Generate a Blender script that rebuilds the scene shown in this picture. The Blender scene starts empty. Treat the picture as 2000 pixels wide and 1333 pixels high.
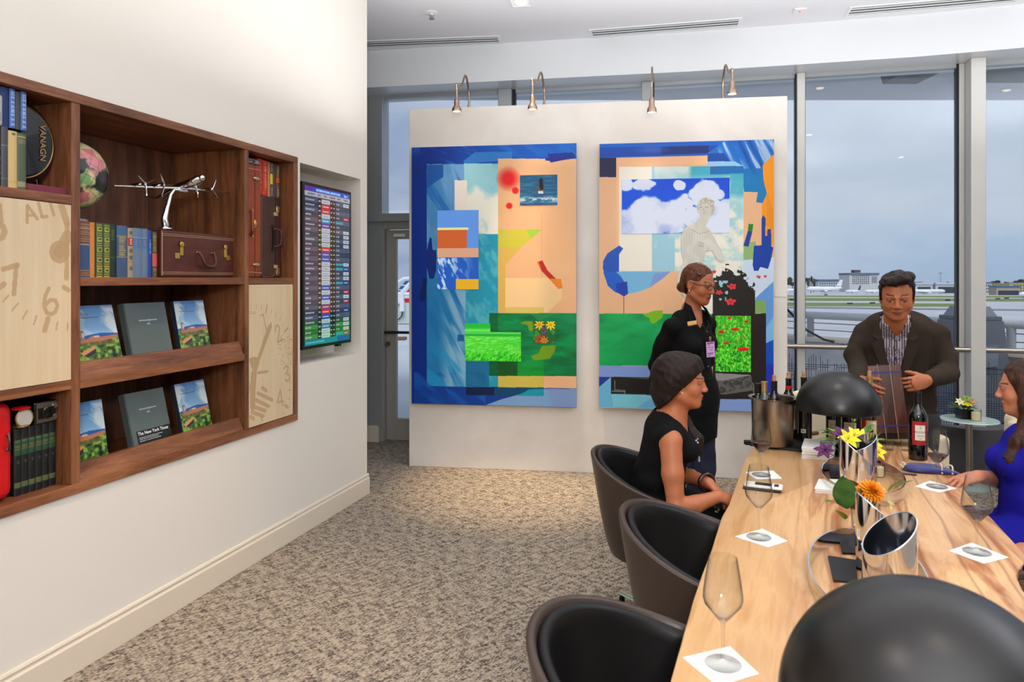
import bpy, math, random
import numpy as np
from mathutils import Vector, Matrix, Quaternion
PI = math.pi
sc = bpy.context.scene
COL = sc.collection
F = 1370.0          # focal length in pixels of the 2000 x 1333 frame
HZ = 546.0          # horizon row
EYE = 1.6
# ---------------- camera, world, exposure -----------------
cam_d = bpy.data.cameras.new('camera'); cam = bpy.data.objects.new('camera', cam_d); COL.objects.link(cam)
cam.location = (0, 0, EYE); cam.rotation_euler = (PI/2, 0, 0)
cam_d.sensor_width = 36.0; cam_d.lens = F/2000*36.0
cam_d.shift_y = -(666.5-HZ)/2000.0
cam_d.clip_start = 0.05; cam_d.clip_end = 5000
cam_d.dof.use_dof = True; cam_d.dof.focus_distance = 5.5; cam_d.dof.aperture_fstop = 5.6
sc.camera = cam
sc.view_settings.view_transform = 'Standard'; sc.view_settings.look = 'None'
sc.view_settings.gamma = 1.0; sc.view_settings.use_curve_mapping = False
sc.view_settings.exposure = 0.0
sc.cycles.max_bounces = 8; sc.cycles.transparent_max_bounces = 24
sc.cycles.caustics_reflective = False; sc.cycles.caustics_refractive = False
sc.cycles.sample_clamp_indirect = 6.0
sc.cycles.use_denoising = True

def lin(c):
    r = []
    for v in c[:3]:
        v = v/255.0
        r.append(v/12.92 if v <= 0.04045 else ((v+0.055)/1.055)**2.4)
    return (r[0], r[1], r[2], 1.0)

w = bpy.data.worlds.new('sky'); sc.world = w; w.use_nodes = True
nt = w.node_tree; nt.nodes.clear()
def N(nt, t, **kw):
    n = nt.nodes.new(t)
    for k, v in kw.items():
        if k.startswith('i_'):
            n.inputs[k[2:].replace('_', ' ')].default_value = v
        else: setattr(n, k, v)
    return n
tc = N(nt, 'ShaderNodeTexCoord')
sx = N(nt, 'ShaderNodeSeparateXYZ'); nt.links.new(tc.outputs['Generated'], sx.inputs[0])
ramp = N(nt, 'ShaderNodeValToRGB'); nt.links.new(sx.outputs['Z'], ramp.inputs[0])
e = ramp.color_ramp.elements
e[0].position = 0.0; e[0].color = lin((166, 186, 214)); e[1].position = 1.0; e[1].color = lin((200, 212, 230))
for p, c in ((0.03, (170, 192, 220)), (0.12, (192, 206, 226)), (0.22, (196, 209, 227)), (0.4, (200, 212, 230))):
    q = e.new(p); q.color = lin(c)
mp = N(nt, 'ShaderNodeMapping'); mp.inputs['Scale'].default_value = (1.0, 1.0, 2.6)
nt.links.new(tc.outputs['Generated'], mp.inputs[0])
n1 = N(nt, 'ShaderNodeTexNoise', i_Scale=4.2, i_Detail=7.0, i_Roughness=0.55); nt.links.new(mp.outputs[0], n1.inputs['Vector'])
r1 = N(nt, 'ShaderNodeValToRGB'); nt.links.new(n1.outputs[0], r1.inputs[0])
r1.color_ramp.elements[0].position = 0.42; r1.color_ramp.elements[0].color = (0, 0, 0, 1)
r1.color_ramp.elements[1].position = 0.62; r1.color_ramp.elements[1].color = (1, 1, 1, 1)
# storm cloud bank lies towards the left (negative x) part of the sky
mr = N(nt, 'ShaderNodeMapRange'); mr.inputs['From Min'].default_value = 0.12; mr.inputs['From Max'].default_value = -0.22
nt.links.new(sx.outputs['X'], mr.inputs['Value'])
mx = N(nt, 'ShaderNodeMix', data_type='RGBA'); mx.inputs['B'].default_value = lin((150, 166, 202))
nt.links.new(mr.outputs[0], mx.inputs['Factor']); nt.links.new(ramp.outputs[0], mx.inputs['A'])
ml = N(nt, 'ShaderNodeMath', operation='MULTIPLY'); nt.links.new(r1.outputs[0], ml.inputs[0]); ml.inputs[1].default_value = 0.35
mx2 = N(nt, 'ShaderNodeMix', data_type='RGBA'); mx2.inputs['B'].default_value = lin((222, 226, 236))
nt.links.new(ml.outputs[0], mx2.inputs['Factor']); nt.links.new(mx.outputs['Result'], mx2.inputs['A'])
bg = N(nt, 'ShaderNodeBackground', i_Strength=1.0); nt.links.new(mx2.outputs['Result'], bg.inputs['Color'])
ow = N(nt, 'ShaderNodeOutputWorld'); nt.links.new(bg.outputs[0], ow.inputs[0])

# ---------------- lights -----------------
def light(name, kind, loc, energy, color=(1, 1, 1), rot=None, target=None, **kw):
    d = bpy.data.lights.new(name, kind); d.energy = energy; d.color = color
    for k, v in kw.items(): setattr(d, k, v)
    o = bpy.data.objects.new(name, d); COL.objects.link(o); o.location = loc
    if target is not None:
        o.rotation_euler = (Vector(target)-Vector(loc)).to_track_quat('-Z', 'Y').to_euler()
    elif rot: o.rotation_euler = rot
    return o
CEIL = 3.75
WARM = (1.0, 0.88, 0.74)
# unseen up-facing fills added to brighten the ceiling, then a flash behind the camera
light('ceiling_fill', 'AREA', (1.3, 3.7, 2.6), 82, (0.96, 0.975, 1.0), rot=(PI, 0, 0), shape='RECTANGLE', size=4.4, size_y=2.6)
light('ceiling_fill', 'AREA', (0.4, -0.6, 2.4), 200, (0.97, 0.98, 1.0), rot=(PI, 0, 0), shape='RECTANGLE', size=4.0, size_y=1.6)
light('ceiling_fill', 'AREA', (5.0, 2.4, 2.7), 150, (0.93, 0.96, 1.0), rot=(PI, 0, 0), shape='RECTANGLE', size=2.6, size_y=2.6)
light('bounce_flash', 'SPOT', (0.5, -0.9, 2.0), 110, (0.94, 0.965, 1.0), target=(1.5, 4.2, CEIL+0.6), spot_size=math.radians(70), spot_blend=1.0, shadow_soft_size=0.15)
light('front_fill', 'AREA', (0.2, -1.0, 2.35), 52, (1.0, 0.98, 0.95), target=(0.7, 4.8, 0.7), shape='DISK', size=0.5)  # frontal fill added from the camera side to lift faces and lower walls
# overcast daylight outdoors, coming from behind the building
light('overcast_sun', 'SUN', (0, -10, 30), 2.2, (1.0, 0.98, 0.95), rot=(math.radians(38), 0, 0), angle=0.5)
DOWN = [(0.07, 5.43, 620), (-0.45, 3.0, 150), (-0.6, 0.8, 60), (1.35, 3.0, 34), (0.9, 0.9, 16), (2.6, 4.3, 80), (2.3, 1.6, 34), (1.3, 4.9, 70),
        (4.3, 3.2, 46), (-1.3, -1.8, 30), (1.2, -1.8, 30), (3.6, -1.2, 30)]
for i, (x, y, en) in enumerate(DOWN):
    tgt = (-1.45, 3.0, 0) if i == 1 else (x, y, 0)
    light('downlight_lamp', 'SPOT', (x, y, CEIL-0.03), en, (1.0, 0.74, 0.46) if i < 2 else WARM, target=tgt, spot_size=math.radians(36 if i == 0 else 46 if i == 1 else 66), spot_blend=1.0, shadow_soft_size=0.06)
# ---------------- materials -----------------
MATS = {}
def mat(name, c, rough=0.5, metal=0.0, spec=0.5, noise=None, bump=None, coat=0.0, sheen=0.0, emit=None, trans=0.0, ior=1.45, sub=0.0):
    """noise = (scale, colour2, lo, hi, (sx,sy,sz)); bump = (scale, strength, (sx,sy,sz))"""
    if name in MATS: return MATS[name]
    m = bpy.data.materials.new(name); m.use_nodes = True; nt = m.node_tree
    b = nt.nodes['Principled BSDF']
    b.inputs['Base Color'].default_value = lin(c); b.inputs['Roughness'].default_value = rough
    b.inputs['Metallic'].default_value = metal; b.inputs['Specular IOR Level'].default_value = spec
    b.inputs['Coat Weight'].default_value = coat; b.inputs['Sheen Weight'].default_value = sheen
    b.inputs['IOR'].default_value = ior; b.inputs['Transmission Weight'].default_value = trans
    if sub: b.inputs['Subsurface Weight'].default_value = sub; b.inputs['Subsurface Radius'].default_value = (0.012, 0.005, 0.003); b.inputs['Subsurface Scale'].default_value = 1.0
    if emit: b.inputs['Emission Color'].default_value = lin(emit[0]); b.inputs['Emission Strength'].default_value = emit[1]
    tc = None
    if noise or bump: tc = N(nt, 'ShaderNodeTexCoord')
    if noise:
        s, c2, lo, hi, sc3 = noise
        mp = N(nt, 'ShaderNodeMapping'); mp.inputs['Scale'].default_value = sc3; nt.links.new(tc.outputs['Object'], mp.inputs[0])
        n = N(nt, 'ShaderNodeTexNoise', i_Scale=s, i_Detail=6.0, i_Roughness=0.6); nt.links.new(mp.outputs[0], n.inputs['Vector'])
        r = N(nt, 'ShaderNodeValToRGB'); r.color_ramp.elements[0].position = lo; r.color_ramp.elements[1].position = hi
        r.color_ramp.elements[0].color = lin(c); r.color_ramp.elements[1].color = lin(c2)
        nt.links.new(n.outputs[0], r.inputs[0]); nt.links.new(r.outputs[0], b.inputs['Base Color'])
    if bump:
        s, st, sc3 = bump
        mp = N(nt, 'ShaderNodeMapping'); mp.inputs['Scale'].default_value = sc3; nt.links.new(tc.outputs['Object'], mp.inputs[0])
        n = N(nt, 'ShaderNodeTexNoise', i_Scale=s, i_Detail=4.0); nt.links.new(mp.outputs[0], n.inputs['Vector'])
        bp = N(nt, 'ShaderNodeBump', i_Strength=st, i_Distance=0.01); nt.links.new(n.outputs[0], bp.inputs['Height']); nt.links.new(bp.outputs[0], b.inputs['Normal'])
    MATS[name] = m; return m

def mat_attr(name, rough=0.5, emit=0.0, spec=0.5, bump=None, sub=0.0, coat=0.0, metal=0.0):
    if name in MATS: return MATS[name]
    m = bpy.data.materials.new(name); m.use_nodes = True; nt = m.node_tree; b = nt.nodes['Principled BSDF']
    a = N(nt, 'ShaderNodeAttribute', attribute_name='Col')
    b.inputs['Roughness'].default_value = rough; b.inputs['Specular IOR Level'].default_value = spec
    b.inputs['Coat Weight'].default_value = coat; b.inputs['Metallic'].default_value = metal
    if sub: b.inputs['Subsurface Weight'].default_value = sub; b.inputs['Subsurface Radius'].default_value = (0.012, 0.005, 0.003); b.inputs['Subsurface Scale'].default_value = 1.0
    if emit:
        b.inputs['Base Color'].default_value = (0.01, 0.01, 0.01, 1)
        nt.links.new(a.outputs['Color'], b.inputs['Emission Color']); b.inputs['Emission Strength'].default_value = emit
    else: nt.links.new(a.outputs['Color'], b.inputs['Base Color'])
    if bump:
        tc = N(nt, 'ShaderNodeTexCoord')
        s, st, sc3 = bump
        mp = N(nt, 'ShaderNodeMapping'); mp.inputs['Scale'].default_value = sc3; nt.links.new(tc.outputs['Object'], mp.inputs[0])
        n = N(nt, 'ShaderNodeTexNoise', i_Scale=s, i_Detail=4.0); nt.links.new(mp.outputs[0], n.inputs['Vector'])
        bp = N(nt, 'ShaderNodeBump', i_Strength=st, i_Distance=0.01); nt.links.new(n.outputs[0], bp.inputs['Height']); nt.links.new(bp.outputs[0], b.inputs['Normal'])
    MATS[name] = m; return m

def mat_glass(name, tint=(245, 250, 250), refl=1.0, rough=0.0, ior=1.5, base=0.0, edge=False):
    """thin clear glass: see-through with a fresnel reflection"""
    if name in MATS: return MATS[name]
    m = bpy.data.materials.new(name); m.use_nodes = True; nt = m.node_tree; nt.nodes.clear()
    t = N(nt, 'ShaderNodeBsdfTransparent')
    g = N(nt, 'ShaderNodeBsdfGlossy'); g.inputs['Roughness'].default_value = rough; g.inputs['Color'].default_value = (1, 1, 1, 1)
    f = N(nt, 'ShaderNodeLayerWeight'); f.inputs['Blend'].default_value = 0.5
    pw = N(nt, 'ShaderNodeMath', operation='POWER'); pw.inputs[1].default_value = 4.5; nt.links.new(f.outputs['Facing'], pw.inputs[0])
    mm = N(nt, 'ShaderNodeMath', operation='MULTIPLY_ADD', use_clamp=True); mm.inputs[1].default_value = refl*0.8; mm.inputs[2].default_value = base+0.03
    nt.links.new(pw.outputs[0], mm.inputs[0])
    cm = N(nt, 'ShaderNodeMix', data_type='RGBA'); cm.inputs['A'].default_value = lin(tint); cm.inputs['B'].default_value = lin((110, 106, 104)) if edge else lin(tint)
    pw2 = N(nt, 'ShaderNodeMath', operation='POWER'); pw2.inputs[1].default_value = 3.6; nt.links.new(f.outputs['Facing'], pw2.inputs[0]); nt.links.new(pw2.outputs[0], cm.inputs['Factor']); nt.links.new(cm.outputs['Result'], t.inputs[0])
    mx = N(nt, 'ShaderNodeMixShader'); nt.links.new(mm.outputs[0], mx.inputs[0]); nt.links.new(t.outputs[0], mx.inputs[1]); nt.links.new(g.outputs[0], mx.inputs[2])
    o = N(nt, 'ShaderNodeOutputMaterial'); nt.links.new(mx.outputs[0], o.inputs[0])
    MATS[name] = m; return m

def wood(name, c1, c2, c3, axis='x', scale=1.0, rough=0.42, ring=6.0):
    """grain runs along axis"""
    if name in MATS: return MATS[name]
    m = bpy.data.materials.new(name); m.use_nodes = True; nt = m.node_tree; b = nt.nodes['Principled BSDF']
    b.inputs['Roughness'].default_value = rough
    tc = N(nt, 'ShaderNodeTexCoord'); mp = N(nt, 'ShaderNodeMapping')
    s = {'x': (0.35, 4, 4), 'y': (4, 0.35, 4), 'z': (4, 4, 0.35)}[axis]
    mp.inputs['Scale'].default_value = tuple(v*scale for v in s); nt.links.new(tc.outputs['Object'], mp.inputs[0])
    n = N(nt, 'ShaderNodeTexNoise', i_Scale=2.0, i_Detail=8.0, i_Roughness=0.62, i_Distortion=0.8); nt.links.new(mp.outputs[0], n.inputs['Vector'])
    n2 = N(nt, 'ShaderNodeTexNoise', i_Scale=ring*4, i_Detail=4.0); nt.links.new(mp.outputs[0], n2.inputs['Vector'])
    ad = N(nt, 'ShaderNodeMath', operation='MULTIPLY_ADD'); ad.inputs[1].default_value = 0.35; nt.links.new(n2.outputs[0], ad.inputs[0]); nt.links.new(n.outputs[0], ad.inputs[2])
    r = N(nt, 'ShaderNodeValToRGB'); e = r.color_ramp.elements
    e[0].position = 0.45; e[0].color = lin(c1); e[1].position = 0.9; e[1].color = lin(c3); q = e.new(0.66); q.color = lin(c2)
    nt.links.new(ad.outputs[0], r.inputs[0]); nt.links.new(r.outputs[0], b.inputs['Base Color'])
    bp = N(nt, 'ShaderNodeBump', i_Strength=0.15, i_Distance=0.004); nt.links.new(n2.outputs[0], bp.inputs['Height']); nt.links.new(bp.outputs[0], b.inputs['Normal'])
    MATS[name] = m; return m

# ---------------- mesh builder -----------------
class MB:
    def __init__(s, M=None): s.v = []; s.f = []; s.mi = []; s.M = M; s.cur = 0
    def add(s, vs, fs):
        o = len(s.v)
        for p in vs:
            p = Vector(p)
            s.v.append(tuple(s.M @ p) if s.M is not None else tuple(p))
        for f in fs: s.f.append(tuple(i+o for i in f)); s.mi.append(s.cur)
        return s
    def box(s, a, b):
        x0, y0, z0 = [min(a[i], b[i]) for i in range(3)]; x1, y1, z1 = [max(a[i], b[i]) for i in range(3)]
        return s.add([(x0,y0,z0),(x1,y0,z0),(x1,y1,z0),(x0,y1,z0),(x0,y0,z1),(x1,y0,z1),(x1,y1,z1),(x0,y1,z1)],
                     [(0,3,2,1),(4,5,6,7),(0,1,5,4),(1,2,6,5),(2,3,7,6),(3,0,4,7)])
    def hexa(s, p):   # 4 bottom pts ccw, 4 top
        return s.add(p, [(0,3,2,1),(4,5,6,7),(0,1,5,4),(1,2,6,5),(2,3,7,6),(3,0,4,7)])
    def prism(s, poly, h0, h1, ax='z'):
        n = len(poly)
        def P(u, v, h): return {'z': (u, v, h), 'y': (u, h, v), 'x': (h, u, v)}[ax]
        vs = [P(u, v, h0) for u, v in poly]+[P(u, v, h1) for u, v in poly]
        fs = [tuple(range(n-1, -1, -1)), tuple(range(n, 2*n))]+[(i, (i+1) % n, n+(i+1) % n, n+i) for i in range(n)]
        return s.add(vs, fs)
    def lathe(s, prof, c=(0, 0, 0), n=32, ax='z', close=True):
        vs = []; fs = []
        for r, h in prof:
            for i in range(n):
                a = 2*PI*i/n; u, v = r*math.cos(a), r*math.sin(a)
                p = {'z': (u, v, h), 'y': (u, h, v), 'x': (h, u, v)}[ax]
                vs.append((p[0]+c[0], p[1]+c[1], p[2]+c[2]))
        for j in range(len(prof)-1):
            for i in range(n): fs.append((j*n+i, j*n+(i+1) % n, (j+1)*n+(i+1) % n, (j+1)*n+i))
        if close:
            if prof[0][0] > 1e-6: fs.append(tuple(range(n-1, -1, -1)))
            if prof[-1][0] > 1e-6: fs.append(tuple((len(prof)-1)*n+i for i in range(n)))
        return s.add(vs, fs)
    def cyl(s, p0, p1, r0, r1=None, n=16):
        return s.tube([p0, p1], [r0, r0 if r1 is None else r1], n)
    def tube(s, pts, r, n=10, closed=False, flat=None):
        pts = [Vector(p) for p in pts]; m = len(pts)
        rs = r if isinstance(r, (list, tuple)) else [r]*m
        vs = []; fs = []; up = None
        for i, p in enumerate(pts):
            if closed: t = pts[(i+1) % m]-pts[i-1]
            else: t = pts[min(i+1, m-1)]-pts[max(i-1, 0)]
            t = t.normalized() if t.length > 0 else Vector((0, 0, 1))
            if up is None:
                up = Vector((0, 0, 1)) if abs(t.z) < 0.9 else Vector((1, 0, 0))
            a = t.cross(up)
            if a.length < 1e-6: a = t.orthogonal()
            a.normalize(); b = a.cross(t).normalized(); up = b
            for k in range(n):
                an = 2*PI*k/n; fb = 1.0 if flat is None else flat
                vs.append(p+(a*math.cos(an)+b*math.sin(an)*fb)*rs[i])
        for i in range(m if closed else m-1):
            j = (i+1) % m
            for k in range(n): fs.append((i*n+k, i*n+(k+1) % n, j*n+(k+1) % n, j*n+k))
        if not closed:
            fs.append(tuple(range(n-1, -1, -1))); fs.append(tuple((m-1)*n+k for k in range(n)))
        return s.add(vs, fs)
    def ball(s, c, r, n=16, m=10, R=None):
        r = r if isinstance(r, (list, tuple)) else (r, r, r)
        vs = []; fs = []
        for j in range(m+1):
            th = PI*j/m
            for i in range(n):
                a = 2*PI*i/n
                p = Vector((r[0]*math.sin(th)*math.cos(a), r[1]*math.sin(th)*math.sin(a), r[2]*math.cos(th)))
                if R is not None: p = R @ p
                vs.append(p+Vector(c))
        for j in range(m):
            for i in range(n): fs.append(((j+1)*n+i, (j+1)*n+(i+1) % n, j*n+(i+1) % n, j*n+i))
        return s.add(vs, fs)
    def grid(s, fn, nu, nv, closeu=False):
        vs = [fn(i/nu, j/nv) for j in range(nv+1) for i in range(nu+(0 if closeu else 1))]
        w = nu if closeu else nu+1
        fs = []
        for j in range(nv):
            for i in range(nu):
                i2 = (i+1) % w
                fs.append((j*w+i, j*w+i2, (j+1)*w+i2, (j+1)*w+i))
        return s.add(vs, fs)
    def obj(s, name, mats, parent=None, smooth=False, angle=35, bevel=0.0, seg=2, solid=0.0, subsurf=0):
        me = bpy.data.meshes.new(name); me.from_pydata(s.v, [], s.f); me.update()
        if not isinstance(mats, (list, tuple)): mats = [mats]
        for m in mats: me.materials.append(m)
        if len(mats) > 1: me.polygons.foreach_set('material_index', s.mi)
        if smooth:
            me.polygons.foreach_set('use_smooth', [True]*len(me.polygons))
            if angle: me.set_sharp_from_angle(angle=math.radians(angle))
        o = bpy.data.objects.new(name, me); COL.objects.link(o)
        if parent is not None: o.parent = parent
        if solid: md = o.modifiers.new('solid', 'SOLIDIFY'); md.thickness = solid; md.offset = 0
        if bevel: md = o.modifiers.new('bevel', 'BEVEL'); md.width = bevel; md.segments = seg; md.limit_method = 'ANGLE'
        if subsurf: md = o.modifiers.new('sub', 'SUBSURF'); md.levels = subsurf; md.render_levels = subsurf
        return o

def tag(o, label, cat, group=None, kind=None):
    o['label'] = label; o['category'] = cat
    if group: o['group'] = group
    if kind: o['kind'] = kind
    return o
def thing(name, label, cat, loc=(0, 0, 0), rotz=0.0, group=None, rot=None):
    o = bpy.data.objects.new(name, None); COL.objects.link(o); o.empty_display_size = 0.05
    o.location = loc; o.rotation_euler = rot if rot is not None else (0, 0, rotz)
    return tag(o, label, cat, group)
def struct(name, mb, m, parent=None, **kw):
    o = mb.obj(name, m, parent, **kw)
    if parent is None: o['kind'] = 'structure'
    return o
def dup(root, loc, rotz=None, label=None, group=None):
    def cp(o, parent):
        c = o.copy(); COL.objects.link(c)
        if parent is not None: c.parent = parent
        for ch in [x for x in KIDS.get(o.name, [])]: cp(ch, c)
        return c
    KIDS.clear()
    for o in COL.objects:
        if o.parent: KIDS.setdefault(o.parent.name, []).append(o)
    r = cp(root, None); r.location = loc
    if rotz is not None: r.rotation_euler = (0, 0, rotz)
    if label: r['label'] = label
    if group: r['group'] = group
    return r
KIDS = {}
# ---------------- picture geometry (where things stand) -----------------
def ray(px): return (px-1000.0)/F
def pick(px, py, Y): return Vector((ray(px)*Y, Y, EYE-(py-HZ)*Y/F))
def gpt(px, py, z): 
    Y = F*(EYE-z)/(py-HZ); return Vector((ray(px)*Y, Y, z))
class Frame:
    """vertical plane with local x along it, local y away from the viewer, local z up"""
    def __init__(s, p, ang): s.p = Vector((p[0], p[1], 0)); s.ang = ang; s.d = Vector((math.cos(ang), math.sin(ang), 0)); s.n = Vector((-math.sin(ang), math.cos(ang), 0))
    def uz(s, px, py, depth=0.0):
        a = ray(px); p = s.p+s.n*depth
        # (p + d*u).x = a*(p+d*u).y
        u = (a*p.y-p.x)/(s.d.x-a*s.d.y); Y = p.y+s.d.y*u
        return u, EYE-(py-HZ)*Y/F
    def w(s, u, d, z): return s.p+s.d*u+s.n*d+Vector((0, 0, z))
    def M(s): return Matrix.Translation(s.p) @ Matrix.Rotation(s.ang, 4, 'Z')

# ---------------- painted surfaces (colour per vertex) -----------------
def vnoise(X, Y, seed=0):
    xi = np.floor(X).astype(np.int64); yi = np.floor(Y).astype(np.int64); xf = X-xi; yf = Y-yi
    def h(a, b):
        n = (a*374761393+b*668265263+seed*1442695) & 0xffffffff
        n = ((n ^ (n >> 13))*1274126177) & 0xffffffff
        return ((n ^ (n >> 16)) & 0xffff)/65535.0
    u = xf*xf*(3-2*xf); v = yf*yf*(3-2*yf)
    return (h(xi, yi)*(1-u)+h(xi+1, yi)*u)*(1-v)+(h(xi, yi+1)*(1-u)+h(xi+1, yi+1)*u)*v
def fbm(X, Y, seed=0, oct=4):
    s = 0; a = 0.5; t = 0
    for i in range(oct):
        s = s+a*vnoise(X*2**i, Y*2**i, seed+i*17); t += a; a *= 0.5
    return s/t
class Canvas:
    """w x h colour samples; quad = TL,TR,BR,BL in the coordinates the shapes are given in"""
    def __init__(s, w, h, quad, base=(255, 255, 255)):
        s.w = w; s.h = h
        u = np.linspace(0, 1, w)[None, :]; v = np.linspace(0, 1, h)[:, None]
        q = np.array(quad, float)
        def bl(k): return (q[0][k]*(1-u)+q[1][k]*u)*(1-v)+(q[3][k]*(1-u)+q[2][k]*u)*v
        s.X = bl(0); s.Y = bl(1); s.c = np.zeros((h, w, 3)); s.c[:] = base
    def paint(s, m, c, a=1.0):
        m = np.clip(m, 0, 1)*a
        c = np.asarray(c, float)
        s.c = s.c*(1-m[..., None])+c*m[..., None]; return s
    def box(s, x0, y0, x1, y1): return ((s.X >= x0) & (s.X <= x1) & (s.Y >= y0) & (s.Y <= y1)).astype(float)
    def inpoly(s, pts):
        m = np.zeros(s.X.shape, bool); n = len(pts)
        for i in range(n):
            x0, y0 = pts[i]; x1, y1 = pts[(i+1) % n]
            if y0 == y1: continue
            cnd = ((y0 > s.Y) != (y1 > s.Y)) & (s.X < (x1-x0)*(s.Y-y0)/(y1-y0)+x0)
            m ^= cnd
        return m.astype(float)
    def disc(s, cx, cy, rx, ry=None, soft=0.0):
        ry = ry or rx; d = np.sqrt(((s.X-cx)/rx)**2+((s.Y-cy)/ry)**2)
        return np.clip((1+soft-d)/(2*soft), 0, 1) if soft else (d <= 1).astype(float)
    def stroke(s, pts, wd):
        m = np.zeros(s.X.shape)
        for (x0, y0), (x1, y1) in zip(pts[:-1], pts[1:]):
            dx, dy = x1-x0, y1-y0; L = dx*dx+dy*dy+1e-9
            t = np.clip(((s.X-x0)*dx+(s.Y-y0)*dy)/L, 0, 1)
            m = np.maximum(m, (np.hypot(s.X-x0-t*dx, s.Y-y0-t*dy) <= wd/2).astype(float))
        return m
    def rect(s, x0, y0, x1, y1, c, a=1.0): return s.paint(s.box(x0, y0, x1, y1), c, a)
    def poly(s, pts, c, a=1.0): return s.paint(s.inpoly(pts), c, a)
    def n(s, sx, sy, seed=0, oct=4, rot=0.0):
        c, q = math.cos(rot), math.sin(rot); x = s.X*c+s.Y*q; y = -s.X*q+s.Y*c
        return fbm(x/sx, y/sy, seed, oct)
    def obj(s, name, P, m, parent=None):
        """P(u, v) -> arrays of local points; u to the right, v downwards, 0..1"""
        w, h = s.w, s.h
        u = np.tile(np.linspace(0, 1, w), h); v = np.repeat(np.linspace(0, 1, h), w)
        co = P(u, v).astype(np.float32)
        me = bpy.data.meshes.new(name)
        i = np.arange((h-1)*(w-1)); r = i//(w-1); k = i % (w-1); a = r*w+k
        q = np.stack([a, a+w, a+w+1, a+1], 1).ravel().astype(np.int32)
        me.vertices.add(w*h); me.vertices.foreach_set('co', co.ravel())
        me.loops.add(len(q)); me.loops.foreach_set('vertex_index', q)
        nf = len(i); me.polygons.add(nf); me.polygons.foreach_set('loop_start', np.arange(nf, dtype=np.int32)*4)
        me.update(calc_edges=True); me.validate()
        att = me.color_attributes.new('Col', 'FLOAT_COLOR', 'POINT')
        c = np.clip(s.c.reshape(-1, 3)/255.0, 0, 1)
        l = np.where(c <= 0.04045, c/12.92, ((c+0.055)/1.055)**2.4)
        att.data.foreach_set('color', np.concatenate([l, np.ones((len(l), 1))], 1).astype(np.float32).ravel())
        me.materials.append(m)
        me.polygons.foreach_set('use_smooth', [True]*nf)
        o = bpy.data.objects.new(name, me); COL.objects.link(o)
        if parent is not None: o.parent = parent
        return o
def flatP(p00, du, dv):
    p00 = np.array(p00, float); du = np.array(du, float); dv = np.array(dv, float)
    return lambda u, v: p00[None]+u[:, None]*du[None]+v[:, None]*dv[None]

def lettering(name, txt, size, M, m, parent=None, depth=0.0006, align='LEFT', sx=1.0, off=0.0):
    """flat letters as a mesh; M places the text's xy plane"""
    cu = bpy.data.curves.new('t', 'FONT'); cu.body = txt; cu.size = size; cu.extrude = depth; cu.align_x = align; cu.resolution_u = 3; cu.offset = off
    o = bpy.data.objects.new('t', cu); COL.objects.link(o)
    me = bpy.data.meshes.new_from_object(o.evaluated_get(bpy.context.evaluated_depsgraph_get()))
    bpy.data.objects.remove(o); bpy.data.curves.remove(cu)
    me.transform(M @ Matrix.Diagonal((sx, 1, 1, 1))); me.materials.clear(); me.materials.append(m)
    r = bpy.data.objects.new(name, me); COL.objects.link(r)
    if parent is not None: r.parent = parent
    return r
TXT = Matrix(((1, 0, 0, 0), (0, 0, -1, 0), (0, 1, 0, 0), (0, 0, 0, 1)))   # letters upright in local xz, facing -y

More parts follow.
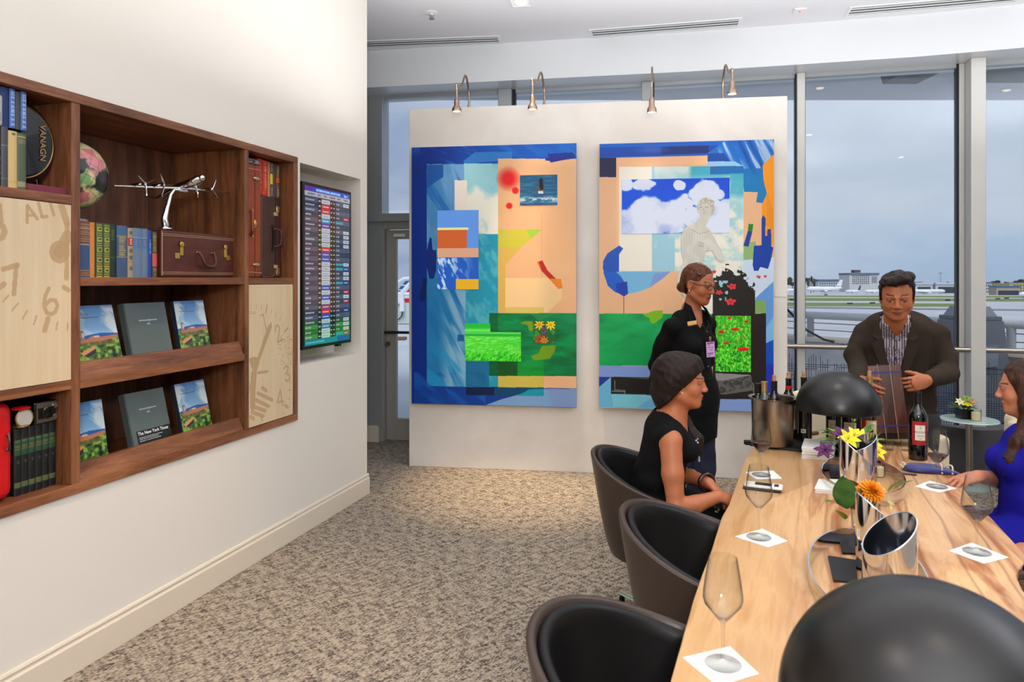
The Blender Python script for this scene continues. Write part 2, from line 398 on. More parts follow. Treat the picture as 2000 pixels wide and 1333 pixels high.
# ---------------- smooth bodies from blended solids -----------------
class SDF:
    def __init__(s, lo, hi, res):
        s.lo = np.array(lo, float); s.res = res
        s.n = np.ceil((np.array(hi, float)-s.lo)/res).astype(int)+1
        s.d = np.full(tuple(s.n), 1.0, np.float32)
        s.ax = [(s.lo[i]+np.arange(s.n[i])*res).astype(np.float32) for i in range(3)]
    def _reg(s, lo, hi, k):
        m = k+3*s.res
        a = np.clip(np.floor((np.array(lo)-m-s.lo)/s.res).astype(int), 0, s.n); b = np.clip(np.ceil((np.array(hi)+m-s.lo)/s.res).astype(int)+1, 0, s.n)
        if np.any(b <= a): return None
        sl = tuple(slice(a[i], b[i]) for i in range(3))
        return sl, s.ax[0][sl[0]][:, None, None], s.ax[1][sl[1]][None, :, None], s.ax[2][sl[2]][None, None, :]
    def _comb(s, sl, di, k, op):
        a = s.d[sl]
        if op == 'sub': di = -di; a = -a; 
        if op == 'sub':
            # smooth max(d, -di) = -smin(-d, di)
            di = -di; h = np.clip(0.5+0.5*(di-a)/max(k, 1e-6), 0, 1) if k else (di > a)
            # here a = -d ; want -smin(a, di)
            r = -(di*(1-h)+a*h-k*h*(1-h))
            s.d[sl] = r
        else:
            h = np.clip(0.5+0.5*(di-a)/max(k, 1e-6), 0, 1)
            s.d[sl] = di*(1-h)+a*h-k*h*(1-h)
    def cone(s, a, b, ra, rb, k=0.0, op='add'):
        a = np.array(a, float); b = np.array(b, float); r = max(ra, rb)
        g = s._reg(np.minimum(a, b)-r, np.maximum(a, b)+r, k)
        if g is None: return s
        sl, X, Y, Z = g; ab = b-a; L = float(ab@ab)+1e-12
        t = np.clip(((X-a[0])*ab[0]+(Y-a[1])*ab[1]+(Z-a[2])*ab[2])/L, 0, 1)
        d = np.sqrt((X-a[0]-t*ab[0])**2+(Y-a[1]-t*ab[1])**2+(Z-a[2]-t*ab[2])**2)-(ra+(rb-ra)*t)
        s._comb(sl, d.astype(np.float32), k, op); return s
    def chain(s, pts, rs, k=0.0, op='add'):
        for i in range(len(pts)-1): s.cone(pts[i], pts[i+1], rs[i], rs[i+1], k if k else 0.004, op)
        return s
    def ell(s, c, r, R=None, k=0.0, op='add'):
        c = np.array(c, float); r = np.array(r, float); m = max(r)
        g = s._reg(c-m, c+m, k)
        if g is None: return s
        sl, X, Y, Z = g; x, y, z = X-c[0], Y-c[1], Z-c[2]
        if R is not None:
            R = np.array(R, float)   # columns = local axes
            x, y, z = (R[0, 0]*x+R[1, 0]*y+R[2, 0]*z, R[0, 1]*x+R[1, 1]*y+R[2, 1]*z, R[0, 2]*x+R[1, 2]*y+R[2, 2]*z)
        k0 = np.sqrt((x/r[0])**2+(y/r[1])**2+(z/r[2])**2); k1 = np.sqrt((x/r[0]**2)**2+(y/r[1]**2)**2+(z/r[2]**2)**2)+1e-9
        d = k0*(k0-1)/k1
        s._comb(sl, d.astype(np.float32), k, op); return s
    def econe(s, a, b, ra, rb, ax, f, k=0.0, op='add'):
        """tapered capsule squashed by factor f along unit axis ax"""
        a = np.array(a, float); b = np.array(b, float); ax = np.array(ax, float); ax /= np.linalg.norm(ax); r = max(ra, rb)
        g = s._reg(np.minimum(a, b)-r, np.maximum(a, b)+r, k)
        if g is None: return s
        sl, X, Y, Z = g
        def st(x, y, z):
            q = (x*ax[0]+y*ax[1]+z*ax[2])*(1/f-1); return x+q*ax[0], y+q*ax[1], z+q*ax[2]
        x, y, z = st(X-a[0], Y-a[1], Z-a[2]); ab = np.array(st(*(b-a))); L = float(ab@ab)+1e-12
        t = np.clip((x*ab[0]+y*ab[1]+z*ab[2])/L, 0, 1)
        d = (np.sqrt((x-t*ab[0])**2+(y-t*ab[1])**2+(z-t*ab[2])**2)-(ra+(rb-ra)*t))*(f if f < 1 else 1)
        s._comb(sl, d.astype(np.float32), k, op); return s
    def wrinkle(s, amp, freq, seed=1, axis=(1, 1, 1)):
        X = s.ax[0][:, None, None]; Y = s.ax[1][None, :, None]; Z = s.ax[2][None, None, :]
        near = np.abs(s.d) < 0.03
        rnd = random.Random(seed); acc = np.zeros(s.d.shape, np.float32)
        idx = np.nonzero(near); x = s.ax[0][idx[0]]; y = s.ax[1][idx[1]]; z = s.ax[2][idx[2]]; v = 0
        for i in range(5):
            kx, ky, kz = [rnd.uniform(-1, 1)*axis[j]*freq for j in range(3)]; ph = rnd.uniform(0, 6)
            v = v+np.sin(kx*x+ky*y+kz*z+ph+1.5*np.sin(0.5*freq*z+ph+0.3*freq*x))
        s.d[idx] += (amp*v/2.2).astype(np.float32); return s
    def cut(s, fn):
        """fn(X,Y,Z)-> positive where material is removed (distance-like)"""
        X = s.ax[0][:, None, None]; Y = s.ax[1][None, :, None]; Z = s.ax[2][None, None, :]
        s.d = np.maximum(s.d, fn(X, Y, Z).astype(np.float32)); return s
    def mesh(s):
        d = s.d; ng = d < 0
        c = np.zeros(tuple(s.n-1), np.uint8)
        for i in (0, 1):
            for j in (0, 1):
                for k in (0, 1): c += ng[i:s.n[0]-1+i, j:s.n[1]-1+j, k:s.n[2]-1+k]
        act = (c > 0) & (c < 8); I = np.stack(np.nonzero(act), 1)
        idm = np.full(act.shape, -1, np.int32); idm[act] = np.arange(len(I))
        cor = [(i, j, k) for i in (0, 1) for j in (0, 1) for k in (0, 1)]
        V = np.stack([d[I[:, 0]+a, I[:, 1]+b, I[:, 2]+e] for a, b, e in cor], 1)
        acc = np.zeros((len(I), 3)); cnt = np.zeros(len(I))
        for p in range(8):
            for q in range(p+1, 8):
                if sum(abs(cor[p][i]-cor[q][i]) for i in range(3)) != 1: continue
                m = (V[:, p] < 0) != (V[:, q] < 0)
                t = np.where(m, V[:, p]/(V[:, p]-V[:, q]+1e-12), 0)
                P = np.array(cor[p])[None]+t[:, None]*(np.array(cor[q])-np.array(cor[p]))[None]
                acc += P*m[:, None]; cnt += m
        co = s.lo+(I+acc/cnt[:, None])*s.res
        qs = []
        for ax in range(3):
            u, v = [(1, 2), (2, 0), (0, 1)][ax]
            s0 = [slice(1, n-1) for n in s.n]; s1 = list(s0); s0[ax] = slice(0, s.n[ax]-1); s1[ax] = slice(1, s.n[ax])
            A = ng[tuple(s0)]; B = ng[tuple(s1)]; E = np.stack(np.nonzero(A != B), 1)
            if not len(E): continue
            off = np.array([1, 1, 1]); off[ax] = 0; E = E+off
            du = np.zeros(3, int); du[u] = 1; dv = np.zeros(3, int); dv[v] = 1
            g = lambda e: idm[e[:, 0], e[:, 1], e[:, 2]]
            q = np.stack([g(E-du-dv), g(E-dv), g(E), g(E-du)], 1)
            inside = ng[E[:, 0], E[:, 1], E[:, 2]]
            q[~inside] = q[~inside][:, ::-1]; qs.append(q)
        return co, np.concatenate(qs)
def sdf_obj(name, S, m, parent=None, loc=(0, 0, 0), colfn=None, smooth_it=0):
    co, q = S.mesh()
    if smooth_it:
        for _ in range(smooth_it):
            acc = np.zeros_like(co); cnt = np.zeros(len(co))
            for a in range(4):
                b = (a+1) % 4
                np.add.at(acc, q[:, a], co[q[:, b]]); np.add.at(cnt, q[:, a], 1)
                np.add.at(acc, q[:, b], co[q[:, a]]); np.add.at(cnt, q[:, b], 1)
            co = co*0.5+0.5*acc/np.maximum(cnt, 1)[:, None]
    me = bpy.data.meshes.new(name); nv = len(co); nf = len(q)
    cl = (co-np.array(loc)[None]).astype(np.float32)
    me.vertices.add(nv); me.vertices.foreach_set('co', cl.ravel())
    me.loops.add(nf*4); me.loops.foreach_set('vertex_index', q.astype(np.int32).ravel())
    me.polygons.add(nf); me.polygons.foreach_set('loop_start', np.arange(nf, dtype=np.int32)*4)
    me.update(calc_edges=True); me.validate(); me.polygons.foreach_set('use_smooth', [True]*len(me.polygons))
    if colfn is not None:
        c = np.clip(colfn(co)/255.0, 0, 1); l = np.where(c <= 0.04045, c/12.92, ((c+0.055)/1.055)**2.4)
        att = me.color_attributes.new('Col', 'FLOAT_COLOR', 'POINT')
        att.data.foreach_set('color', np.concatenate([l, np.ones((nv, 1))], 1).astype(np.float32).ravel())
    me.materials.append(m)
    o = bpy.data.objects.new(name, me); COL.objects.link(o)
    if parent is not None: o.parent = parent
    return o
# ================= THE ROOM =================
M_wall = mat('wall_paint', (230, 225, 216), rough=0.62, bump=(260, 0.03, (1, 1, 1)))
M_ceil = mat('ceiling_paint', (232, 232, 236), rough=0.6)
M_beam = mat('beam_paint', (216, 219, 222), rough=0.28, spec=0.5)
M_base = mat('baseboard_paint', (224, 212, 194), rough=0.35)
M_alu = mat('aluminium_frame', (168, 172, 174), rough=0.38, metal=0.35)
M_alu2 = mat('light_aluminium', (204, 203, 198), rough=0.4, metal=0.25)
M_doorf = mat('door_paint_grey', (168, 164, 156), rough=0.45)
M_blk = mat('black_gasket', (18, 18, 20), rough=0.5)
M_steel = mat('brushed_steel', (178, 170, 160), rough=0.28, metal=1.0)
M_chrome = mat('chrome', (225, 225, 228), rough=0.06, metal=1.0)
M_pane = mat_glass('window_glass', (250, 252, 252), refl=0.9, ior=1.45)

# carpet
def carpet():
    m = bpy.data.materials.new('woven_carpet'); m.use_nodes = True; nt = m.node_tree; b = nt.nodes['Principled BSDF']
    b.inputs['Roughness'].default_value = 0.95; b.inputs['Specular IOR Level'].default_value = 0.1
    tc = N(nt, 'ShaderNodeTexCoord'); mp = N(nt, 'ShaderNodeMapping'); mp.inputs['Rotation'].default_value = (0, 0, -math.radians(41))
    nt.links.new(tc.outputs['Object'], mp.inputs[0])
    def tex(sx, sy, sc_, det=2.0):
        q = N(nt, 'ShaderNodeMapping'); q.inputs['Scale'].default_value = (sx, sy, 1); nt.links.new(mp.outputs[0], q.inputs[0])
        n = N(nt, 'ShaderNodeTexNoise', i_Scale=sc_, i_Detail=det); nt.links.new(q.outputs[0], n.inputs['Vector']); return n.outputs[0]
    a = tex(66, 190, 1.0, 2.0); c = tex(15, 50, 1.0, 3.0); d = tex(44, 12, 1.0, 3.0)
    wv = N(nt, 'ShaderNodeTexWave', wave_type='BANDS', bands_direction='Y', i_Scale=30.0, i_Distortion=0.6)
    nt.links.new(mp.outputs[0], wv.inputs['Vector'])
    def mth(op, x, y):
        n = N(nt, 'ShaderNodeMath', operation=op)
        for i, q in enumerate((x, y)):
            if isinstance(q, (int, float)): n.inputs[i].default_value = q
            else: nt.links.new(q, n.inputs[i])
        return n.outputs[0]
    s = mth('ADD', mth('MULTIPLY', a, 0.9), mth('ADD', mth('MULTIPLY', c, 0.55), mth('MULTIPLY', d, 0.4)))
    s = mth('ADD', s, mth('MULTIPLY', wv.outputs['Color'], 0.12))
    r = N(nt, 'ShaderNodeValToRGB'); e = r.color_ramp.elements
    e[0].position = 0.86; e[0].color = lin((66, 60, 60)); e[1].position = 1.06; e[1].color = lin((184, 168, 150))
    q = e.new(0.95); q.color = lin((128, 114, 102)); 
    # ramp works on 0..1: bring the sum into range
    mr = N(nt, 'ShaderNodeMapRange'); mr.inputs['From Min'].default_value = 0.80; mr.inputs['From Max'].default_value = 1.17
    nt.links.new(s, mr.inputs['Value']); nt.links.new(mr.outputs[0], r.inputs[0])
    e[0].position = 0.16; e[1].position = 0.34
    for i, el in enumerate(sorted(e, key=lambda k: k.position)): pass
    r.color_ramp.elements[0].position = 0.22; r.color_ramp.elements[0].color = lin((84, 76, 72))
    r.color_ramp.elements[1].position = 0.42; r.color_ramp.elements[1].color = lin((138, 124, 110))
    r.color_ramp.elements[2].position = 0.60; r.color_ramp.elements[2].color = lin((180, 166, 148))
    nt.links.new(r.outputs[0], b.inputs['Base Color'])
    bp = N(nt, 'ShaderNodeBump', i_Strength=0.35, i_Distance=0.004); nt.links.new(s, bp.inputs['Height']); nt.links.new(bp.outputs[0], b.inputs['Normal'])
    return m
M_carpet = carpet()

def polyX(px_py, dz, ext_l, ext_r):
    P = []
    for px, py in px_py:
        Y = F*dz/(HZ-py); P.append(Vector((ray(px)*Y, Y, 0)))
    dl = (P[0]-P[1]).normalized(); dr = (P[-1]-P[-2]).normalized()
    a = P[0]+dl*((P[0].x-ext_l)/abs(dl.x)); b = P[-1]+dr*((ext_r-P[-1].x)/abs(dr.x))
    return [a]+P+[b]
SOFF = 3.407
BEAM = polyX([(718, 171), (1350, 139.5), (1552, 126.5), (1790, 111), (2000, 93)], SOFF-EYE, -6.0, 9.0)
GL = polyX([(718, 189.5), (1350, 158), (1552, 145.6), (1875, 125), (2000, 116)], SOFF-EYE, -6.0, 9.0)
def on_line(L, px):
    a = ray(px)
    for p, q in zip(L[:-1], L[1:]):
        d = q-p; den = d.x-a*d.y
        if abs(den) < 1e-9: continue
        t = (a*p.y-p.x)/den
        if -1e-6 <= t <= 1+1e-6 and (p.y+t*d.y) > 0: return p+d*t
    return L[-1]
XL, XR, YB = -6.0, 9.0, -4.2
# floor and ceiling
fl = MB().prism([(XL, YB), (XR, YB), (XR, GL[-1].y+0.1)]+[(p.x, p.y+0.1) for p in reversed(GL[:-1])], -0.12, 0.0)
struct('floor', fl, M_carpet)
ce = MB().prism([(XL, YB), (XR, YB)]+[(p.x, p.y+0.25) for p in reversed(GL)], CEIL, CEIL+0.15)
struct('ceiling', ce, M_ceil)
bm = MB()
for p, q, r, s_ in zip(BEAM[:-1], BEAM[1:], GL[:-1], GL[1:]):
    r2 = r+Vector((0, 0.25, 0)); s2 = s_+Vector((0, 0.25, 0))
    bm.hexa([(p.x, p.y, SOFF), (q.x, q.y, SOFF), (s2.x, s2.y, SOFF), (r2.x, r2.y, SOFF), (p.x, p.y, CEIL), (q.x, q.y, CEIL), (s2.x, s2.y, CEIL), (r2.x, r2.y, CEIL)])
o = struct('trim_1', bm, M_beam); o['label'] = 'white drop beam running along the top of the window wall'

# left wall, in its own frame
WL = Frame((-2.628, 0.0), math.atan2(1.0, 0.2956))
UC = 5.456           # corner
SH = (1.75, 4.541, 0.728, 2.358)      # shelf opening u0,u1,z0,z1
NI = (4.583, 5.357, 1.062, 2.333)     # screen niche
wl = MB(WL.M())
wl.box((-4.6, 0, 0), (UC, 0.65, SH[2])).box((-4.6, 0, SH[3]), (UC, 0.65, CEIL)).box((-4.6, 0, SH[2]), (SH[0], 0.65, SH[3]))
wl.box((SH[1], 0, SH[2]), (NI[0], 0.65, SH[3])).box((NI[1], 0, SH[2]), (UC, 0.65, SH[3]))
wl.box((NI[0], 0, SH[2]), (NI[1], 0.65, NI[2])).box((NI[0], 0, NI[3]), (NI[1], 0.65, SH[3]))
wl.box((NI[0], 0.22, NI[2]), (NI[1], 0.65, NI[3])).box((SH[0], 0.51, SH[2]), (SH[1], 0.65, SH[3]))
struct('wall_left', wl, M_wall)
bb = MB(WL.M())
prof = [(0.0, 0), (-0.016, 0), (-0.016, 0.118), (-0.009, 0.126), (-0.009, 0.134), (-0.013, 0.140), (-0.008, 0.150), (0, 0.152)]
bb.prism([(y, z) for y, z in prof], -4.6, UC+0.014, 'x')
e2 = [(UC-y, z) for y, z in prof]
bb.prism(e2, 0.0, 0.65, 'y')
struct('baseboard_left', bb, M_base, smooth=False, bevel=0.0015)
# solid wall continuing left of the door along the facade
pL = on_line(GL, 738.5); dL = (GL[0]-GL[1]).normalized()
aL = math.atan2(-dL.y, -dL.x)
WF = Frame((pL.x, pL.y), aL)
M_wfar = mat('wall_daylight_cast', (196, 204, 210), rough=0.55)  # blue cast of the daylight is put into this wall's colour
struct('wall_far', MB(WF.M()).box((-4.9, -0.02, 0), (0, 0.3, CEIL)), M_wfar)
struct('baseboard_far', MB(WF.M()).box((-4.9, -0.04, 0), (0.02, -0.02, 0.15)).box((-4.9, -0.034, 0.15), (0.014, -0.02, 0.162)), M_base, bevel=0.002)
struct('wall_back', MB().box((XL, YB-0.15, 0), (XR, YB, CEIL)), M_wall)
struct('wall_right', MB().box((XR, YB, 0), (XR+0.15, GL[-1].y+0.3, CEIL)), M_wall)
struct('wall_side', MB().box((XL-0.15, YB, 0), (XL, GL[0].y+0.3, CEIL)), M_wall)

# facade windows
def facebox(mb, pxa, pxb, z0, z1, f=-0.05, b=0.10):
    p = on_line(GL, pxa); q = on_line(GL, pxb); n = Vector((-(q-p).y, (q-p).x, 0)).normalized()
    if n.y < 0: n = -n
    P = [p+n*f, q+n*f, q+n*b, p+n*b]
    mb.hexa([(v.x, v.y, z0) for v in P]+[(v.x, v.y, z1) for v in P]); return mb
def pane(mb, pxa, pxb, z0, z1, d=0.02):
    L = [pxa]+[px for px in (1350, 1552, 1875, 2000) if pxa < px < pxb]+[pxb]
    for a, b in zip(L[:-1], L[1:]): facebox(mb, a, b, z0, z1, d, d+0.012)
    return mb
WIN = [(1, 748, 975), (2, 1007, 1253), (3, 1278, 1553), (4, 1573, 1868), (5, 1914, 2120), (6, 2150, 2500), (7, 2530, 3000), (8, 3040, 3800)]
rnd = random.Random(5)
M_frit = mat('glass_print_lines', (38, 44, 56), rough=0.5)
for n, a, b in WIN:
    z0 = 2.24 if n == 1 else 0.0
    fr = MB()
    if n == 1:
        facebox(fr, 720, 748, 0, SOFF, -0.03, 0.10)
        facebox(fr, 724, 975, 2.165, 2.24, -0.09, 0.12)
    else: facebox(fr, a, b, 0, 0.05, -0.04, 0.1)
    facebox(fr, a, b, SOFF-0.03, SOFF, 0.0, 0.06)
    o = struct('window_%d' % n, fr, M_alu)
    mu = MB()
    if n == 1: facebox(mu, 975, 1001, 0, SOFF, -0.06, 0.14); 
    if n == 2: facebox(mu, 1253, 1275, 0, SOFF, -0.06, 0.14)
    if n == 3: facebox(mu, 1555, 1571, 0, SOFF, -0.05, 0.13)
    if n == 4: facebox(mu, 1883, 1912, 0, SOFF, -0.16, 0.10); facebox(mu, 1872, 1883, 0, SOFF, -0.02, 0.10)
    if n == 5: facebox(mu, 2120, 2150, 0, SOFF, -0.05, 0.13)
    if n in (6, 7): facebox(mu, b, b+(30 if n == 6 else 40), 0, SOFF, -0.05, 0.13)
    if mu.v:
        struct('mullion', mu, M_alu2 if n in (3, 4) else M_alu, o, bevel=0.006)
        gk = MB()
        for x0, x1 in {1: [(1001, 1007)], 2: [(1275, 1278)], 3: [(1552, 1554.6), (1571.3, 1573)], 4: [(1868, 1872)]}.get(n, []):
            facebox(gk, x0, x1, 0, SOFF, -0.01, 0.05)
        if gk.v: struct('gasket', gk, M_blk, o)
    struct('pane', pane(MB(), a, b, z0+0.04, SOFF-0.02), M_pane, o)
    if n >= 4 or n == 3:
        # printed line pattern on the lower part of the glass
        ln = MB(); p = on_line(GL, a); q = on_line(GL, b); d = (q-p); Lw = d.length; d.normalize(); nn = Vector((-d.y, d.x, 0)); nn = nn if nn.y > 0 else -nn
        def q4(u0, u1, z0_, z1_):
            A = p+d*u0+nn*0.015; B = p+d*u1+nn*0.015
            ln.add([(A.x, A.y, z0_), (B.x, B.y, z0_), (B.x, B.y, z1_), (A.x, A.y, z1_)], [(0, 1, 2, 3)])
        u = 0.01
        while u < Lw:
            top = 0.95-abs(rnd.gauss(0, 0.12)); z = top
            while z > 0.06:
                l = rnd.uniform(0.12, 0.6); q4(u, u+0.0042, max(0.05, z-l), z); z -= l+rnd.choice([0.004, 0.05, 0.1])
            u += 0.019
        z = 0.05
        while z < 0.86:
            u = 0.0; dens = 1.0 if z < 0.6 else 0.45
            while u < Lw:
                l = rnd.uniform(0.08, 0.4)
                if rnd.random() < dens: q4(u, min(Lw, u+l), z, z+0.0045)
                u += l+rnd.choice([0.02, 0.06])
            z += 0.019
        struct('printed_pattern', ln, M_frit, o)
# door_1 with handle bar
dm = MB(); M_door = M_doorf
def dbox(mb, x0, x1, z0, z1, f, b): return facebox(mb, x0, x1, z0, z1, f, b)
dbox(dm, 738, 750, 0, 2.165, -0.02, 0.16); dbox(dm, 738, 940, 2.10, 2.165, 0.0, 0.16); dbox(dm, 930, 942, 0, 2.165, 0.0, 0.16)
o = struct('door_1', dm, M_doorf)
lf = MB(); dbox(lf, 750.5, 770, 0.01, 2.09, 0.06, 0.11); dbox(lf, 770, 912, 0.01, 0.22, 0.06, 0.11); dbox(lf, 770, 912, 2.0, 2.09, 0.06, 0.11); dbox(lf, 912, 930, 0.01, 2.09, 0.06, 0.11)
struct('door_leaf', lf, M_doorf, o, bevel=0.004)
pg = MB(); dbox(pg, 770, 912, 0.22, 2.0, 0.08, 0.09); struct('pane', pg, M_pane, o)
hb = MB(); A = on_line(GL, 753)+Vector((0, -0.0, 0)); B = on_line(GL, 925)
for k, P in ((0, A), (1, B)): hb.tube([(P.x, P.y-0.02, 1.08), (P.x, P.y+0.08, 1.08)], 0.012, 10)
hb.tube([(A.x, A.y-0.02, 1.08), (B.x, B.y-0.02, 1.08)], 0.014, 12)
struct('push_bar', hb, mat('dark_bronze', (92, 86, 80), rough=0.35, metal=0.8), o, smooth=True)
lk = MB(); P = on_line(GL, 756); lk.tube([(P.x, P.y+0.02, 0.96), (P.x, P.y+0.08, 0.96)], 0.024, 20); struct('lock', lk, mat('dark_bronze', (92, 86, 80)), o, smooth=True)
cb = MB(); P = on_line(GL, 772); cb.box((P.x-0.02, P.y+0.02, 2.02), (P.x+0.09, P.y+0.06, 2.05)); struct('closer_plate', cb, M_alu2, o)

# handrail along the window
rl = MB(); pts = []
for px in (1450, 1552, 1700, 1875, 2000, 2300):
    p = on_line(GL, px); pts.append((p.x-0.03, p.y-0.13, 1.022))
rl.tube(pts, 0.022, 14)
rt = tag(rl.obj('guard_rail', M_steel, None, smooth=True), 'brushed steel handrail tube running in front of the big windows', 'rail')
for px in (1563, 1892, 2135):
    p = on_line(GL, px); b_ = MB(); b_.tube([(p.x-0.03, p.y-0.13, 1.022), (p.x, p.y-0.05, 1.0)], 0.008, 8); b_.obj('bracket', M_steel, rt, smooth=True)

# ---- free-standing display wall ----
BDp = Vector((-0.881, 6.005, 0)); BDq = Vector((2.190, 5.577, 0))
WB = Frame(BDp, math.atan2((BDq-BDp).y, (BDq-BDp).x)); BL = (BDq-BDp).length
def plaster():
    m = bpy.data.materials.new('trowelled_plaster'); m.use_nodes = True; nt = m.node_tree; b = nt.nodes['Principled BSDF']; b.inputs['Roughness'].default_value = 0.55
    tc = N(nt, 'ShaderNodeTexCoord'); n = N(nt, 'ShaderNodeTexNoise', i_Scale=1.6, i_Detail=8.0, i_Roughness=0.6, i_Distortion=0.3); nt.links.new(tc.outputs['Object'], n.inputs['Vector'])
    r = N(nt, 'ShaderNodeValToRGB'); r.color_ramp.elements[0].position = 0.35; r.color_ramp.elements[0].color = lin((216, 209, 200)); r.color_ramp.elements[1].position = 0.68; r.color_ramp.elements[1].color = lin((230, 225, 218))
    nt.links.new(n.outputs[0], r.inputs[0]); nt.links.new(r.outputs[0], b.inputs['Base Color']); return m
BH = 3.06
o = struct('wall_display', MB(WB.M()).box((0, 0, 0), (BL, 0.16, BH)), plaster(), bevel=0.004)
o['label'] = 'free-standing plastered display wall carrying the two artworks'
M_card = mat('label_card', (226, 222, 216), rough=0.5)
u0, z0 = WB.uz(1513, 566); u1, z1 = WB.uz(1538, 580)
tag(MB(WB.M()).box((u0, -0.006, z1), (u1-0.01, 0, z0)).obj('caption_card', M_card), 'small pale caption card mounted on the wall right of the artworks', 'card')

# ---- ceiling fittings ----
M_white = mat('white_enamel', (232, 233, 234), rough=0.4)
M_dark = mat('dark_slot', (70, 76, 84), rough=0.6)
M_lamp = mat('lamp_glow', (255, 240, 215), emit=((255, 232, 200), 9.0))
def cpt(px, py): Y = F*(CEIL-EYE)/(HZ-py); return Vector((ray(px)*Y, Y, 0))
def vent(a, b, lab):      # a,b: centre line ends on the ceiling
    d = (b-a); L = d.length; ang = math.atan2(d.y, d.x)
    t = thing('ceiling_vent', lab, 'vent', (a.x, a.y, CEIL), ang, 'linear slot vents in the ceiling')
    W = 0.105
    MB().box((0, -W, -0.006), (L, -W+0.022, 0.0)).box((0, W-0.022, -0.006), (L, W, 0)).box((0, -W+0.022, -0.006), (0.022, W-0.022, 0)).box((L-0.022, -W+0.022, -0.006), (L, W-0.022, 0)).obj('frame', M_white, t, bevel=0.001)
    MB().box((0.022, -W+0.022, -0.002), (L-0.022, W-0.022, -0.0005)).obj('slot_backing', M_dark, t)
    for k in range(3):
        y = -W+0.05+k*0.055
        MB().box((0.022, y-0.009, -0.006), (L-0.022, y+0.009, -0.003)).obj('louvre', M_white, t)
    return t
vent(cpt(640, 90), cpt(978, 77), 'white slot vent in the ceiling above the glass door')
vent(cpt(1152, 66), cpt(1447, 43), 'white slot vent in the ceiling above the two artworks')
vent(cpt(1654, 23), cpt(1998, -6), 'white slot vent in the ceiling near the window corner')
def downl(x, y, lab):
    t = thing('downlight', lab, 'ceiling light', (x, y, CEIL), -0.17, 'recessed square downlights')
    s = 0.085
    f = MB()
    for a, b in (((-s, -s), (s, -s+0.014)), ((-s, s-0.014), (s, s)), ((-s, -s+0.014), (-s+0.014, s-0.014)), ((s-0.014, -s+0.014), (s, s-0.014))): f.box((a[0], a[1], -0.008), (b[0], b[1], 0))
    f.obj('trim_frame', M_white, t, bevel=0.001)
    MB().box((-s+0.014, -s+0.014, -0.003), (s-0.014, s-0.014, -0.001)).obj('reflector', M_white, t)
    MB().lathe([(0.0, -0.012), (0.036, -0.012), (0.042, -0.003)], n=24).obj('lamp', M_lamp, t, smooth=True)
dl_lab = ['square recessed downlight with lit round lamp above the display wall', 'square downlight in the ceiling over the carpet beside the bookshelf']
for i, (x, y, en) in enumerate(DOWN):
    downl(x, y, dl_lab[0] if i == 0 else 'square recessed downlight overhead, outside the picture')
p = cpt(843, 25)
t = thing('sprinkler', 'small white fire sprinkler hanging from the ceiling at left', 'sprinkler', (p.x, p.y, CEIL))
MB().lathe([(0.05, 0), (0.05, -0.005), (0.012, -0.010), (0.010, -0.02)], n=24).obj('escutcheon', M_white, t, smooth=True)
MB().lathe([(0.008, -0.02), (0.008, -0.045), (0.022, -0.048), (0.022, -0.051)], n=16).tube([(0.012, 0, -0.012), (0.016, 0, -0.03), (0.008, 0, -0.046)], 0.002, 6).tube([(-0.012, 0, -0.012), (-0.016, 0, -0.03), (-0.008, 0, -0.046)], 0.002, 6).obj('sprinkler_head', mat('grey_metal', (150, 150, 152), rough=0.4, metal=0.8), t, smooth=True)
p = cpt(1562, 19)
t = thing('smoke_sensor', 'small square ceiling sensor with a red light between two vents', 'sensor', (p.x, p.y, CEIL), -0.2)
MB().box((-0.045, -0.045, -0.012), (0.045, 0.045, 0)).obj('housing', M_white, t, bevel=0.004)
MB().ball((0, 0, -0.014), 0.007, 10, 6).obj('indicator', mat('red_glow', (255, 60, 60), emit=((255, 50, 50), 3.0)), t, smooth=True)

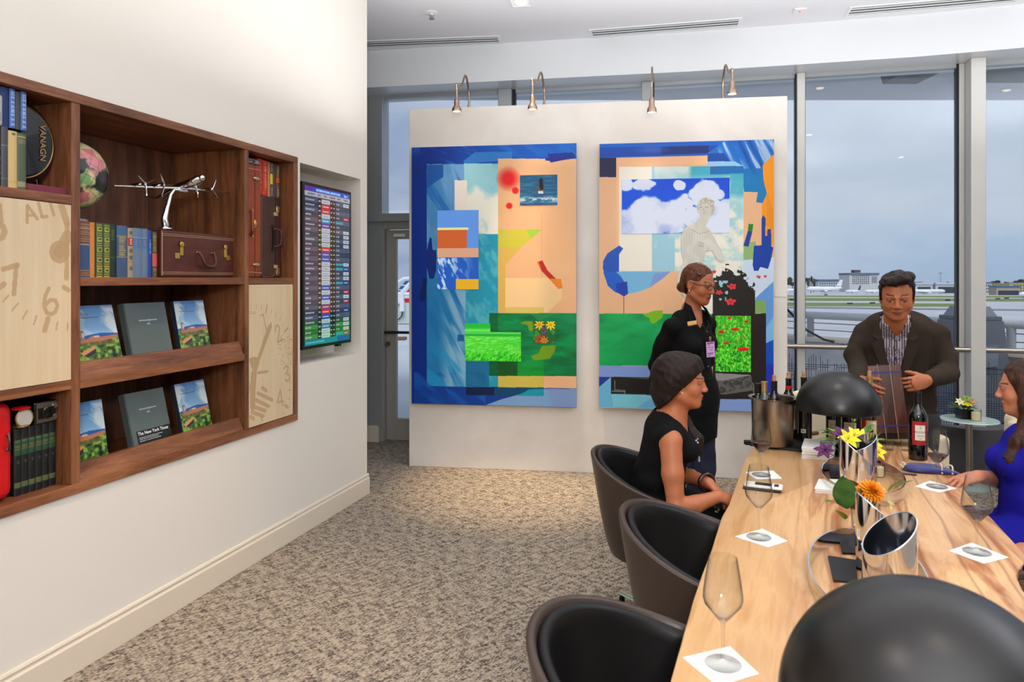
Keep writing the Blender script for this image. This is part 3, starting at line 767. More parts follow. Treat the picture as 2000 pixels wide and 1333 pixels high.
# ---- picture lights on top of the display wall ----
M_nick = mat('satin_nickel', (176, 152, 134), rough=0.25, metal=1.0)
def picture_light(px_base, px_head, py_top, py_h0, py_h1, lab, fwd=0.33):
    ub, _ = WB.uz(px_base, 200); 
    base = WB.w(ub, 0.08, BH)
    t = thing('picture_light', lab, 'lamp', base, 0, 'gooseneck picture lights on the display wall')
    # head position in front of the wall
    hp = WB.w(0, -fwd, 0); fr = Frame((hp.x, hp.y), WB.ang)
    uh, zt = fr.uz(px_head, py_h0); _, zb = fr.uz(px_head, py_h1); H = fr.w(uh, 0, 0)
    um, zm = fr.uz(px_head, py_top)
    def L(v): return v-base
    top = Vector((H.x, H.y, zm)); mid = WB.w(ub, 0.08, 0); 
    P = [Vector((base.x, base.y, BH-0.005)), Vector((base.x, base.y, BH+0.14)), (Vector((base.x, base.y, BH+0.24))*0.72+Vector((H.x, H.y, BH+0.30))*0.28),
         (Vector((base.x, base.y, 0))*0.35+Vector((H.x, H.y, 0))*0.65)+Vector((0, 0, zm+0.0)), top+Vector((0, 0, -0.012)), Vector((H.x, H.y, (zm*0.6+zt*0.4))), Vector((H.x, H.y, zt))]
    # smooth curve through the points
    C = []
    for i in range(len(P)-1):
        a = P[max(i-1, 0)]; b = P[i]; c = P[i+1]; d = P[min(i+2, len(P)-1)]
        for s_ in range(6):
            q = s_/6; C.append(0.5*((2*b)+(c-a)*q+(2*a-5*b+4*c-d)*q*q+(3*b-a-3*c+d)*q**3))
    C.append(P[-1])
    MB().tube([L(v) for v in C], 0.0085, 10).obj('gooseneck', M_nick, t, smooth=True)
    MB().lathe([(0.022, -0.004), (0.022, 0.004), (0.012, 0.008), (0.012, 0.03)], (0, 0, 0), 20).obj('clamp', M_nick, t, smooth=True)
    h = zt-zb; c = L(Vector((H.x, H.y, 0))); 
    MB().lathe([(0.010, zt+0.012), (0.017, zt), (0.021, zt-0.02), (0.021, zt-h*0.52), (0.034, zt-h*0.72), (0.038, zb+0.012), (0.037, zb), (0.031, zb), (0.029, zb+0.02), (0.0, zb+0.022)], c, 24, close=False).obj('lamp_head', M_nick, t, smooth=True, angle=50)
    MB().lathe([(0.0, zb+0.004), (0.030, zb+0.004)], c, 20, close=False).obj('bulb', M_lamp, t)
    light('picture_light_lamp', 'SPOT', (H.x, H.y, zb-0.006), 7, WARM, target=WB.w(uh, -0.04, 1.55), spot_size=math.radians(75), spot_blend=1.0, shadow_soft_size=0.02)
    return t
picture_light(912, 892, 161, 194, 218, 'leftmost gooseneck picture light on top of the display wall')
picture_light(1061, 1040, 152, 188, 214, 'gooseneck picture light with bright lit bulb, second from the door end')
picture_light(1275, 1273, 157, 192, 220, 'gooseneck picture light pointing straight at the viewer in front of a window post', 0.36)
picture_light(1415, 1430, 132, 158, 184, 'rightmost gooseneck picture light, bent higher than the others', 0.30)
# ================= BOOKSHELF IN THE LEFT WALL =================
W_sh = wood('walnut', (66, 37, 23), (120, 72, 45), (160, 105, 68), 'x', 1.6, 0.4)
W_shz = wood('walnut_upright', (70, 41, 26), (124, 76, 48), (162, 106, 70), 'z', 1.6, 0.4)
W_back = wood('dark_walnut_back', (58, 34, 24), (106, 68, 50), (136, 92, 70), 'z', 1.1, 0.5)
def wthing(name, label, cat, u, d, z, group=None, rz=0.0):
    return thing(name, label, cat, WL.w(u, d, z), WL.ang+rz, group)
T = 0.036; FR = -0.014; DP = 0.50
t = wthing('bookcase', 'built-in walnut bookcase of open compartments and pale clock-face panels', 'bookcase', SH[0], 0, SH[2])
def B(mb, u0, u1, d0, d1, z0, z1): return mb.box((u0-SH[0], d0, z0-SH[2]), (u1-SH[0], d1, z1-SH[2]))
for a, b in ((SH[2], SH[2]+0.04), (SH[3]-0.04, SH[3])): fr = MB(); B(fr, SH[0], SH[1], FR, DP, a, b); fr.obj('frame_board', W_sh, t, bevel=0.002)
for a, b in ((SH[0], SH[0]+0.04), (SH[1]-0.045, SH[1])): up = MB(); B(up, a, b, FR, DP, SH[2]+0.04, SH[3]-0.04); up.obj('side_board', W_shz, t, bevel=0.002)
U1 = (2.958, 2.999); U2 = (4.038, 4.072); UR = SH[1]-0.045
for a, b in (U1, U2): m_ = MB(); B(m_, a, b, FR+0.004, DP, SH[2]+0.04, SH[3]-0.04); m_.obj('divider', W_shz, t, bevel=0.002)
bk = MB(); B(bk, SH[0]+0.04, UR, DP-0.01, DP+0.005, SH[2]+0.04, SH[3]-0.04); bk.obj('back_panel', W_back, t)
for (u0, u1, z0, z1) in ((SH[0]+0.04, U1[0], 1.903, 1.940), (SH[0]+0.04, U1[0], 1.155, 1.192), (U1[1], U2[0], 1.573, 1.609), (U1[1], U2[0], 1.152, 1.189), (U2[1], UR, 1.573, 1.609)):
    m_ = MB(); B(m_, u0, u1, FR+0.004, DP, z0, z1); m_.obj('shelf', W_sh, t, bevel=0.002)
def lip(z, h):
    m_ = MB(); x0, x1 = U1[1]-SH[0], U2[0]-SH[0]-0.004; z -= SH[2]
    m_.hexa([(x0, -0.004, z), (x1, -0.004, z), (x1, 0.016, z), (x0, 0.016, z), (x0, 0.020, z+h), (x1, 0.020, z+h), (x1, 0.040, z+h), (x0, 0.040, z+h)])
    m_.obj('display_ledge', W_sh, t, bevel=0.001)
lip(1.189, 0.068); lip(0.768, 0.070)
# maple clock panels, painted: quads given in picture rows/columns of the close-up views
M_paint = mat_attr('printed_maple', rough=0.38)
def maple(cv, seed):
    g = cv.n(9, 90, seed, 4)*0.6+cv.n(3, 400, seed+3, 3)*0.4
    a = np.array((226, 206, 172.)); b = np.array((212, 188, 152.))
    cv.c = a*(1-g[..., None])+b*g[..., None]
SHC = (184, 151, 110)
# left panel: crop [0,380,150,770] at 513x1333 (scale 3.42); extends left beyond the picture
uL0, uL1 = SH[0]+0.043, U1[0]-0.003; zT, zB = 1.900, 1.195
w_, h_ = uL1-uL0, zT-zB
cv = Canvas(430, 300, [(0, 0), (w_, 0), (w_, h_), (0, h_)]); 
def LP(cx, cy):       # crop pixel -> panel metres from its top-left corner
    u, z = WL.uz(cx/3.42, 380+cy/3.418, FR); return (u-uL0, zT-z)
maple(cv, 3); cv.c = cv.c
def maple2(cv, seed):
    g = fbm(cv.X*30, cv.Y*2.5, seed, 4)*0.6+fbm(cv.X*120, cv.Y*1.2, seed+3, 3)*0.4
    a = np.array((228, 208, 174.)); b = np.array((208, 182, 144.)); cv.c = a*(1-g[..., None])+b*g[..., None]
maple2(cv, 3)
def S(pts, wd): cv.paint(cv.stroke([LP(*p) for p in pts], wd), SHC, 0.8)
S([(25, 500), (120, 472)], 0.020); S([(112, 475), (97, 665)], 0.018)                     # 7
six = [(330, 628), (305, 680), (297, 740), (315, 790), (345, 800), (375, 785), (388, 740), (372, 708), (340, 705), (312, 735)]
S(six, 0.016)
S([(185, 185), (188, 75)], 0.014); S([(188, 75), (252, 162)], 0.014); S([(187, 140), (228, 138)], 0.012)   # A
S([(262, 60), (284, 148)], 0.014); S([(284, 150), (318, 148)], 0.014); S([(340, 60), (362, 135)], 0.014)     # L T
S([(0, 200), (25, 215), (36, 250), (22, 285), (0, 296)], 0.022)
S([(400, 385), (455, 280)], 0.050); cv.paint(cv.disc(*LP(402, 385), 0.045), SHC, 0.8)
S([(415, 75), (450, 190)], 0.03); S([(452, 200), (448, 560)], 0.02)
S([(430, 620), (460, 640)], 0.02); S([(0, 625), (30, 600)], 0.02); S([(0, 70), (10, 180)], 0.02)
S([(325, 830), (302, 908)], 0.022)
for a, b in (((25, 715), (62, 675)), ((85, 775), (125, 728)), ((155, 830), (185, 778)), ((230, 868), (248, 812)), ((378, 905), (388, 855)), ((452, 910), (456, 855))): S([a, b], 0.007)
pn = MB(); B(pn, uL0, uL1, -0.010, 0.012, zB, zT); pnl = pn.obj('clock_panel', mat('maple_edge', (214, 192, 158), rough=0.4), t)
pnl['label'] = 'pale maple panel printed with tan clock numerals 7 and 6'
cv.obj('clock_print', flatP((uL0-SH[0], -0.0112, zT-SH[2]), (w_, 0, 0), (0, 0, -h_)), M_paint, pnl)
# right panel: crop [470,550,585,850] at 511x1333 (scale 4.443)
uR0, uR1 = U2[1]+0.003, UR-0.003; zT, zB = 1.570, 0.772
w_, h_ = uR1-uR0, zT-zB
cv = Canvas(240, 440, [(0, 0), (w_, 0), (w_, h_), (0, h_)]); maple2(cv, 9)
def LP(cx, cy):
    u, z = WL.uz(470+cx/4.443, 550+cy/4.443, -0.01); return (u-uR0, zT-z)
def PG(pts): cv.paint(cv.inpoly([LP(*p) for p in pts]), SHC, 0.85)
PG([(268, 350), (272, 400), (165, 690), (148, 660), (232, 400)])                     # hour hand
PG([(68, 675), (110, 655), (152, 662), (165, 700), (140, 790), (140, 830), (135, 860), (130, 960), (125, 1110), (100, 1130), (85, 1100), (82, 930), (95, 890), (75, 960), (72, 1000), (58, 1000), (60, 960), (90, 860), (88, 800), (105, 770)])
PG([(145, 785), (225, 770), (252, 780), (225, 795), (145, 808)])
def S(pts, wd): cv.paint(cv.stroke([LP(*p) for p in pts], wd), SHC, 0.75)
S([(175, 298), (198, 285), (222, 420)], 0.010)                                       # 1
S([(302, 430), (303, 395), (322, 380), (335, 400), (335, 440), (322, 525), (365, 508)], 0.014)    # 2
S([(378, 755), (395, 732), (412, 745), (408, 780), (393, 800), (420, 812), (428, 845), (408, 868), (390, 855)], 0.014)   # 3
S([(370, 1040), (320, 1050), (345, 940), (365, 1075)], 0.013)                        # 4
for a, b in (((190, 925), (225, 950)), ((150, 970), (275, 1030)), ((135, 1030), (245, 1085)), ((120, 1090), (215, 1125)), ((100, 1135), (200, 1170)), ((85, 1175), (115, 1195))): S([a, b], 0.022)
S([(180, 1175), (190, 1210)], 0.012); S([(380, 440), (410, 405)], 0.014); S([(385, 1075), (412, 1095)], 0.018); S([(220, 270), (230, 205)], 0.012)
for a, b in (((90, 235), (92, 200)), ((135, 240), (138, 195)), ((178, 248), (182, 200)), ((262, 285), (272, 240)), ((300, 305), (312, 270)), ((335, 340), (350, 312)), ((362, 385), (378, 360)), ((405, 485), (425, 468)), ((425, 870), (445, 880)), ((410, 940), (440, 950)), ((405, 1015), (430, 1020)), ((365, 1135), (380, 1155))): S([a, b], 0.005)
rn = random.Random(4)
for k in range(46):
    x, y = rn.uniform(322, 440), rn.uniform(480, 720)
    if abs((y-600)-(x-380)*0.2) < 130: S([(x, y), (x+rn.uniform(6, 20), y+rn.uniform(-16, 16))], 0.0045)
S([(80, 265), (130, 268)], 0.004); S([(80, 280), (130, 280)], 0.004)
pn = MB(); B(pn, uR0, uR1, -0.008, 0.012, zB, zT); pnl = pn.obj('clock_panel', mat('maple_edge', (214, 192, 158)), t)
pnl['label'] = 'narrow pale maple panel printed with tan clock hands and numerals 1 to 4'
cv.obj('clock_print', flatP((uR0-SH[0], -0.0092, zT-SH[2]), (w_, 0, 0), (0, 0, -h_)), M_paint, pnl)

# ---- books ----
M_page = mat('book_pages', (222, 210, 184), rough=0.8)
M_spine = mat_attr('spine_print', rough=0.45)
def book(label, u0, u1, z0, z1, d, cover, spine=None, depth=0.17, group='books in the bookcase', cat='book', rough=0.5, cz=None):
    """standing book, spine towards the room; spine(cv) paints the spine canvas in 0..1 x 0..1"""
    W = u1-u0; H = z1-z0
    t = wthing('book', label, cat, u0, d, z0, group)
    c = mat('cloth_%d_%d_%d' % cover, cover, rough=rough)
    b = MB(); rd = min(0.006, W*0.25, depth*0.3)
    # cover wrapped round the pages: curved spine
    pr = [(0, depth), (0, rd), (W*0.18, rd*0.35), (W*0.5, 0), (W*0.82, rd*0.35), (W, rd), (W, depth), (W-0.0025, depth), (W-0.0025, rd+0.003), (0.0025, rd+0.003), (0.0025, depth)]
    b.prism(pr, 0, H)
    b.obj('cover', c, t)
    MB().box((0.0025, rd+0.003, 0.004), (W-0.0025, depth-0.005, H-0.004)).obj('pages', M_page, t)
    if spine:
        nx = max(8, int(W/0.0016)); ny = max(20, int(H/0.0022))
        cv = Canvas(nx, ny, [(0, 0), (1, 0), (1, 1), (0, 1)], base=cover); spine(cv)
        def P(u, v):
            x = u*W; y = np.interp(u, [0, 0.18, 0.5, 0.82, 1], [rd, rd*0.35, 0, rd*0.35, rd])-0.0008
            return np.stack([x, y, (1-v)*H], 1)
        cv.obj('spine_label', P, M_spine, t)
    return t
G1, G2 = (206, 170, 84), (190, 180, 150)
def bands(rows, c, x0=0.08, x1=0.92, th=0.012):
    def f(cv):
        for r in rows: cv.rect(x0, r, x1, r+th, c)
    return f
def sp_mix(items):
    def f(cv):
        for it in items:
            if it[0] == 'r': cv.rect(*it[1:])
            elif it[0] == 't':      # illegible title marks, vertical
                _, x, y0, y1, wd, c, seed = it; rr = random.Random(seed); y = y0
                while y < y1:
                    h = rr.uniform(0.008, 0.022); cv.rect(x-wd/2, y, x+wd/2*rr.uniform(0.3, 1), y+h*0.55, c); y += h
            elif it[0] == 'o':
                _, x, y, rx, ry, c = it; cv.paint(cv.disc(x, y, rx, ry), c); cv.paint(cv.disc(x, y, rx*0.55, ry*0.55), (90, 80, 60))
    return f
# centre top compartment, left to right
def red_blue(cv):
    cv.rect(0, 0, 1, 0.42, (118, 74, 58)); cv.rect(0, 0.88, 1, 0.96, (118, 74, 58))
    for r in (0.05, 0.12, 0.19, 0.23, 0.31, 0.35, 0.41, 0.87, 0.955): cv.rect(0, r, 1, r+0.012, (176, 160, 140))
    for r in (0.08, 0.15, 0.27, 0.91): cv.rect(0.15, r, 0.85, r+0.025, (170, 120, 84), 0.6)
ZS = 1.609
book('blue book with reddish bands, first on the shelf below the globe', 3.0040, 3.0640, ZS, 1.850, 0.07, (44, 74, 112), red_blue)
book('blue book with reddish bands, second on the shelf, beside the orange spine', 3.0649, 3.1223, ZS, 1.848, 0.07, (52, 86, 128), red_blue)
book('narrow plain orange book on the shelf below the globe', 3.1240, 3.1487, ZS, 1.846, 0.072, (206, 132, 62), bands((0.05, 0.95), (180, 100, 40)))
def gg(cv):
    cv.rect(0.05, 0, 0.95, 1, (60, 96, 42))
    for r in np.arange(0.03, 1, 0.19):
        cv.rect(0.1, r, 0.9, r+0.012, G1); cv.rect(0.1, r+0.15, 0.9, r+0.162, G1); cv.rect(0.15, r+0.04, 0.85, r+0.125, (172, 166, 70)); cv.rect(0.3, r+0.06, 0.7, r+0.10, (52, 76, 36))
book('green and gold tooled book, left of two matching ones', 3.1505, 3.1885, ZS, 1.846, 0.07, (44, 70, 36), gg)
book('green and gold tooled book, right of two matching ones', 3.1893, 3.2264, ZS, 1.845, 0.07, (44, 70, 36), gg)
book('dark bottle-green book in the middle of the row beside the tooled pair', 3.2282, 3.2617, ZS, 1.846, 0.075, (24, 46, 36), sp_mix([('t', 0.5, 0.1, 0.3, 0.6, (70, 100, 60), 2), ('r', 0.1, 0.62, 0.9, 0.64, (60, 90, 50))]))
book('grey-blue book with a faded gold title in the middle of the row', 3.2635, 3.3200, ZS, 1.843, 0.07, (60, 88, 122), sp_mix([('r', 0, 0.0, 1, 0.2, (66, 96, 134)), ('r', 0.1, 0.2, 0.9, 0.6, (84, 92, 104)), ('t', 0.5, 0.22, 0.58, 0.7, (168, 150, 110), 5), ('r', 0, 0.2, 1, 0.21, (150, 140, 110)), ('r', 0, 0.6, 1, 0.61, (150, 140, 110))]))
book('beige ornamented book with a small red title patch', 3.3217, 3.3517, ZS, 1.836, 0.068, (158, 146, 122), sp_mix([('r', 0.02, 0.2, 0.98, 0.37, (166, 34, 34)), ('t', 0.5, 0.22, 0.35, 0.5, (220, 170, 120), 8), ('r', 0.02, 0.68, 0.98, 0.71, (180, 120, 60)), ('o', 0.5, 0.1, 0.36, 0.05, (120, 110, 88)), ('o', 0.5, 0.46, 0.36, 0.05, (120, 110, 88)), ('o', 0.5, 0.6, 0.36, 0.05, (120, 110, 88)), ('o', 0.5, 0.82, 0.36, 0.05, (120, 110, 88))]))
def bt(cv):
    cv.rect(0, 0, 1, 1, (96, 122, 152)); cv.rect(0.05, 0.2, 0.95, 0.42, (62, 110, 172))
    for x in (0.3, 0.7):
        for r in np.arange(0.24, 0.4, 0.04): cv.rect(x-0.12, r, x+0.12, r+0.015, (160, 140, 100), 0.8)
    for x in (0.1, 0.3, 0.5, 0.7, 0.9):
        for r in np.arange(0.46, 0.92, 0.06): cv.rect(x-0.02, r, x+0.02, r+0.03, (150, 142, 112), 0.7)
    cv.rect(0, 0.19, 1, 0.2, (180, 170, 130))
book('thick light-blue book with columns of faded gold ornament', 3.3535, 3.4082, ZS, 1.838, 0.07, (88, 112, 140), bt)
book('light-blue book beside the bright royal-blue spine', 3.4091, 3.4418, ZS, 1.838, 0.071, (92, 116, 146), bt)
book('slim bright royal-blue book near the brown suitcase', 3.4435, 3.4665, ZS, 1.833, 0.072, (20, 60, 150), sp_mix([('t', 0.5, 0.2, 0.5, 0.5, (120, 150, 200), 12)]))
book('dark olive book with a pink-red patch touching the brown suitcase', 3.4682, 3.5000, ZS, 1.828, 0.07, (70, 66, 50), sp_mix([('r', 0.03, 0.47, 0.97, 0.76, (196, 84, 76)), ('t', 0.5, 0.05, 0.44, 0.7, (140, 120, 70), 3), ('t', 0.5, 0.8, 0.97, 0.7, (140, 120, 70), 4)]))
# left top compartment
ZL = 1.940
book('black book at the far left of the top left compartment', 2.6252, 2.6890, ZL, 2.16, 0.012, (26, 26, 30), sp_mix([('t', 0.8, 0.1, 0.9, 0.3, (150, 140, 110), 3)]), depth=0.022)
book('dark grey book standing left of the cream one', 2.6900, 2.7152, ZL, 2.165, 0.012, (66, 68, 76), sp_mix([('r', 0, 0.3, 1, 0.31, (150, 140, 100)), ('r', 0, 0.33, 1, 0.335, (150, 140, 100)), ('r', 0, 0.85, 1, 0.86, (120, 110, 90))]), depth=0.022)
book('cream-yellow book under the upper blue books', 2.7162, 2.7510, ZL, 2.155, 0.012, (206, 178, 120), sp_mix([('o', 0.5, 0.05, 0.3, 0.03, (180, 150, 90)), ('r', 0.1, 0.88, 0.9, 0.89, (180, 150, 90))]), depth=0.022)
book('sage-green book beside the round black case', 2.7520, 2.7866, ZL, 2.152, 0.012, (76, 90, 70), sp_mix([('r', 0, 0.05, 1, 0.07, (170, 160, 120)), ('r', 0.1, 0.1, 0.9, 0.18, (110, 110, 80)), ('r', 0, 0.86, 1, 0.95, (150, 146, 110))]), depth=0.022)
def blu(cv):
    cv.rect(0, 0, 1, 1, (44, 92, 170)); rr = random.Random(3); y = 0.05
    while y < 0.95: cv.rect(0.2, y, 0.8, y+0.022, (170, 196, 226)); cv.rect(0.35, y+0.006, 0.6, y+0.014, (44, 92, 170)); y += 0.04
book('blue book with white lettering standing on the lower books', 2.7233, 2.7461, 2.166, 2.314, 0.016, (26, 62, 134), blu, depth=0.018)
book('dark slate book standing between two upper blue books', 2.7477, 2.7663, 2.166, 2.308, 0.016, (62, 64, 72), None, depth=0.018)
book('blue book with white lettering next to the round black case', 2.7679, 2.7909, 2.166, 2.314, 0.016, (26, 62, 134), blu, depth=0.018)
book('navy book at the left end of the upper stack of books', 2.6902, 2.7213, 2.166, 2.312, 0.016, (18, 48, 104), None, depth=0.018)
# burgundy book lying flat
t = wthing('book', 'thin burgundy book lying flat in front of the round black case', 'book', 2.7855, 0.008, ZL, 'books in the bookcase')
MB().prism([(0.0, 0.003), (0.004, 0.0), (0.10, 0.0), (0.10, 0.003), (0.007, 0.003), (0.005, 0.014), (0.007, 0.024), (0.10, 0.024), (0.10, 0.027), (0.004, 0.027), (0.0, 0.022)], 0.0, 0.1715, 'x').obj('cover', mat('burgundy_cloth', (118, 42, 62), rough=0.5), t)
MB().box((0.003, 0.007, 0.003), (0.1675, 0.098, 0.024)).obj('pages', M_page, t)
# white-grey small device at the far left edge
t = wthing('tape_player', 'small pale grey device standing on the black book at the left edge', 'device', 2.6006, 0.0, 2.162)
MB().box((0, 0, 0), (0.085, 0.06, 0.115)).obj('body', mat('pale_grey_plastic', (168, 168, 170), rough=0.4), t, bevel=0.01, seg=3)
MB().box((0.01, -0.002, 0.02), (0.075, 0.0, 0.05)).obj('speaker_grille', mat('grey_metal', (150, 150, 152), rough=0.4, metal=0.8), t)
# round black case with gold lettering, standing on its edge
t = wthing('round_case', 'round glossy black hat case with worn gold lettering standing on edge', 'case', 2.805, 0.037, 1.968)
M_gb = mat('glossy_black', (14, 14, 18), rough=0.22, coat=0.4)
R_ = 0.163
MB().lathe([(0, 0.0), (R_-0.03, 0.004), (R_-0.015, 0.02), (R_, 0.03), (R_, 0.12), (R_-0.02, 0.13), (0, 0.13)], (-0.02, 0, R_+0.002), 48, 'y').obj('case_body', M_gb, t, smooth=True, angle=40)
MB().tube([(-0.02+(R_-0.022)*math.cos(a), 0.012, R_+(R_-0.022)*math.sin(a)) for a in np.linspace(0, 2*PI, 48, endpoint=False)], 0.0022, 6, closed=True).obj('gold_rim', mat('worn_gold', (176, 150, 96), rough=0.35, metal=0.9), t, smooth=True)
M_gt = mat('gold_lettering', (170, 128, 72), rough=0.5)
lettering('lettering', 'VANAGN', 0.034, Matrix.Translation((0.055, -0.002, R_+0.078)) @ Matrix.Rotation(PI/2, 4, 'Y') @ TXT, M_gt, t)
# ---- globe ----
gu, gz, gd = 3.075, 2.045, 0.17
t = wthing('desk_globe', 'antique globe with dark oceans and pastel continents behind the divider', 'globe', gu+0.03, gd, 1.851)
R_ = 0.150; cz_ = 0.20
cvg = Canvas(420, 210, [(0, 0), (2, 0), (2, 1), (0, 1)], base=(20, 30, 30))
nn = cvg.n(0.34, 0.26, 23, 5); n3 = cvg.n(0.2, 0.2, 31, 4)
land = np.clip((nn+0.10*(0.5-cvg.Y)-0.53)*22, 0, 1); cvg.paint(land, (214, 200, 150))
cvg.paint(land*np.clip((n3-0.52)*14, 0, 1), (206, 120, 130)); cvg.paint(land*np.clip((0.40-n3)*14, 0, 1), (120, 170, 110))
cvg.paint(np.clip((0.12-np.abs(nn-0.47)*4)*0, 0, 1), (0, 0, 0))
cvg.paint((np.abs(((cvg.X*12) % 1)-0.5) > 0.485).astype(float)*0.5, (20, 20, 20)); cvg.paint((np.abs(((cvg.Y*9) % 1)-0.5) > 0.485).astype(float)*0.5, (20, 20, 20))
def PS(u, v):
    th = v*PI; a = -u*2*PI
    p = np.stack([np.sin(th)*np.cos(a), np.sin(th)*np.sin(a), np.cos(th)], 1)*R_
    k = 0.41; q = p.copy(); q[:, 0] = p[:, 0]*math.cos(k)+p[:, 2]*math.sin(k); q[:, 2] = -p[:, 0]*math.sin(k)+p[:, 2]*math.cos(k)
    q[:, 2] += cz_; return q
gl_ = cvg.obj('globe_ball', PS, mat_attr('globe_print', rough=0.3, coat=0.3), t)
ax = Vector((math.sin(0.41), 0, math.cos(0.41)))
MB().tube([Vector((0, 0, cz_))+Vector((ax.x*math.cos(a)-math.cos(0.41)*math.sin(a), 0, ax.z*math.cos(a)+math.sin(0.41)*math.sin(a)))*(R_+0.008) for a in np.linspace(0, PI, 24)], 0.004, 8).obj('meridian_arm', M_steel, t, smooth=True)
MB().lathe([(0.075, 0), (0.075, 0.008), (0.02, 0.018), (0.009, 0.03), (0.009, cz_-R_-0.002)], (0, 0, 0), 28).obj('stand', M_steel, t, smooth=True)
# ---- model aeroplane in chrome ----
UP = WL.uz(336, 400, 0.09)[0]
t = wthing('model_aeroplane', 'chrome model aeroplane with four propellers on a curved stand', 'model', UP, 0.09, 1.848)
pw = [WL.uz(px, py, 0.09) for px, py in ((222, 363), (290, 366), (355, 368), (400, 372), (451, 376))]
L0 = [(u-UP, 0.0, z-1.848) for u, z in pw]
m_ = MB(); m_.tube(L0, [0.005, 0.010, 0.013, 0.010, 0.004], 10, flat=0.6); m_.obj('wing', M_chrome, t, smooth=True)
cb_ = Vector(L0[2])
m_ = MB(); m_.tube([cb_+Vector((0.03, -0.10, 0.052)), cb_+Vector((0.024, -0.085, 0.048)), cb_+Vector((0.010, -0.03, 0.022)), cb_+Vector((0, 0.02, 0.008)), cb_+Vector((-0.02, 0.09, -0.03)), cb_+Vector((-0.032, 0.135, -0.05))], [0.008, 0.019, 0.021, 0.019, 0.011, 0.004], 16)
m_.ball(cb_+Vector((0.028, -0.096, 0.052)), 0.017, 14, 10); m_.obj('fuselage', M_chrome, t, smooth=True, angle=60)
m_ = MB(); tl = cb_+Vector((-0.05, 0.13, -0.055))
tp = [WL.uz(px, py, 0.19) for px, py in ((286, 384), (357, 391))]
m_.tube([(tp[0][0]-UP, 0.10, tp[0][1]-1.848), (tp[1][0]-UP, 0.10, tp[1][1]-1.848)], 0.006, 8, flat=0.4)
m_.tube([(tp[0][0]-UP+0.13, 0.10, tp[0][1]-1.848), (tp[0][0]-UP+0.155, 0.10, tp[0][1]-1.848+0.05)], 0.006, 8, flat=0.4); m_.obj('tailplane', M_chrome, t, smooth=True)
for k, (px, py, a0) in enumerate(((284, 359, 0.5), (321, 361, 0.1), (383, 364, 0.6), (414, 370, 1.2))):
    u, z = WL.uz(px, py, 0.03); c = Vector((u-UP, -0.06, z-1.848)); pr_ = MB()
    pr_.tube([c, c+Vector((0, 0.075, 0.0))], [0.007, 0.004], 10)
    for j in range(3):
        an = a0+j*2*PI/3; d = Vector((math.cos(an), -0.12, math.sin(an)))
        pr_.tube([c, c+d*0.02, c+d*0.042, c+d*0.058], [0.003, 0.006, 0.005, 0.002], 8, flat=0.4)
    pr_.obj('propeller', M_chrome, t, smooth=True)
sd = [Vector((-0.045, 0, 0.012)), Vector((-0.052, 0, 0.05)), Vector((-0.036, 0, 0.10)), Vector((-0.012, 0, 0.17)), Vector((0.012, 0, 0.20)), cb_+Vector((0.02, -0.01, -0.012))]
m_ = MB(); m_.tube(sd, [0.020, 0.017, 0.013, 0.010, 0.009, 0.010], 12); m_.lathe([(0.035, 0), (0.034, 0.004), (0.016, 0.012)], (-0.045, 0, 0), 24); m_.obj('stand', M_chrome, t, smooth=True, angle=50)

# ---- suitcases ----
M_brs = mat('brass', (212, 178, 96), rough=0.25, metal=1.0)
M_l1 = mat('oxblood_leather', (76, 34, 27), rough=0.38, bump=(180, 0.12, (1, 1, 1)), noise=(14, (94, 44, 35), 0.4, 0.7, (1, 1, 1)))
M_l2 = mat('tan_leather', (150, 66, 34), rough=0.4, bump=(180, 0.12, (1, 1, 1)), noise=(10, (132, 52, 28), 0.35, 0.7, (1, 1, 1)))
M_l3 = mat('dark_brown_leather', (56, 30, 28), rough=0.36, bump=(180, 0.12, (1, 1, 1)), noise=(10, (72, 40, 34), 0.4, 0.7, (1, 1, 1)))
M_st = mat('pale_stitching', (186, 150, 118), rough=0.6)
t = wthing('suitcase', 'oxblood leather suitcase with two brass latches lying below the model aeroplane', 'suitcase', 3.505, 0.055, ZS)
W, H, D = 0.525, 0.232, 0.33
MB().box((0, 0, 0), (W, D, H)).obj('body', M_l1, t, bevel=0.010, seg=3)
m_ = MB(); m_.box((0.0, -0.001, 0.150), (W, 0.001, 0.1515)); m_.obj('lid_seam', mat('seam_dark', (40, 18, 16)), t)
m_ = MB()
for z in (0.018, 0.026, 0.205, 0.213): m_.tube([(0.004, -0.001, z), (W-0.004, -0.001, z)], 0.0013, 5)
m_.tube([(0.003, -0.001, 0.01), (0.003, -0.001, H-0.01)], 0.002, 5); m_.obj('piping', M_st, t, smooth=True)
hc = 0.300
MB().tube([(hc-0.055, -0.004, 0.130), (hc-0.050, -0.020, 0.112), (hc-0.043, -0.030, 0.075), (hc-0.030, -0.032, 0.060), (hc, -0.032, 0.056), (hc+0.030, -0.032, 0.060), (hc+0.043, -0.030, 0.075), (hc+0.050, -0.020, 0.112), (hc+0.055, -0.004, 0.130)], [0.006, 0.007, 0.008, 0.010, 0.011, 0.010, 0.008, 0.007, 0.006], 12).obj('handle', M_l1, t, smooth=True)
for x in (hc-0.055, hc+0.055): MB().box((x-0.014, -0.005, 0.124), (x+0.014, 0.0, 0.134)).obj('handle_mount', M_brs, t, bevel=0.002)
for x, s_ in ((0.125, -1), (0.448, 1)):
    m_ = MB(); m_.box((x-0.011, -0.008, 0.110), (x+0.011, 0, 0.158)).box((x+s_*0.011, -0.006, 0.094), (x+s_*0.042, 0, 0.122)).lathe([(0.015, -0.008), (0.013, -0.011), (0, -0.012)], (x, 0, 0.165), 16, 'y')
    m_.obj('latch', M_brs, t, bevel=0.0015)
t = wthing('suitcase', 'tall tan-orange leather suitcase standing upright in the top right compartment', 'suitcase', U2[1]+0.006, 0.045, ZS)
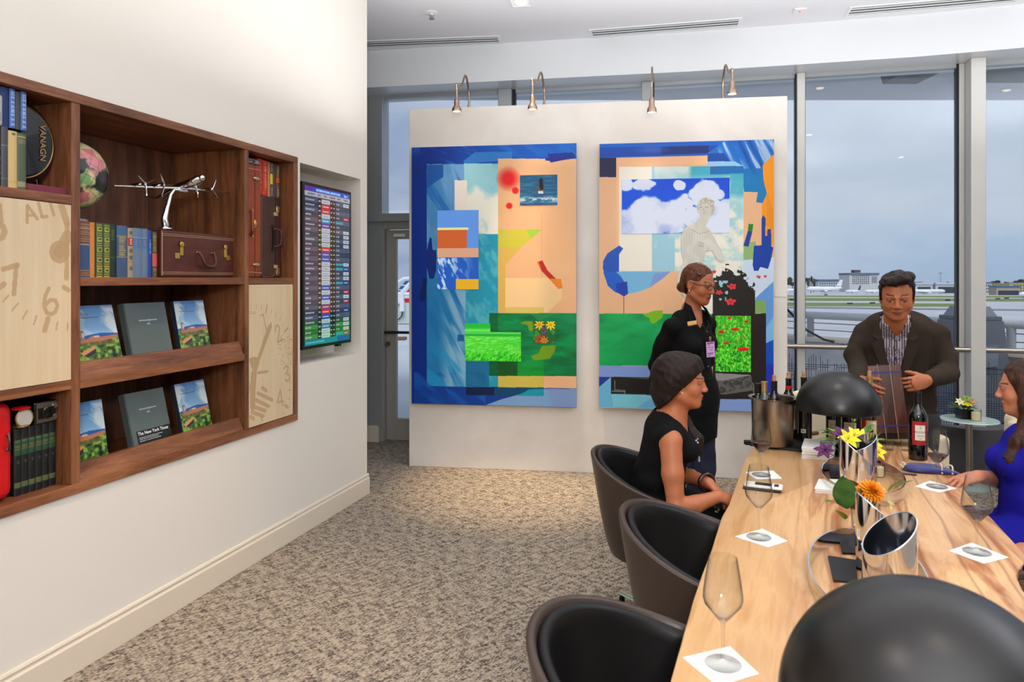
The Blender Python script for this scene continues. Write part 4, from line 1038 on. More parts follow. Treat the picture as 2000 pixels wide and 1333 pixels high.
W, H, D = 0.182, 0.655, 0.34
MB().box((0, 0, 0), (W, D, H)).obj('body', M_l2, t, bevel=0.012, seg=3)
m_ = MB(); m_.box((0.120, -0.0015, 0.0), (0.1225, 0.001, H)); m_.obj('lid_seam', mat('seam_dark', (40, 18, 16)), t)
m_ = MB()
for z in (0.028, H-0.028): m_.tube([(0.0, -0.001, z), (W*0.5, -0.002, z-0.004 if z > 0.3 else z+0.004), (W, -0.001, z)], 0.002, 5)
m_.obj('piping', M_st, t, smooth=True)
for z in (0.075, H-0.082):
    MB().ball((0.135, -0.004, z), (0.034, 0.007, 0.011), 16, 8).obj('clasp', mat('nickel_old', (196, 180, 158), rough=0.25, metal=1.0), t, smooth=True)
MB().tube([(0.09, -0.002, H*0.59), (0.072, -0.014, H*0.575), (0.06, -0.03, H*0.54), (0.058, -0.03, H*0.47), (0.06, -0.03, H*0.41), (0.074, -0.014, H*0.385), (0.09, -0.002, H*0.37)], [0.006, 0.008, 0.010, 0.010, 0.010, 0.008, 0.006], 12).obj('handle', M_l2, t, smooth=True)
m_ = MB(); m_.lathe([(0, -0.010), (0.012, -0.008), (0.024, -0.003), (0.026, 0)], (0.120, 0, H*0.475), 24, 'y'); m_.obj('lock', M_brs, t, smooth=True)
m_ = MB(); m_.box((0.086, -0.006, H*0.575), (0.104, 0, H*0.60)).box((0.086, -0.006, H*0.355), (0.104, 0, H*0.375)); m_.obj('handle_mount', M_brs, t, bevel=0.002)
t = wthing('briefcase', 'dark brown leather briefcase with combination latches standing under red books', 'briefcase', U2[1]+0.194, 0.055, ZS)
W, H, D = 0.198, 0.487, 0.34
MB().box((0, 0, 0), (W, D, H)).obj('body', M_l3, t, bevel=0.012, seg=3)
m_ = MB(); m_.box((0.142, -0.0015, 0.02), (0.145, 0.001, H)); m_.obj('lid_seam', mat('seam_black', (20, 10, 10)), t)
m_ = MB(); m_.tube([(0.02, -0.001, H-0.012), (0.006, -0.001, H-0.02), (0.006, -0.001, 0.02), (0.02, -0.001, 0.006), (0.11, -0.001, 0.006), (0.135, -0.001, 0.02), (0.14, -0.001, 0.06)], 0.0018, 5); m_.obj('piping', mat('mauve_piping', (120, 92, 92)), t, smooth=True)
for z, s_ in ((H*0.79, 1), (H*0.14, -1)):
    m_ = MB(); m_.box((0.120, -0.007, z-0.011), (0.160, 0, z+0.011)).box((0.146, -0.006, z+s_*0.011), (0.172, 0, z+s_*0.050)); m_.obj('latch', mat('latch_gold', (226, 208, 158), rough=0.25, metal=1.0), t, bevel=0.0015)
    m_ = MB(); 
    for k in range(3): m_.lathe([(0.009, 0.149+k*0.007), (0.009, 0.154+k*0.007)], (0, -0.004, z+s_*0.034), 14, 'x')
    m_.obj('dials', mat('latch_gold', (226, 208, 158)), t)
MB().tube([(0.118, -0.002, H*0.60), (0.130, -0.016, H*0.605), (0.150, -0.032, H*0.585), (0.154, -0.034, H*0.50), (0.150, -0.032, H*0.41), (0.130, -0.016, H*0.385), (0.118, -0.002, H*0.39)], [0.005, 0.006, 0.009, 0.009, 0.009, 0.006, 0.005], 12).obj('handle', M_l3, t, smooth=True)
m_ = MB(); m_.lathe([(0.012, -0.004), (0.012, 0)], (0.116, 0, H*0.635), 14, 'y').lathe([(0.012, -0.004), (0.012, 0)], (0.116, 0, H*0.35), 14, 'y').box((0.112, -0.006, H*0.37), (0.124, 0, H*0.62)); m_.obj('handle_plate', mat('black_leather', (24, 18, 18), rough=0.4), t)
# small books on the briefcase
zb = ZS+0.487+0.001
def tl(c, s_, x=0.5, w=0.5): return sp_mix([('r', 0, 0.03, 1, 0.045, c), ('t', x, 0.08, 0.85, w, c, s_), ('r', 0, 0.9, 1, 0.915, c)])
xs = [(4.270, 4.318, (178, 30, 26), (214, 120, 80), 'bright red book, leftmost of the row on the dark briefcase', 2.312), (4.319, 4.367, (186, 34, 28), (220, 130, 80), 'second bright red book on the dark briefcase', 2.310),
      (4.368, 4.391, (190, 130, 50), (150, 90, 40), 'slim ochre book on the dark briefcase', 2.306), (4.392, 4.418, (60, 66, 84), (200, 190, 60), 'slate book with a yellow patch on the dark briefcase', 2.306),
      (4.419, 4.452, (84, 40, 38), (110, 60, 50), 'maroon-brown book on the dark briefcase', 2.304), (4.453, 4.486, (66, 66, 46), (140, 130, 90), 'olive book with an orange patch, rightmost on the dark briefcase', 2.302)]
for k, (a, b, c, c2, lb, zt) in enumerate(xs):
    sp = tl(c2, k+20)
    if k == 3: sp = sp_mix([('t', 0.5, 0.04, 0.25, 0.5, (180, 180, 170), 2), ('r', 0.05, 0.32, 0.95, 0.62, (204, 196, 50)), ('t', 0.5, 0.7, 0.95, 0.4, (160, 160, 150), 7)])
    if k == 5: sp = sp_mix([('t', 0.5, 0.04, 0.34, 0.6, (170, 160, 120), 2), ('r', 0.05, 0.38, 0.95, 0.54, (206, 84, 34)), ('t', 0.5, 0.58, 0.95, 0.6, (150, 140, 100), 7)])
    book(lb, a, b, zb, zt, 0.075, c, sp, depth=0.13)
t = wthing('transistor_radio', 'small silver and black device lying on the tan suitcase', 'device', U2[1]+0.02, 0.05, ZS+0.656)
MB().box((-0.018, 0.012, 0), (0.06, 0.10, 0.034)).obj('body', M_gb, t, bevel=0.006)
m_ = MB(); m_.box((0.05, 0, 0.0), (0.158, 0.09, 0.030)); m_.obj('silver_case', mat('grey_metal', (150, 150, 152)), t, bevel=0.007, seg=3)
m_ = MB(); m_.lathe([(0.010, -0.003), (0.010, 0.001)], (0.105, 0, 0.015), 16, 'y').box((0.06, -0.001, 0.012), (0.085, 0.001, 0.02)); m_.obj('dial', M_gb, t)

# ---- bottom left compartment ----
ZB = SH[2]+0.04
t = wthing('train_case', 'bright red hard suitcase standing upright at the left edge', 'suitcase', 2.40, 0.035, ZB)
M_red = mat('red_vinyl', (206, 20, 26), rough=0.35, bump=(300, 0.1, (1, 1, 1)))
MB().box((0, 0, 0), (0.362, 0.34, 0.372)).obj('body', M_red, t, bevel=0.045, seg=5)
m_ = MB(); m_.tube([(0.330, -0.003, 0.25), (0.326, -0.012, 0.236), (0.326, -0.012, 0.206), (0.330, -0.003, 0.192)], 0.004, 8); m_.ball((0.33, -0.003, 0.248), (0.007, 0.004, 0.010), 10, 6).ball((0.33, -0.003, 0.194), (0.010, 0.004, 0.008), 10, 6); m_.obj('clasp', mat('dark_bronze', (92, 86, 80)), t, smooth=True)
def dg(cv):
    cv.rect(0, 0, 1, 1, (20, 22, 24)); cv.rect(0.06, 0.17, 0.94, 0.40, (36, 76, 52)); cv.rect(0.06, 0.285, 0.94, 0.30, (96, 60, 40)); cv.rect(0.06, 0.81, 0.94, 0.88, (84, 100, 60))
    for r in np.arange(0.18, 0.28, 0.018): cv.rect(0.12, r, 0.88, r+0.007, (126, 120, 74), 0.8)
    for r in (0.31, 0.39, 0.805, 0.88): cv.rect(0.06, r, 0.94, r+0.006, (120, 116, 76))
    cv.paint(cv.disc(0.5, 0.5, 0.2, 0.02), (60, 66, 66))
gb_lab = ['black and green reference volume touching the red suitcase', 'black and green reference volume, second from the red suitcase', 'black and green reference volume, third from the red suitcase', 'black and green reference volume, fourth from the red suitcase', 'black and green reference volume, next to last before the divider', 'black and green reference volume against the walnut divider']
gx = np.linspace(2.776, 2.952, 7)
for k in range(6): book(gb_lab[k], gx[k], gx[k+1]-0.001, ZB, ZB+0.258, 0.06, (20, 22, 24), dg, group='matching black and green volumes')
t = wthing('folding_camera', 'old folding camera with square steel face lying on the black volumes', 'camera', 2.852, 0.055, ZB+0.259)
MB().box((0, 0, 0), (0.100, 0.10, 0.088)).obj('body', M_gb, t, bevel=0.006, seg=3)
m_ = MB(); m_.box((0.006, -0.004, 0.005), (0.094, 0.002, 0.082)); m_.obj('face_plate', mat('old_steel', (140, 128, 112), rough=0.3, metal=0.8), t, bevel=0.002)
m_ = MB(); m_.box((0.012, -0.006, 0.020), (0.088, -0.003, 0.064)); m_.obj('bellows_panel', mat('black_leather', (24, 18, 18)), t)
m_ = MB(); m_.lathe([(0.024, -0.004), (0.024, -0.012), (0.019, -0.014), (0.017, -0.010), (0.0, -0.008)], (0.046, 0, 0.043), 24, 'y'); m_.obj('lens', M_gb, t, smooth=True, angle=40)
for z in (0.022, 0.064): m_ = MB(); m_.lathe([(0.011, -0.004), (0.010, -0.010), (0.006, -0.011), (0.0, -0.009)], (0.084, 0, z), 18, 'y'); m_.obj('knob', M_chrome, t, smooth=True, angle=40)
t = wthing('powder_compact', 'open round compact with gold rim and red lid on the volumes', 'compact', 2.806, 0.05, ZB+0.259)
m_ = MB(); m_.lathe([(0.0, -0.003), (0.030, -0.003), (0.034, 0.002), (0.032, 0.008)], (0.0, 0, 0.038), 28, 'y'); m_.obj('mirror_tray', mat('pale_face', (196, 190, 180), rough=0.3), t, smooth=True, angle=40)
m_ = MB(); m_.tube([(0.034*math.cos(a), 0.0, 0.038+0.034*math.sin(a)) for a in np.linspace(0, 2*PI, 28, endpoint=False)], 0.003, 6, closed=True); m_.obj('gold_rim', mat('worn_gold', (176, 150, 96)), t, smooth=True)
m_ = MB(); m_.ball((-0.006, 0.01, 0.076), (0.036, 0.03, 0.008), 20, 8); m_.obj('red_lid', M_red, t, smooth=True)
m_ = MB(); m_.ball((-0.004, 0.016, 0.007), (0.032, 0.028, 0.007), 20, 8); m_.obj('base_shell', mat('worn_gold', (176, 150, 96)), t, smooth=True)

# ---- magazines standing on the display ledges ----
M_cov = mat_attr('cover_print', rough=0.22, coat=0.3)
def hill(cv):
    cv.c[:] = (70, 128, 190); cv.paint(np.clip(cv.Y*2.2, 0, 1), (150, 190, 220), 0.9); cl = cv.n(0.5, 0.2, 4, 4, 0.5); cv.paint(np.clip((cl-0.42)*5, 0, 1)*(cv.Y < 0.46), (226, 232, 230), 0.8)
    cv.paint(np.clip((0.06-cv.Y)*12, 0, 1), (40, 100, 170)); cv.poly([(0, 0.47), (0.3, 0.43), (0.6, 0.41), (1, 0.43), (1, 0.6), (0, 0.6)], (36, 86, 160))
    g = cv.n(0.09, 0.05, 8, 5); G = (cv.Y > 0.50).astype(float)
    cv.paint(G, (66, 100, 40)); cv.paint(G*np.clip((g-0.5)*9, 0, 1), (130, 168, 70)); cv.paint(G*np.clip((0.42-g)*9, 0, 1), (24, 46, 24)); cv.paint(np.clip((cv.Y-0.75)*3, 0, 1)*np.clip((g-0.45)*6, 0, 1)*(cv.X < 0.7), (176, 200, 120))
    cv.poly([(0.12, 0.50), (0.12, 0.37), (0.2, 0.365), (0.21, 0.50)], (150, 120, 96)); cv.rect(0.12, 0.365, 0.22, 0.375, (120, 70, 50)); cv.rect(0.165, 0.40, 0.2, 0.46, (210, 200, 190))
    cv.poly([(0.10, 0.51), (0.30, 0.48), (0.36, 0.45), (0.52, 0.45), (0.6, 0.47), (0.98, 0.45), (0.98, 0.50), (0.6, 0.53), (0.1, 0.55)], (176, 112, 84)); cv.rect(0.42, 0.445, 0.55, 0.47, (200, 180, 160))
    cv.rect(0.1, 0.53, 0.9, 0.59, (120, 104, 50), 0.6); cv.poly([(0.05, 0.68), (0.38, 0.60), (0.44, 0.62), (0.12, 0.73)], (212, 140, 100)); cv.poly([(0.12, 0.72), (0.42, 0.63), (0.40, 0.70), (0.2, 0.75)], (40, 44, 50))
    cv.paint(cv.disc(0.86, 0.97, 0.1, 0.03), (220, 220, 226))
    x = 0.12
    for r, y, s_ in ((0, 0.155, 0.30),):
        rr = random.Random(1)
        while x < 0.62: cv.rect(x, 0.168, x+0.014, 0.182, (50, 70, 90)); x += 0.022
    cv.rect(0.34, 0.125, 0.40, 0.138, (50, 70, 90))
def magazine(label, u0, wid, z0, lean, kind, group, band=False):
    hgt = 0.305; th = 0.030 if kind == 'grey' else 0.020
    db = 0.058; t = wthing('magazine', label, 'magazine' if kind != 'grey' else 'book', u0, db, z0, group)
    R = Matrix.Rotation(-lean, 4, 'X')
    MB(R).box((0, 0.003, 0.002), (wid-0.002, th-0.003, hgt-0.002)).obj('pages', M_page, t)
    cvm = mat('cover_grey', (84, 94, 92), rough=0.4) if kind == 'grey' else mat('cover_navy_edge', (40, 52, 70), rough=0.35)
    MB(R).box((-0.001, 0, 0), (wid, 0.003, hgt)).box((-0.001, th-0.003, 0), (wid, th, hgt)).box((-0.003, 0, 0), (0.0, th, hgt)).obj('cover', cvm, t)
    nx, ny = (150, 210)
    cv = Canvas(nx, ny, [(0, 0), (1, 0), (1, 1), (0, 1)])
    if kind == 'grey':
        cv.c[:] = (86, 98, 96); x = 0.30
        while x < 0.74: cv.rect(x, 0.268, x+0.013, 0.284, (214, 216, 214)); x += 0.02
        cv.rect(0.48, 0.33, 0.55, 0.342, (200, 204, 200)); cv.rect(0.54, 0.25, 0.55, 0.31, (200, 204, 200)); cv.rect(0.0, 0, 0.02, 1, (60, 68, 68))
        if band:
            cv.rect(0.12, 0.60, 1, 1, (22, 22, 24))
            for k, (y, x1) in enumerate(((0.70, 0.72), (0.725, 0.66), (0.755, 0.7))):
                rr = random.Random(k); x = 0.17
                while x < x1: l = rr.uniform(0.02, 0.06); cv.rect(x, y, x+l, y+0.010, (200, 200, 200)); x += l+0.012
    else: hill(cv)
    A = np.array((0, -0.0008, hgt)); 
    def P(u, v):
        x = u*wid; z = (1-v)*hgt; y = np.full_like(x, -0.0008)
        c, s_ = math.cos(-lean), math.sin(-lean)
        return np.stack([x, y*c-z*s_, y*s_+z*c], 1)
    cv.obj('cover_print', P, M_cov, t)
    if band:
        lettering('lettering', 'The New York Times', 0.021, R @ Matrix.Translation((0.036, -0.0015, hgt*0.335)) @ TXT, mat('white_ink', (226, 226, 226), rough=0.5), t, depth=0.0002, off=0.0004)
GM = 'volumes displayed on the bookcase ledges'
magazine('magazine with hill-village photo, left end of the upper ledge', 3.072, 0.221, 1.190, 0.26, 'hill', GM)
magazine('plain slate-grey book in the middle of the upper ledge', 3.345, 0.250, 1.190, 0.22, 'grey', GM)
magazine('magazine with hill-village photo, right end of the upper ledge', 3.650, 0.211, 1.190, 0.20, 'hill', GM)
magazine('magazine with hill-village photo, left end of the lower ledge', 3.005, 0.205, 0.769, 0.16, 'hill', GM)
magazine('slate-grey book with black newspaper-name band on the lower ledge', 3.354, 0.238, 0.769, 0.24, 'grey', GM, band=True)
magazine('magazine with hill-village photo, right end of the lower ledge', 3.668, 0.209, 0.769, 0.24, 'hill', GM)

# ================= DEPARTURES SCREEN =================
tu0, tu1, tz0, tz1 = 4.612, 5.222, 1.152, 2.222
t = wthing('departures_screen', 'tall flat screen listing international departures, hung in a wall niche', 'screen', tu0, 0.0, tz0)
W, H = tu1-tu0, tz1-tz0
MB().box((0, 0, 0), (W, 0.05, H)).obj('housing', mat('black_plastic', (12, 12, 14), rough=0.3), t, bevel=0.004)
MB().box((W*0.35, 0.05, H*0.35), (W*0.65, 0.222, H*0.65)).obj('wall_mount', mat('black_plastic', (12, 12, 14)), t)
MB().box((W-0.16, 0.01, -0.016), (W-0.12, 0.04, 0.0)).obj('sensor_stub', mat('black_plastic', (12, 12, 14)), t)
cv = Canvas(300, 640, [(0, 0), (1, 0), (1, 1), (0, 1)], base=(52, 62, 92))
rr = random.Random(11)
cv.rect(0, 0, 1, 0.032, (64, 74, 190)); cv.rect(0, 0, 0.17, 0.032, (90, 50, 160))
cv.rect(0, 0.032, 1, 0.062, (176, 176, 182))
for x, l in ((0.06, 0.13), (0.27, 0.05), (0.40, 0.06), (0.53, 0.12), (0.70, 0.07), (0.86, 0.09)):
    k = x
    while k < x+l: cv.rect(k, 0.042, k+0.010, 0.053, (60, 60, 70)); k += 0.016
rows = 29; y0 = 0.068; dy = (0.965-y0)/rows
acol = [(186, 196, 208)]*8+[(200, 40, 60), (40, 150, 200), (70, 60, 170), (30, 80, 180), (150, 30, 110)]
seq = [0, 8, 8, 0, 9, 10, 0, 0, 0, 0, 8, 10, 11, 0, 0, 0, 0, 0, 11, 0, 11, 0, 12, 8, 11, 0, 11, 0, 0]
stat = {4: 1, 13: 1, 14: 1, 17: 1, 28: 1}; right_ = {0: 0, 3: 2, 6: 0, 7: 0, 8: 0, 9: 0, 13: 0, 14: 3, 15: 0, 16: 0, 17: 3, 19: 2, 20: 0, 21: 2, 23: 3, 25: 0, 26: 0, 27: 0, 28: 2}
for i in range(rows):
    y = y0+i*dy; g = max(0, min(1, (i-24)/2.0)); base = np.array((74, 80, 108) if i % 2 == 0 else (46, 50, 78))*(1-g)+np.array((60, 140, 70) if i % 2 == 0 else (40, 112, 50))*g
    cv.rect(0, y, 1, y+dy, tuple(base)); cv.rect(0, y+dy*0.93, 1, y+dy, tuple(base*0.6))
    x = 0.02; n_ = rr.randint(4, 11)
    for k in range(n_): cv.rect(x, y+dy*0.35, x+0.011, y+dy*0.68, (176, 180, 196)); x += 0.016
    cv.rect(0.27, y, 0.345, y+dy*0.93, (20, 22, 30)); cv.rect(0.285, y+dy*0.38, 0.33, y+dy*0.65, (180, 184, 190))
    c = acol[seq[i]]; c = tuple(np.array(c)*(1-0.3*g)+np.array((170, 240, 170))*0.3*g); cv.rect(0.35, y+dy*0.04, 0.535, y+dy*0.93, c)
    ink = (120, 130, 150) if seq[i] < 8 else (230, 230, 240); x = 0.375
    while x < 0.51: cv.rect(x, y+dy*0.42, x+0.010, y+dy*0.62, ink); x += 0.015
    cv.rect(0.54, y, 0.66, y+dy*0.93, (16, 18, 26))
    for x in (0.565, 0.625): cv.rect(x-0.014, y+dy*0.35, x+0.014, y+dy*0.65, (170, 174, 186))
    if i in stat: cv.rect(0.67, y+dy*0.25, 0.83, y+dy*0.75, (30, 160, 180))
    else:
        for x in (0.68, 0.71, 0.73): cv.rect(x, y+dy*0.35, x+0.014, y+dy*0.65, (190, 196, 214))
    if i in right_:
        cv.rect(0.84, y+dy*0.15, 0.97, y+dy*0.85, [(196, 202, 210), 0, (176, 30, 60), (30, 60, 150)][right_[i]])
        cv.rect(0.865, y+dy*0.42, 0.945, y+dy*0.58, (120, 124, 140) if right_[i] == 0 else (220, 220, 230))
cv.rect(0, 0.965, 1, 1, (20, 130, 150)); cv.rect(0.7, 0.965, 1, 1, (20, 80, 160))
k = 0.03
while k < 0.4: cv.rect(k, 0.978, k+0.010, 0.989, (120, 190, 200)); k += 0.016
s_ = cv.obj('display', flatP((0.022, -0.0008, H-0.022), (W-0.044, 0, 0), (0, 0, -(H-0.044))), mat_attr('screen_picture', emit=0.85, rough=0.12), t)
lettering('lettering', 'INTERNATIONAL DEPARTURES', 0.0215, Matrix.Translation((0.155, -0.0014, H-0.022-0.025)) @ TXT, mat('screen_text', (150, 220, 240), emit=((150, 215, 240), 0.9)), t, depth=0.0002)
lettering('lettering', 'Page 1', 0.020, Matrix.Translation((W-0.105, -0.0014, H-0.022-0.025)) @ TXT, mat('screen_text', (150, 220, 240)), t, depth=0.0002)
# ================= THE TWO ARTWORKS =================
M_art = mat_attr('art_print', rough=0.4, spec=0.25)
M_scr = mat_attr('art_screen', emit=0.9, rough=0.55, spec=0.2)
def quad_on_wall(px0, py0, px1, py1, d=-0.035):
    a = WB.uz(px0, py0, d); b = WB.uz(px1, py1, d); return a[0], a[1], b[0], b[1]
def artwork(label, pxL, pxR, tops, bots, crop, nx, ny, draw):
    D = -0.055
    u0, zt = WB.uz(pxL, tops[0], D); u1, zt2 = WB.uz(pxR, tops[1], D); _, zb = WB.uz(pxL, bots[0], D); _, zb2 = WB.uz(pxR, bots[1], D)
    zt = (zt+zt2)/2; zb = (zb+zb2)/2; W = u1-u0; H = zt-zb
    t = thing('framed_artwork', label, 'artwork', WB.w(u0, D, zb), WB.ang, 'large mixed collages on the display wall')
    MB().box((0, 0, 0), (W, 0.03, H)).obj('panel', mat('art_edge', (200, 196, 190), rough=0.5), t, bevel=0.002)
    MB().box((W*0.2, 0.03, H*0.2), (W*0.8, 0.054, H*0.25)).box((W*0.2, 0.03, H*0.75), (W*0.8, 0.054, H*0.8)).obj('hanging_rail', M_alu, t)
    s = 380/889.0 if crop == 0 else 390/912.0; ox = 780 if crop == 0 else 1150
    q = [((pxL-ox)/s, (tops[0]-250)/s), ((pxR-ox)/s, (tops[1]-250)/s), ((pxR-ox)/s, (bots[1]-250)/s), ((pxL-ox)/s, (bots[0]-250)/s)]
    cv = Canvas(nx, ny, q); draw(cv)
    cv.obj('print', flatP((0, -0.0008, H), (W, 0, 0), (0, 0, -H)), M_art, t)
    def inset(name, x0, y0, x1, y1, fn, nx, ny):      # crop-view box
        ax_, ay = WB.uz(ox+x0*s, 250+y0*s, D); bx, by = WB.uz(ox+x1*s, 250+y1*s, D)
        c = Canvas(nx, ny, [(0, 0), (1, 0), (1, 1), (0, 1)]); fn(c)
        MB().box((ax_-u0, -0.003, by-zb), (bx-u0, 0.0, ay-zb)).obj(name+'_frame', mat('black_plastic', (12, 12, 14)), t)
        return c.obj(name, flatP((ax_-u0, -0.0036, ay-zb), (bx-ax_, 0, 0), (0, 0, by-ay)), M_scr, t)
    return t, inset
def draw1(cv):
    X, Y = cv.X, cv.Y
    cv.c[:] = (0, 46, 140)
    st = cv.n(120, 26, 3, 4, 0.5); cv.paint((Y < 168)*np.clip((X-140)/400, 0, 1), (8, 92, 196)); cv.paint((Y < 168)*np.clip((st-0.5)*5, 0, 1)*(X > 60), (30, 112, 204), 0.7)
    cv.paint((X < 130)*(Y < 240)*np.clip((st-0.45)*5, 0, 1), (6, 44, 130)); cv.paint((X < 110)*(Y < 140)*np.clip((140-Y)/60, 0, 1)*(X < 95), (40, 110, 190), 0.6)
    cv.poly([(350, 112), (522, 108), (522, 145), (300, 165), (300, 150)], (60, 140, 210), 0.7)
    # inner light sheet
    R = cv.box(128, 166, 458, 1184)
    g = cv.n(60, 260, 5, 4, -0.35); g2 = cv.n(24, 200, 8, 4, -0.6)
    base = np.stack([60+40*g2, 130+40*g2, 190+20*g2], -1); cv.paint(R, (70, 140, 196)); cv.paint(R*np.clip((g-0.4)*4, 0, 1), (120, 168, 214), 0.8); cv.paint(R*np.clip((0.42-g2)*6, 0, 1), (26, 104, 182), 0.8)
    cv.poly([(128, 172), (205, 168), (205, 225), (130, 275)], (20, 84, 170), 0.9)
    cv.paint(R*np.clip((Y-480)/300, 0, 1)*np.clip((300-X)/60, 0, 1), (18, 120, 180), 0.75)
    cv.paint(R*(X < 308)*(Y > 740)*np.clip((cv.n(34, 240, 12, 4, -0.45)-0.4)*6, 0, 1)*np.clip((X-180)/60, 0, 1), (140, 190, 220), 0.9)
    cv.paint(R*(Y > 900)*np.clip((Y-900)/200, 0, 1)*np.clip((cv.n(40, 200, 22, 3, -0.7)-0.42)*6, 0, 1), (30, 150, 210), 0.8)
    cv.paint(R*(X > 308)*(Y > 485), (32, 150, 182)); cv.paint(R*(X > 308)*(Y > 485)*np.clip((cv.n(30, 60, 15, 5, -0.4)-0.5)*5, 0, 1), (96, 186, 204), 0.7)
    C = cv.box(302, 163, 458, 485); n = cv.n(90, 110, 17, 5); cv.paint(C, (150, 206, 216)); cv.paint(C*np.clip((n+((Y-300)/300)-0.35)*4, 0, 1), (232, 232, 218)); cv.paint(C*np.clip((0.36-n)*8, 0, 1), (120, 190, 206), 0.6)
    cv.rect(258, 240, 315, 377, (236, 226, 216))
    # peach sheet
    P = cv.box(458, 140, 808, 1190); cv.paint(P, (228, 178, 132)); cv.paint(P*np.clip((cv.n(160, 160, 19, 3)-0.5)*3, 0, 1), (236, 190, 146), 0.6)
    cv.paint(P*((X > 652) & (X < 656) & (Y < 690) & (Y > 390)), (214, 164, 120)); cv.paint(P*np.clip((180-Y)/40, 0, 1), (244, 192, 140))
    cv.poly([(458, 465), (655, 463), (560, 548), (458, 548)], (200, 192, 64)); cv.poly([(585, 463), (655, 463), (606, 508)], (160, 200, 64))
    cv.poly([(458, 548), (562, 548), (490, 628), (490, 845), (458, 845)], (212, 176, 84)); cv.poly([(490, 686), (744, 686), (744, 780), (680, 845), (490, 845)], (236, 206, 150), 0.8); cv.poly([(490, 820), (665, 820), (665, 845), (490, 845)], (212, 190, 100))
    for cx, cy, r, so in ((505, 232, 40, 0.5), (536, 286, 15, 0.2), (508, 356, 14, 0.25)): cv.paint(cv.disc(cx, cy, r, None, so), (226, 26, 30))
    cv.poly([(632, 612), (658, 605), (680, 650), (720, 690), (745, 705), (746, 732), (728, 735), (690, 690), (655, 655)], (184, 34, 22)); cv.poly([(690, 688), (742, 688), (747, 728), (730, 737)], (232, 132, 26)); cv.poly([(632, 612), (640, 610), (655, 650)], (220, 120, 30))
    # brush marks
    cv.poly([(680, 118), (790, 110), (805, 125), (800, 138), (740, 148), (695, 158), (690, 150), (670, 148), (672, 138), (686, 135)], (22, 50, 150))
    cv.poly([(140, 505), (150, 505), (155, 560), (172, 560), (172, 650), (160, 690), (140, 690), (128, 640), (128, 560)], (8, 44, 130)); cv.poly([(110, 690), (130, 690), (120, 795), (92, 790)], (6, 30, 96))
    # green sheet
    G = cv.box(416, 846, 808, 1134); gn = cv.n(90, 24, 25, 4); cv.paint(G, (0, 120, 62)); cv.paint(G*np.clip((gn-0.45)*4, 0, 1), (0, 152, 80), 0.8); cv.paint(G*np.clip((0.42-gn)*5, 0, 1), (0, 92, 52), 0.7)
    cv.paint(G*(X < 458), (4, 84, 50), 0.6); cv.poly([(458, 1070), (545, 1070), (552, 1134), (458, 1134)], (20, 74, 24), 0.8); cv.paint(G*(X > 545)*(X < 665)*np.clip((Y-1040)/80, 0, 1), (10, 160, 40), 0.7)
    cv.poly([(700, 850), (806, 850), (806, 960), (640, 880)], (0, 140, 86), 0.4); cv.poly([(640, 880), (720, 846), (600, 846)], (60, 160, 90), 0.5)
    cv.poly([(556, 892), (580, 882), (615, 884), (615, 928), (598, 926), (590, 900)], (112, 150, 30)); cv.poly([(606, 1044), (640, 1030), (655, 996), (718, 992), (712, 1022), (690, 1055), (620, 1062)], (112, 156, 20))
    # bottom strips
    cv.poly([(128, 1182), (808, 1190), (808, 1275), (66, 1262), (66, 1182)], (8, 60, 150)); cv.paint(cv.box(66, 1120, 400, 1265)*np.clip((cv.n(40, 120, 33, 3, -0.9)-0.45)*6, 0, 1), (14, 90, 184), 0.8)
    cv.rect(310, 1070, 416, 1190, (20, 100, 150), 0.8); cv.rect(458, 1134, 665, 1190, (200, 184, 82)); cv.rect(310, 1186, 665, 1224, (6, 70, 110)); cv.rect(310, 1186, 440, 1222, (10, 20, 66), 0.8)
    cv.poly([(665, 1192), (808, 1192), (808, 1276), (400, 1268), (470, 1242), (600, 1205)], (120, 160, 206)); cv.poly([(600, 1195), (665, 1192), (665, 1226), (545, 1224)], (20, 150, 170)); cv.poly([(680, 1192), (808, 1192), (808, 1276), (700, 1270)], (124, 150, 200), 0.8)
    cv.rect(270, 945, 302, 976, (16, 80, 150), 0.8)
def surf(c):      # someone wading into the sea, seen from behind
    n = c.n(0.25, 0.05, 3, 5); c.c[:] = (28, 92, 132); c.paint(np.clip((n-0.45)*5, 0, 1), (52, 128, 158), 0.8)
    f = c.n(0.1, 0.04, 9, 5); c.paint(np.clip((c.Y-0.68)*9, 0, 1)*np.clip((0.95-c.Y)*9, 0, 1)*np.clip((f-0.38)*6, 0, 1), (206, 220, 232))
    c.paint(np.clip((c.Y-0.9)*9, 0, 1), (44, 74, 118), 0.7)
    c.poly([(0.50, 0.30), (0.63, 0.30), (0.64, 0.55), (0.68, 0.62), (0.66, 0.66), (0.60, 0.58), (0.48, 0.58), (0.46, 0.64), (0.44, 0.58), (0.48, 0.42)], (110, 78, 62)); c.paint(c.disc(0.565, 0.2, 0.055, 0.09), (34, 26, 24)); c.poly([(0.52, 0.18), (0.62, 0.2), (0.63, 0.48), (0.55, 0.50), (0.52, 0.4)], (30, 24, 24))
    c.poly([(0.49, 0.53), (0.62, 0.53), (0.63, 0.62), (0.49, 0.62)], (226, 226, 236))
def blocks(c):    # plain coloured blocks
    c.c[:] = (96, 150, 226); c.rect(0, 0.22, 0.76, 0.25, (236, 224, 160)); c.rect(0, 0.25, 0.72, 0.48, (208, 96, 40)); c.rect(0, 0.48, 1, 0.595, (222, 166, 132)); c.rect(0, 0.595, 1, 1, (24, 90, 190))
    n = c.n(0.12, 0.06, 6, 5, 0.8); c.paint((c.Y > 0.6)*np.clip((n-0.50)*7, 0, 1)*np.clip((0.9-c.X)*1.6, 0, 1), (200, 216, 240)); c.rect(0.45, 0.87, 1, 1, (236, 176, 30))
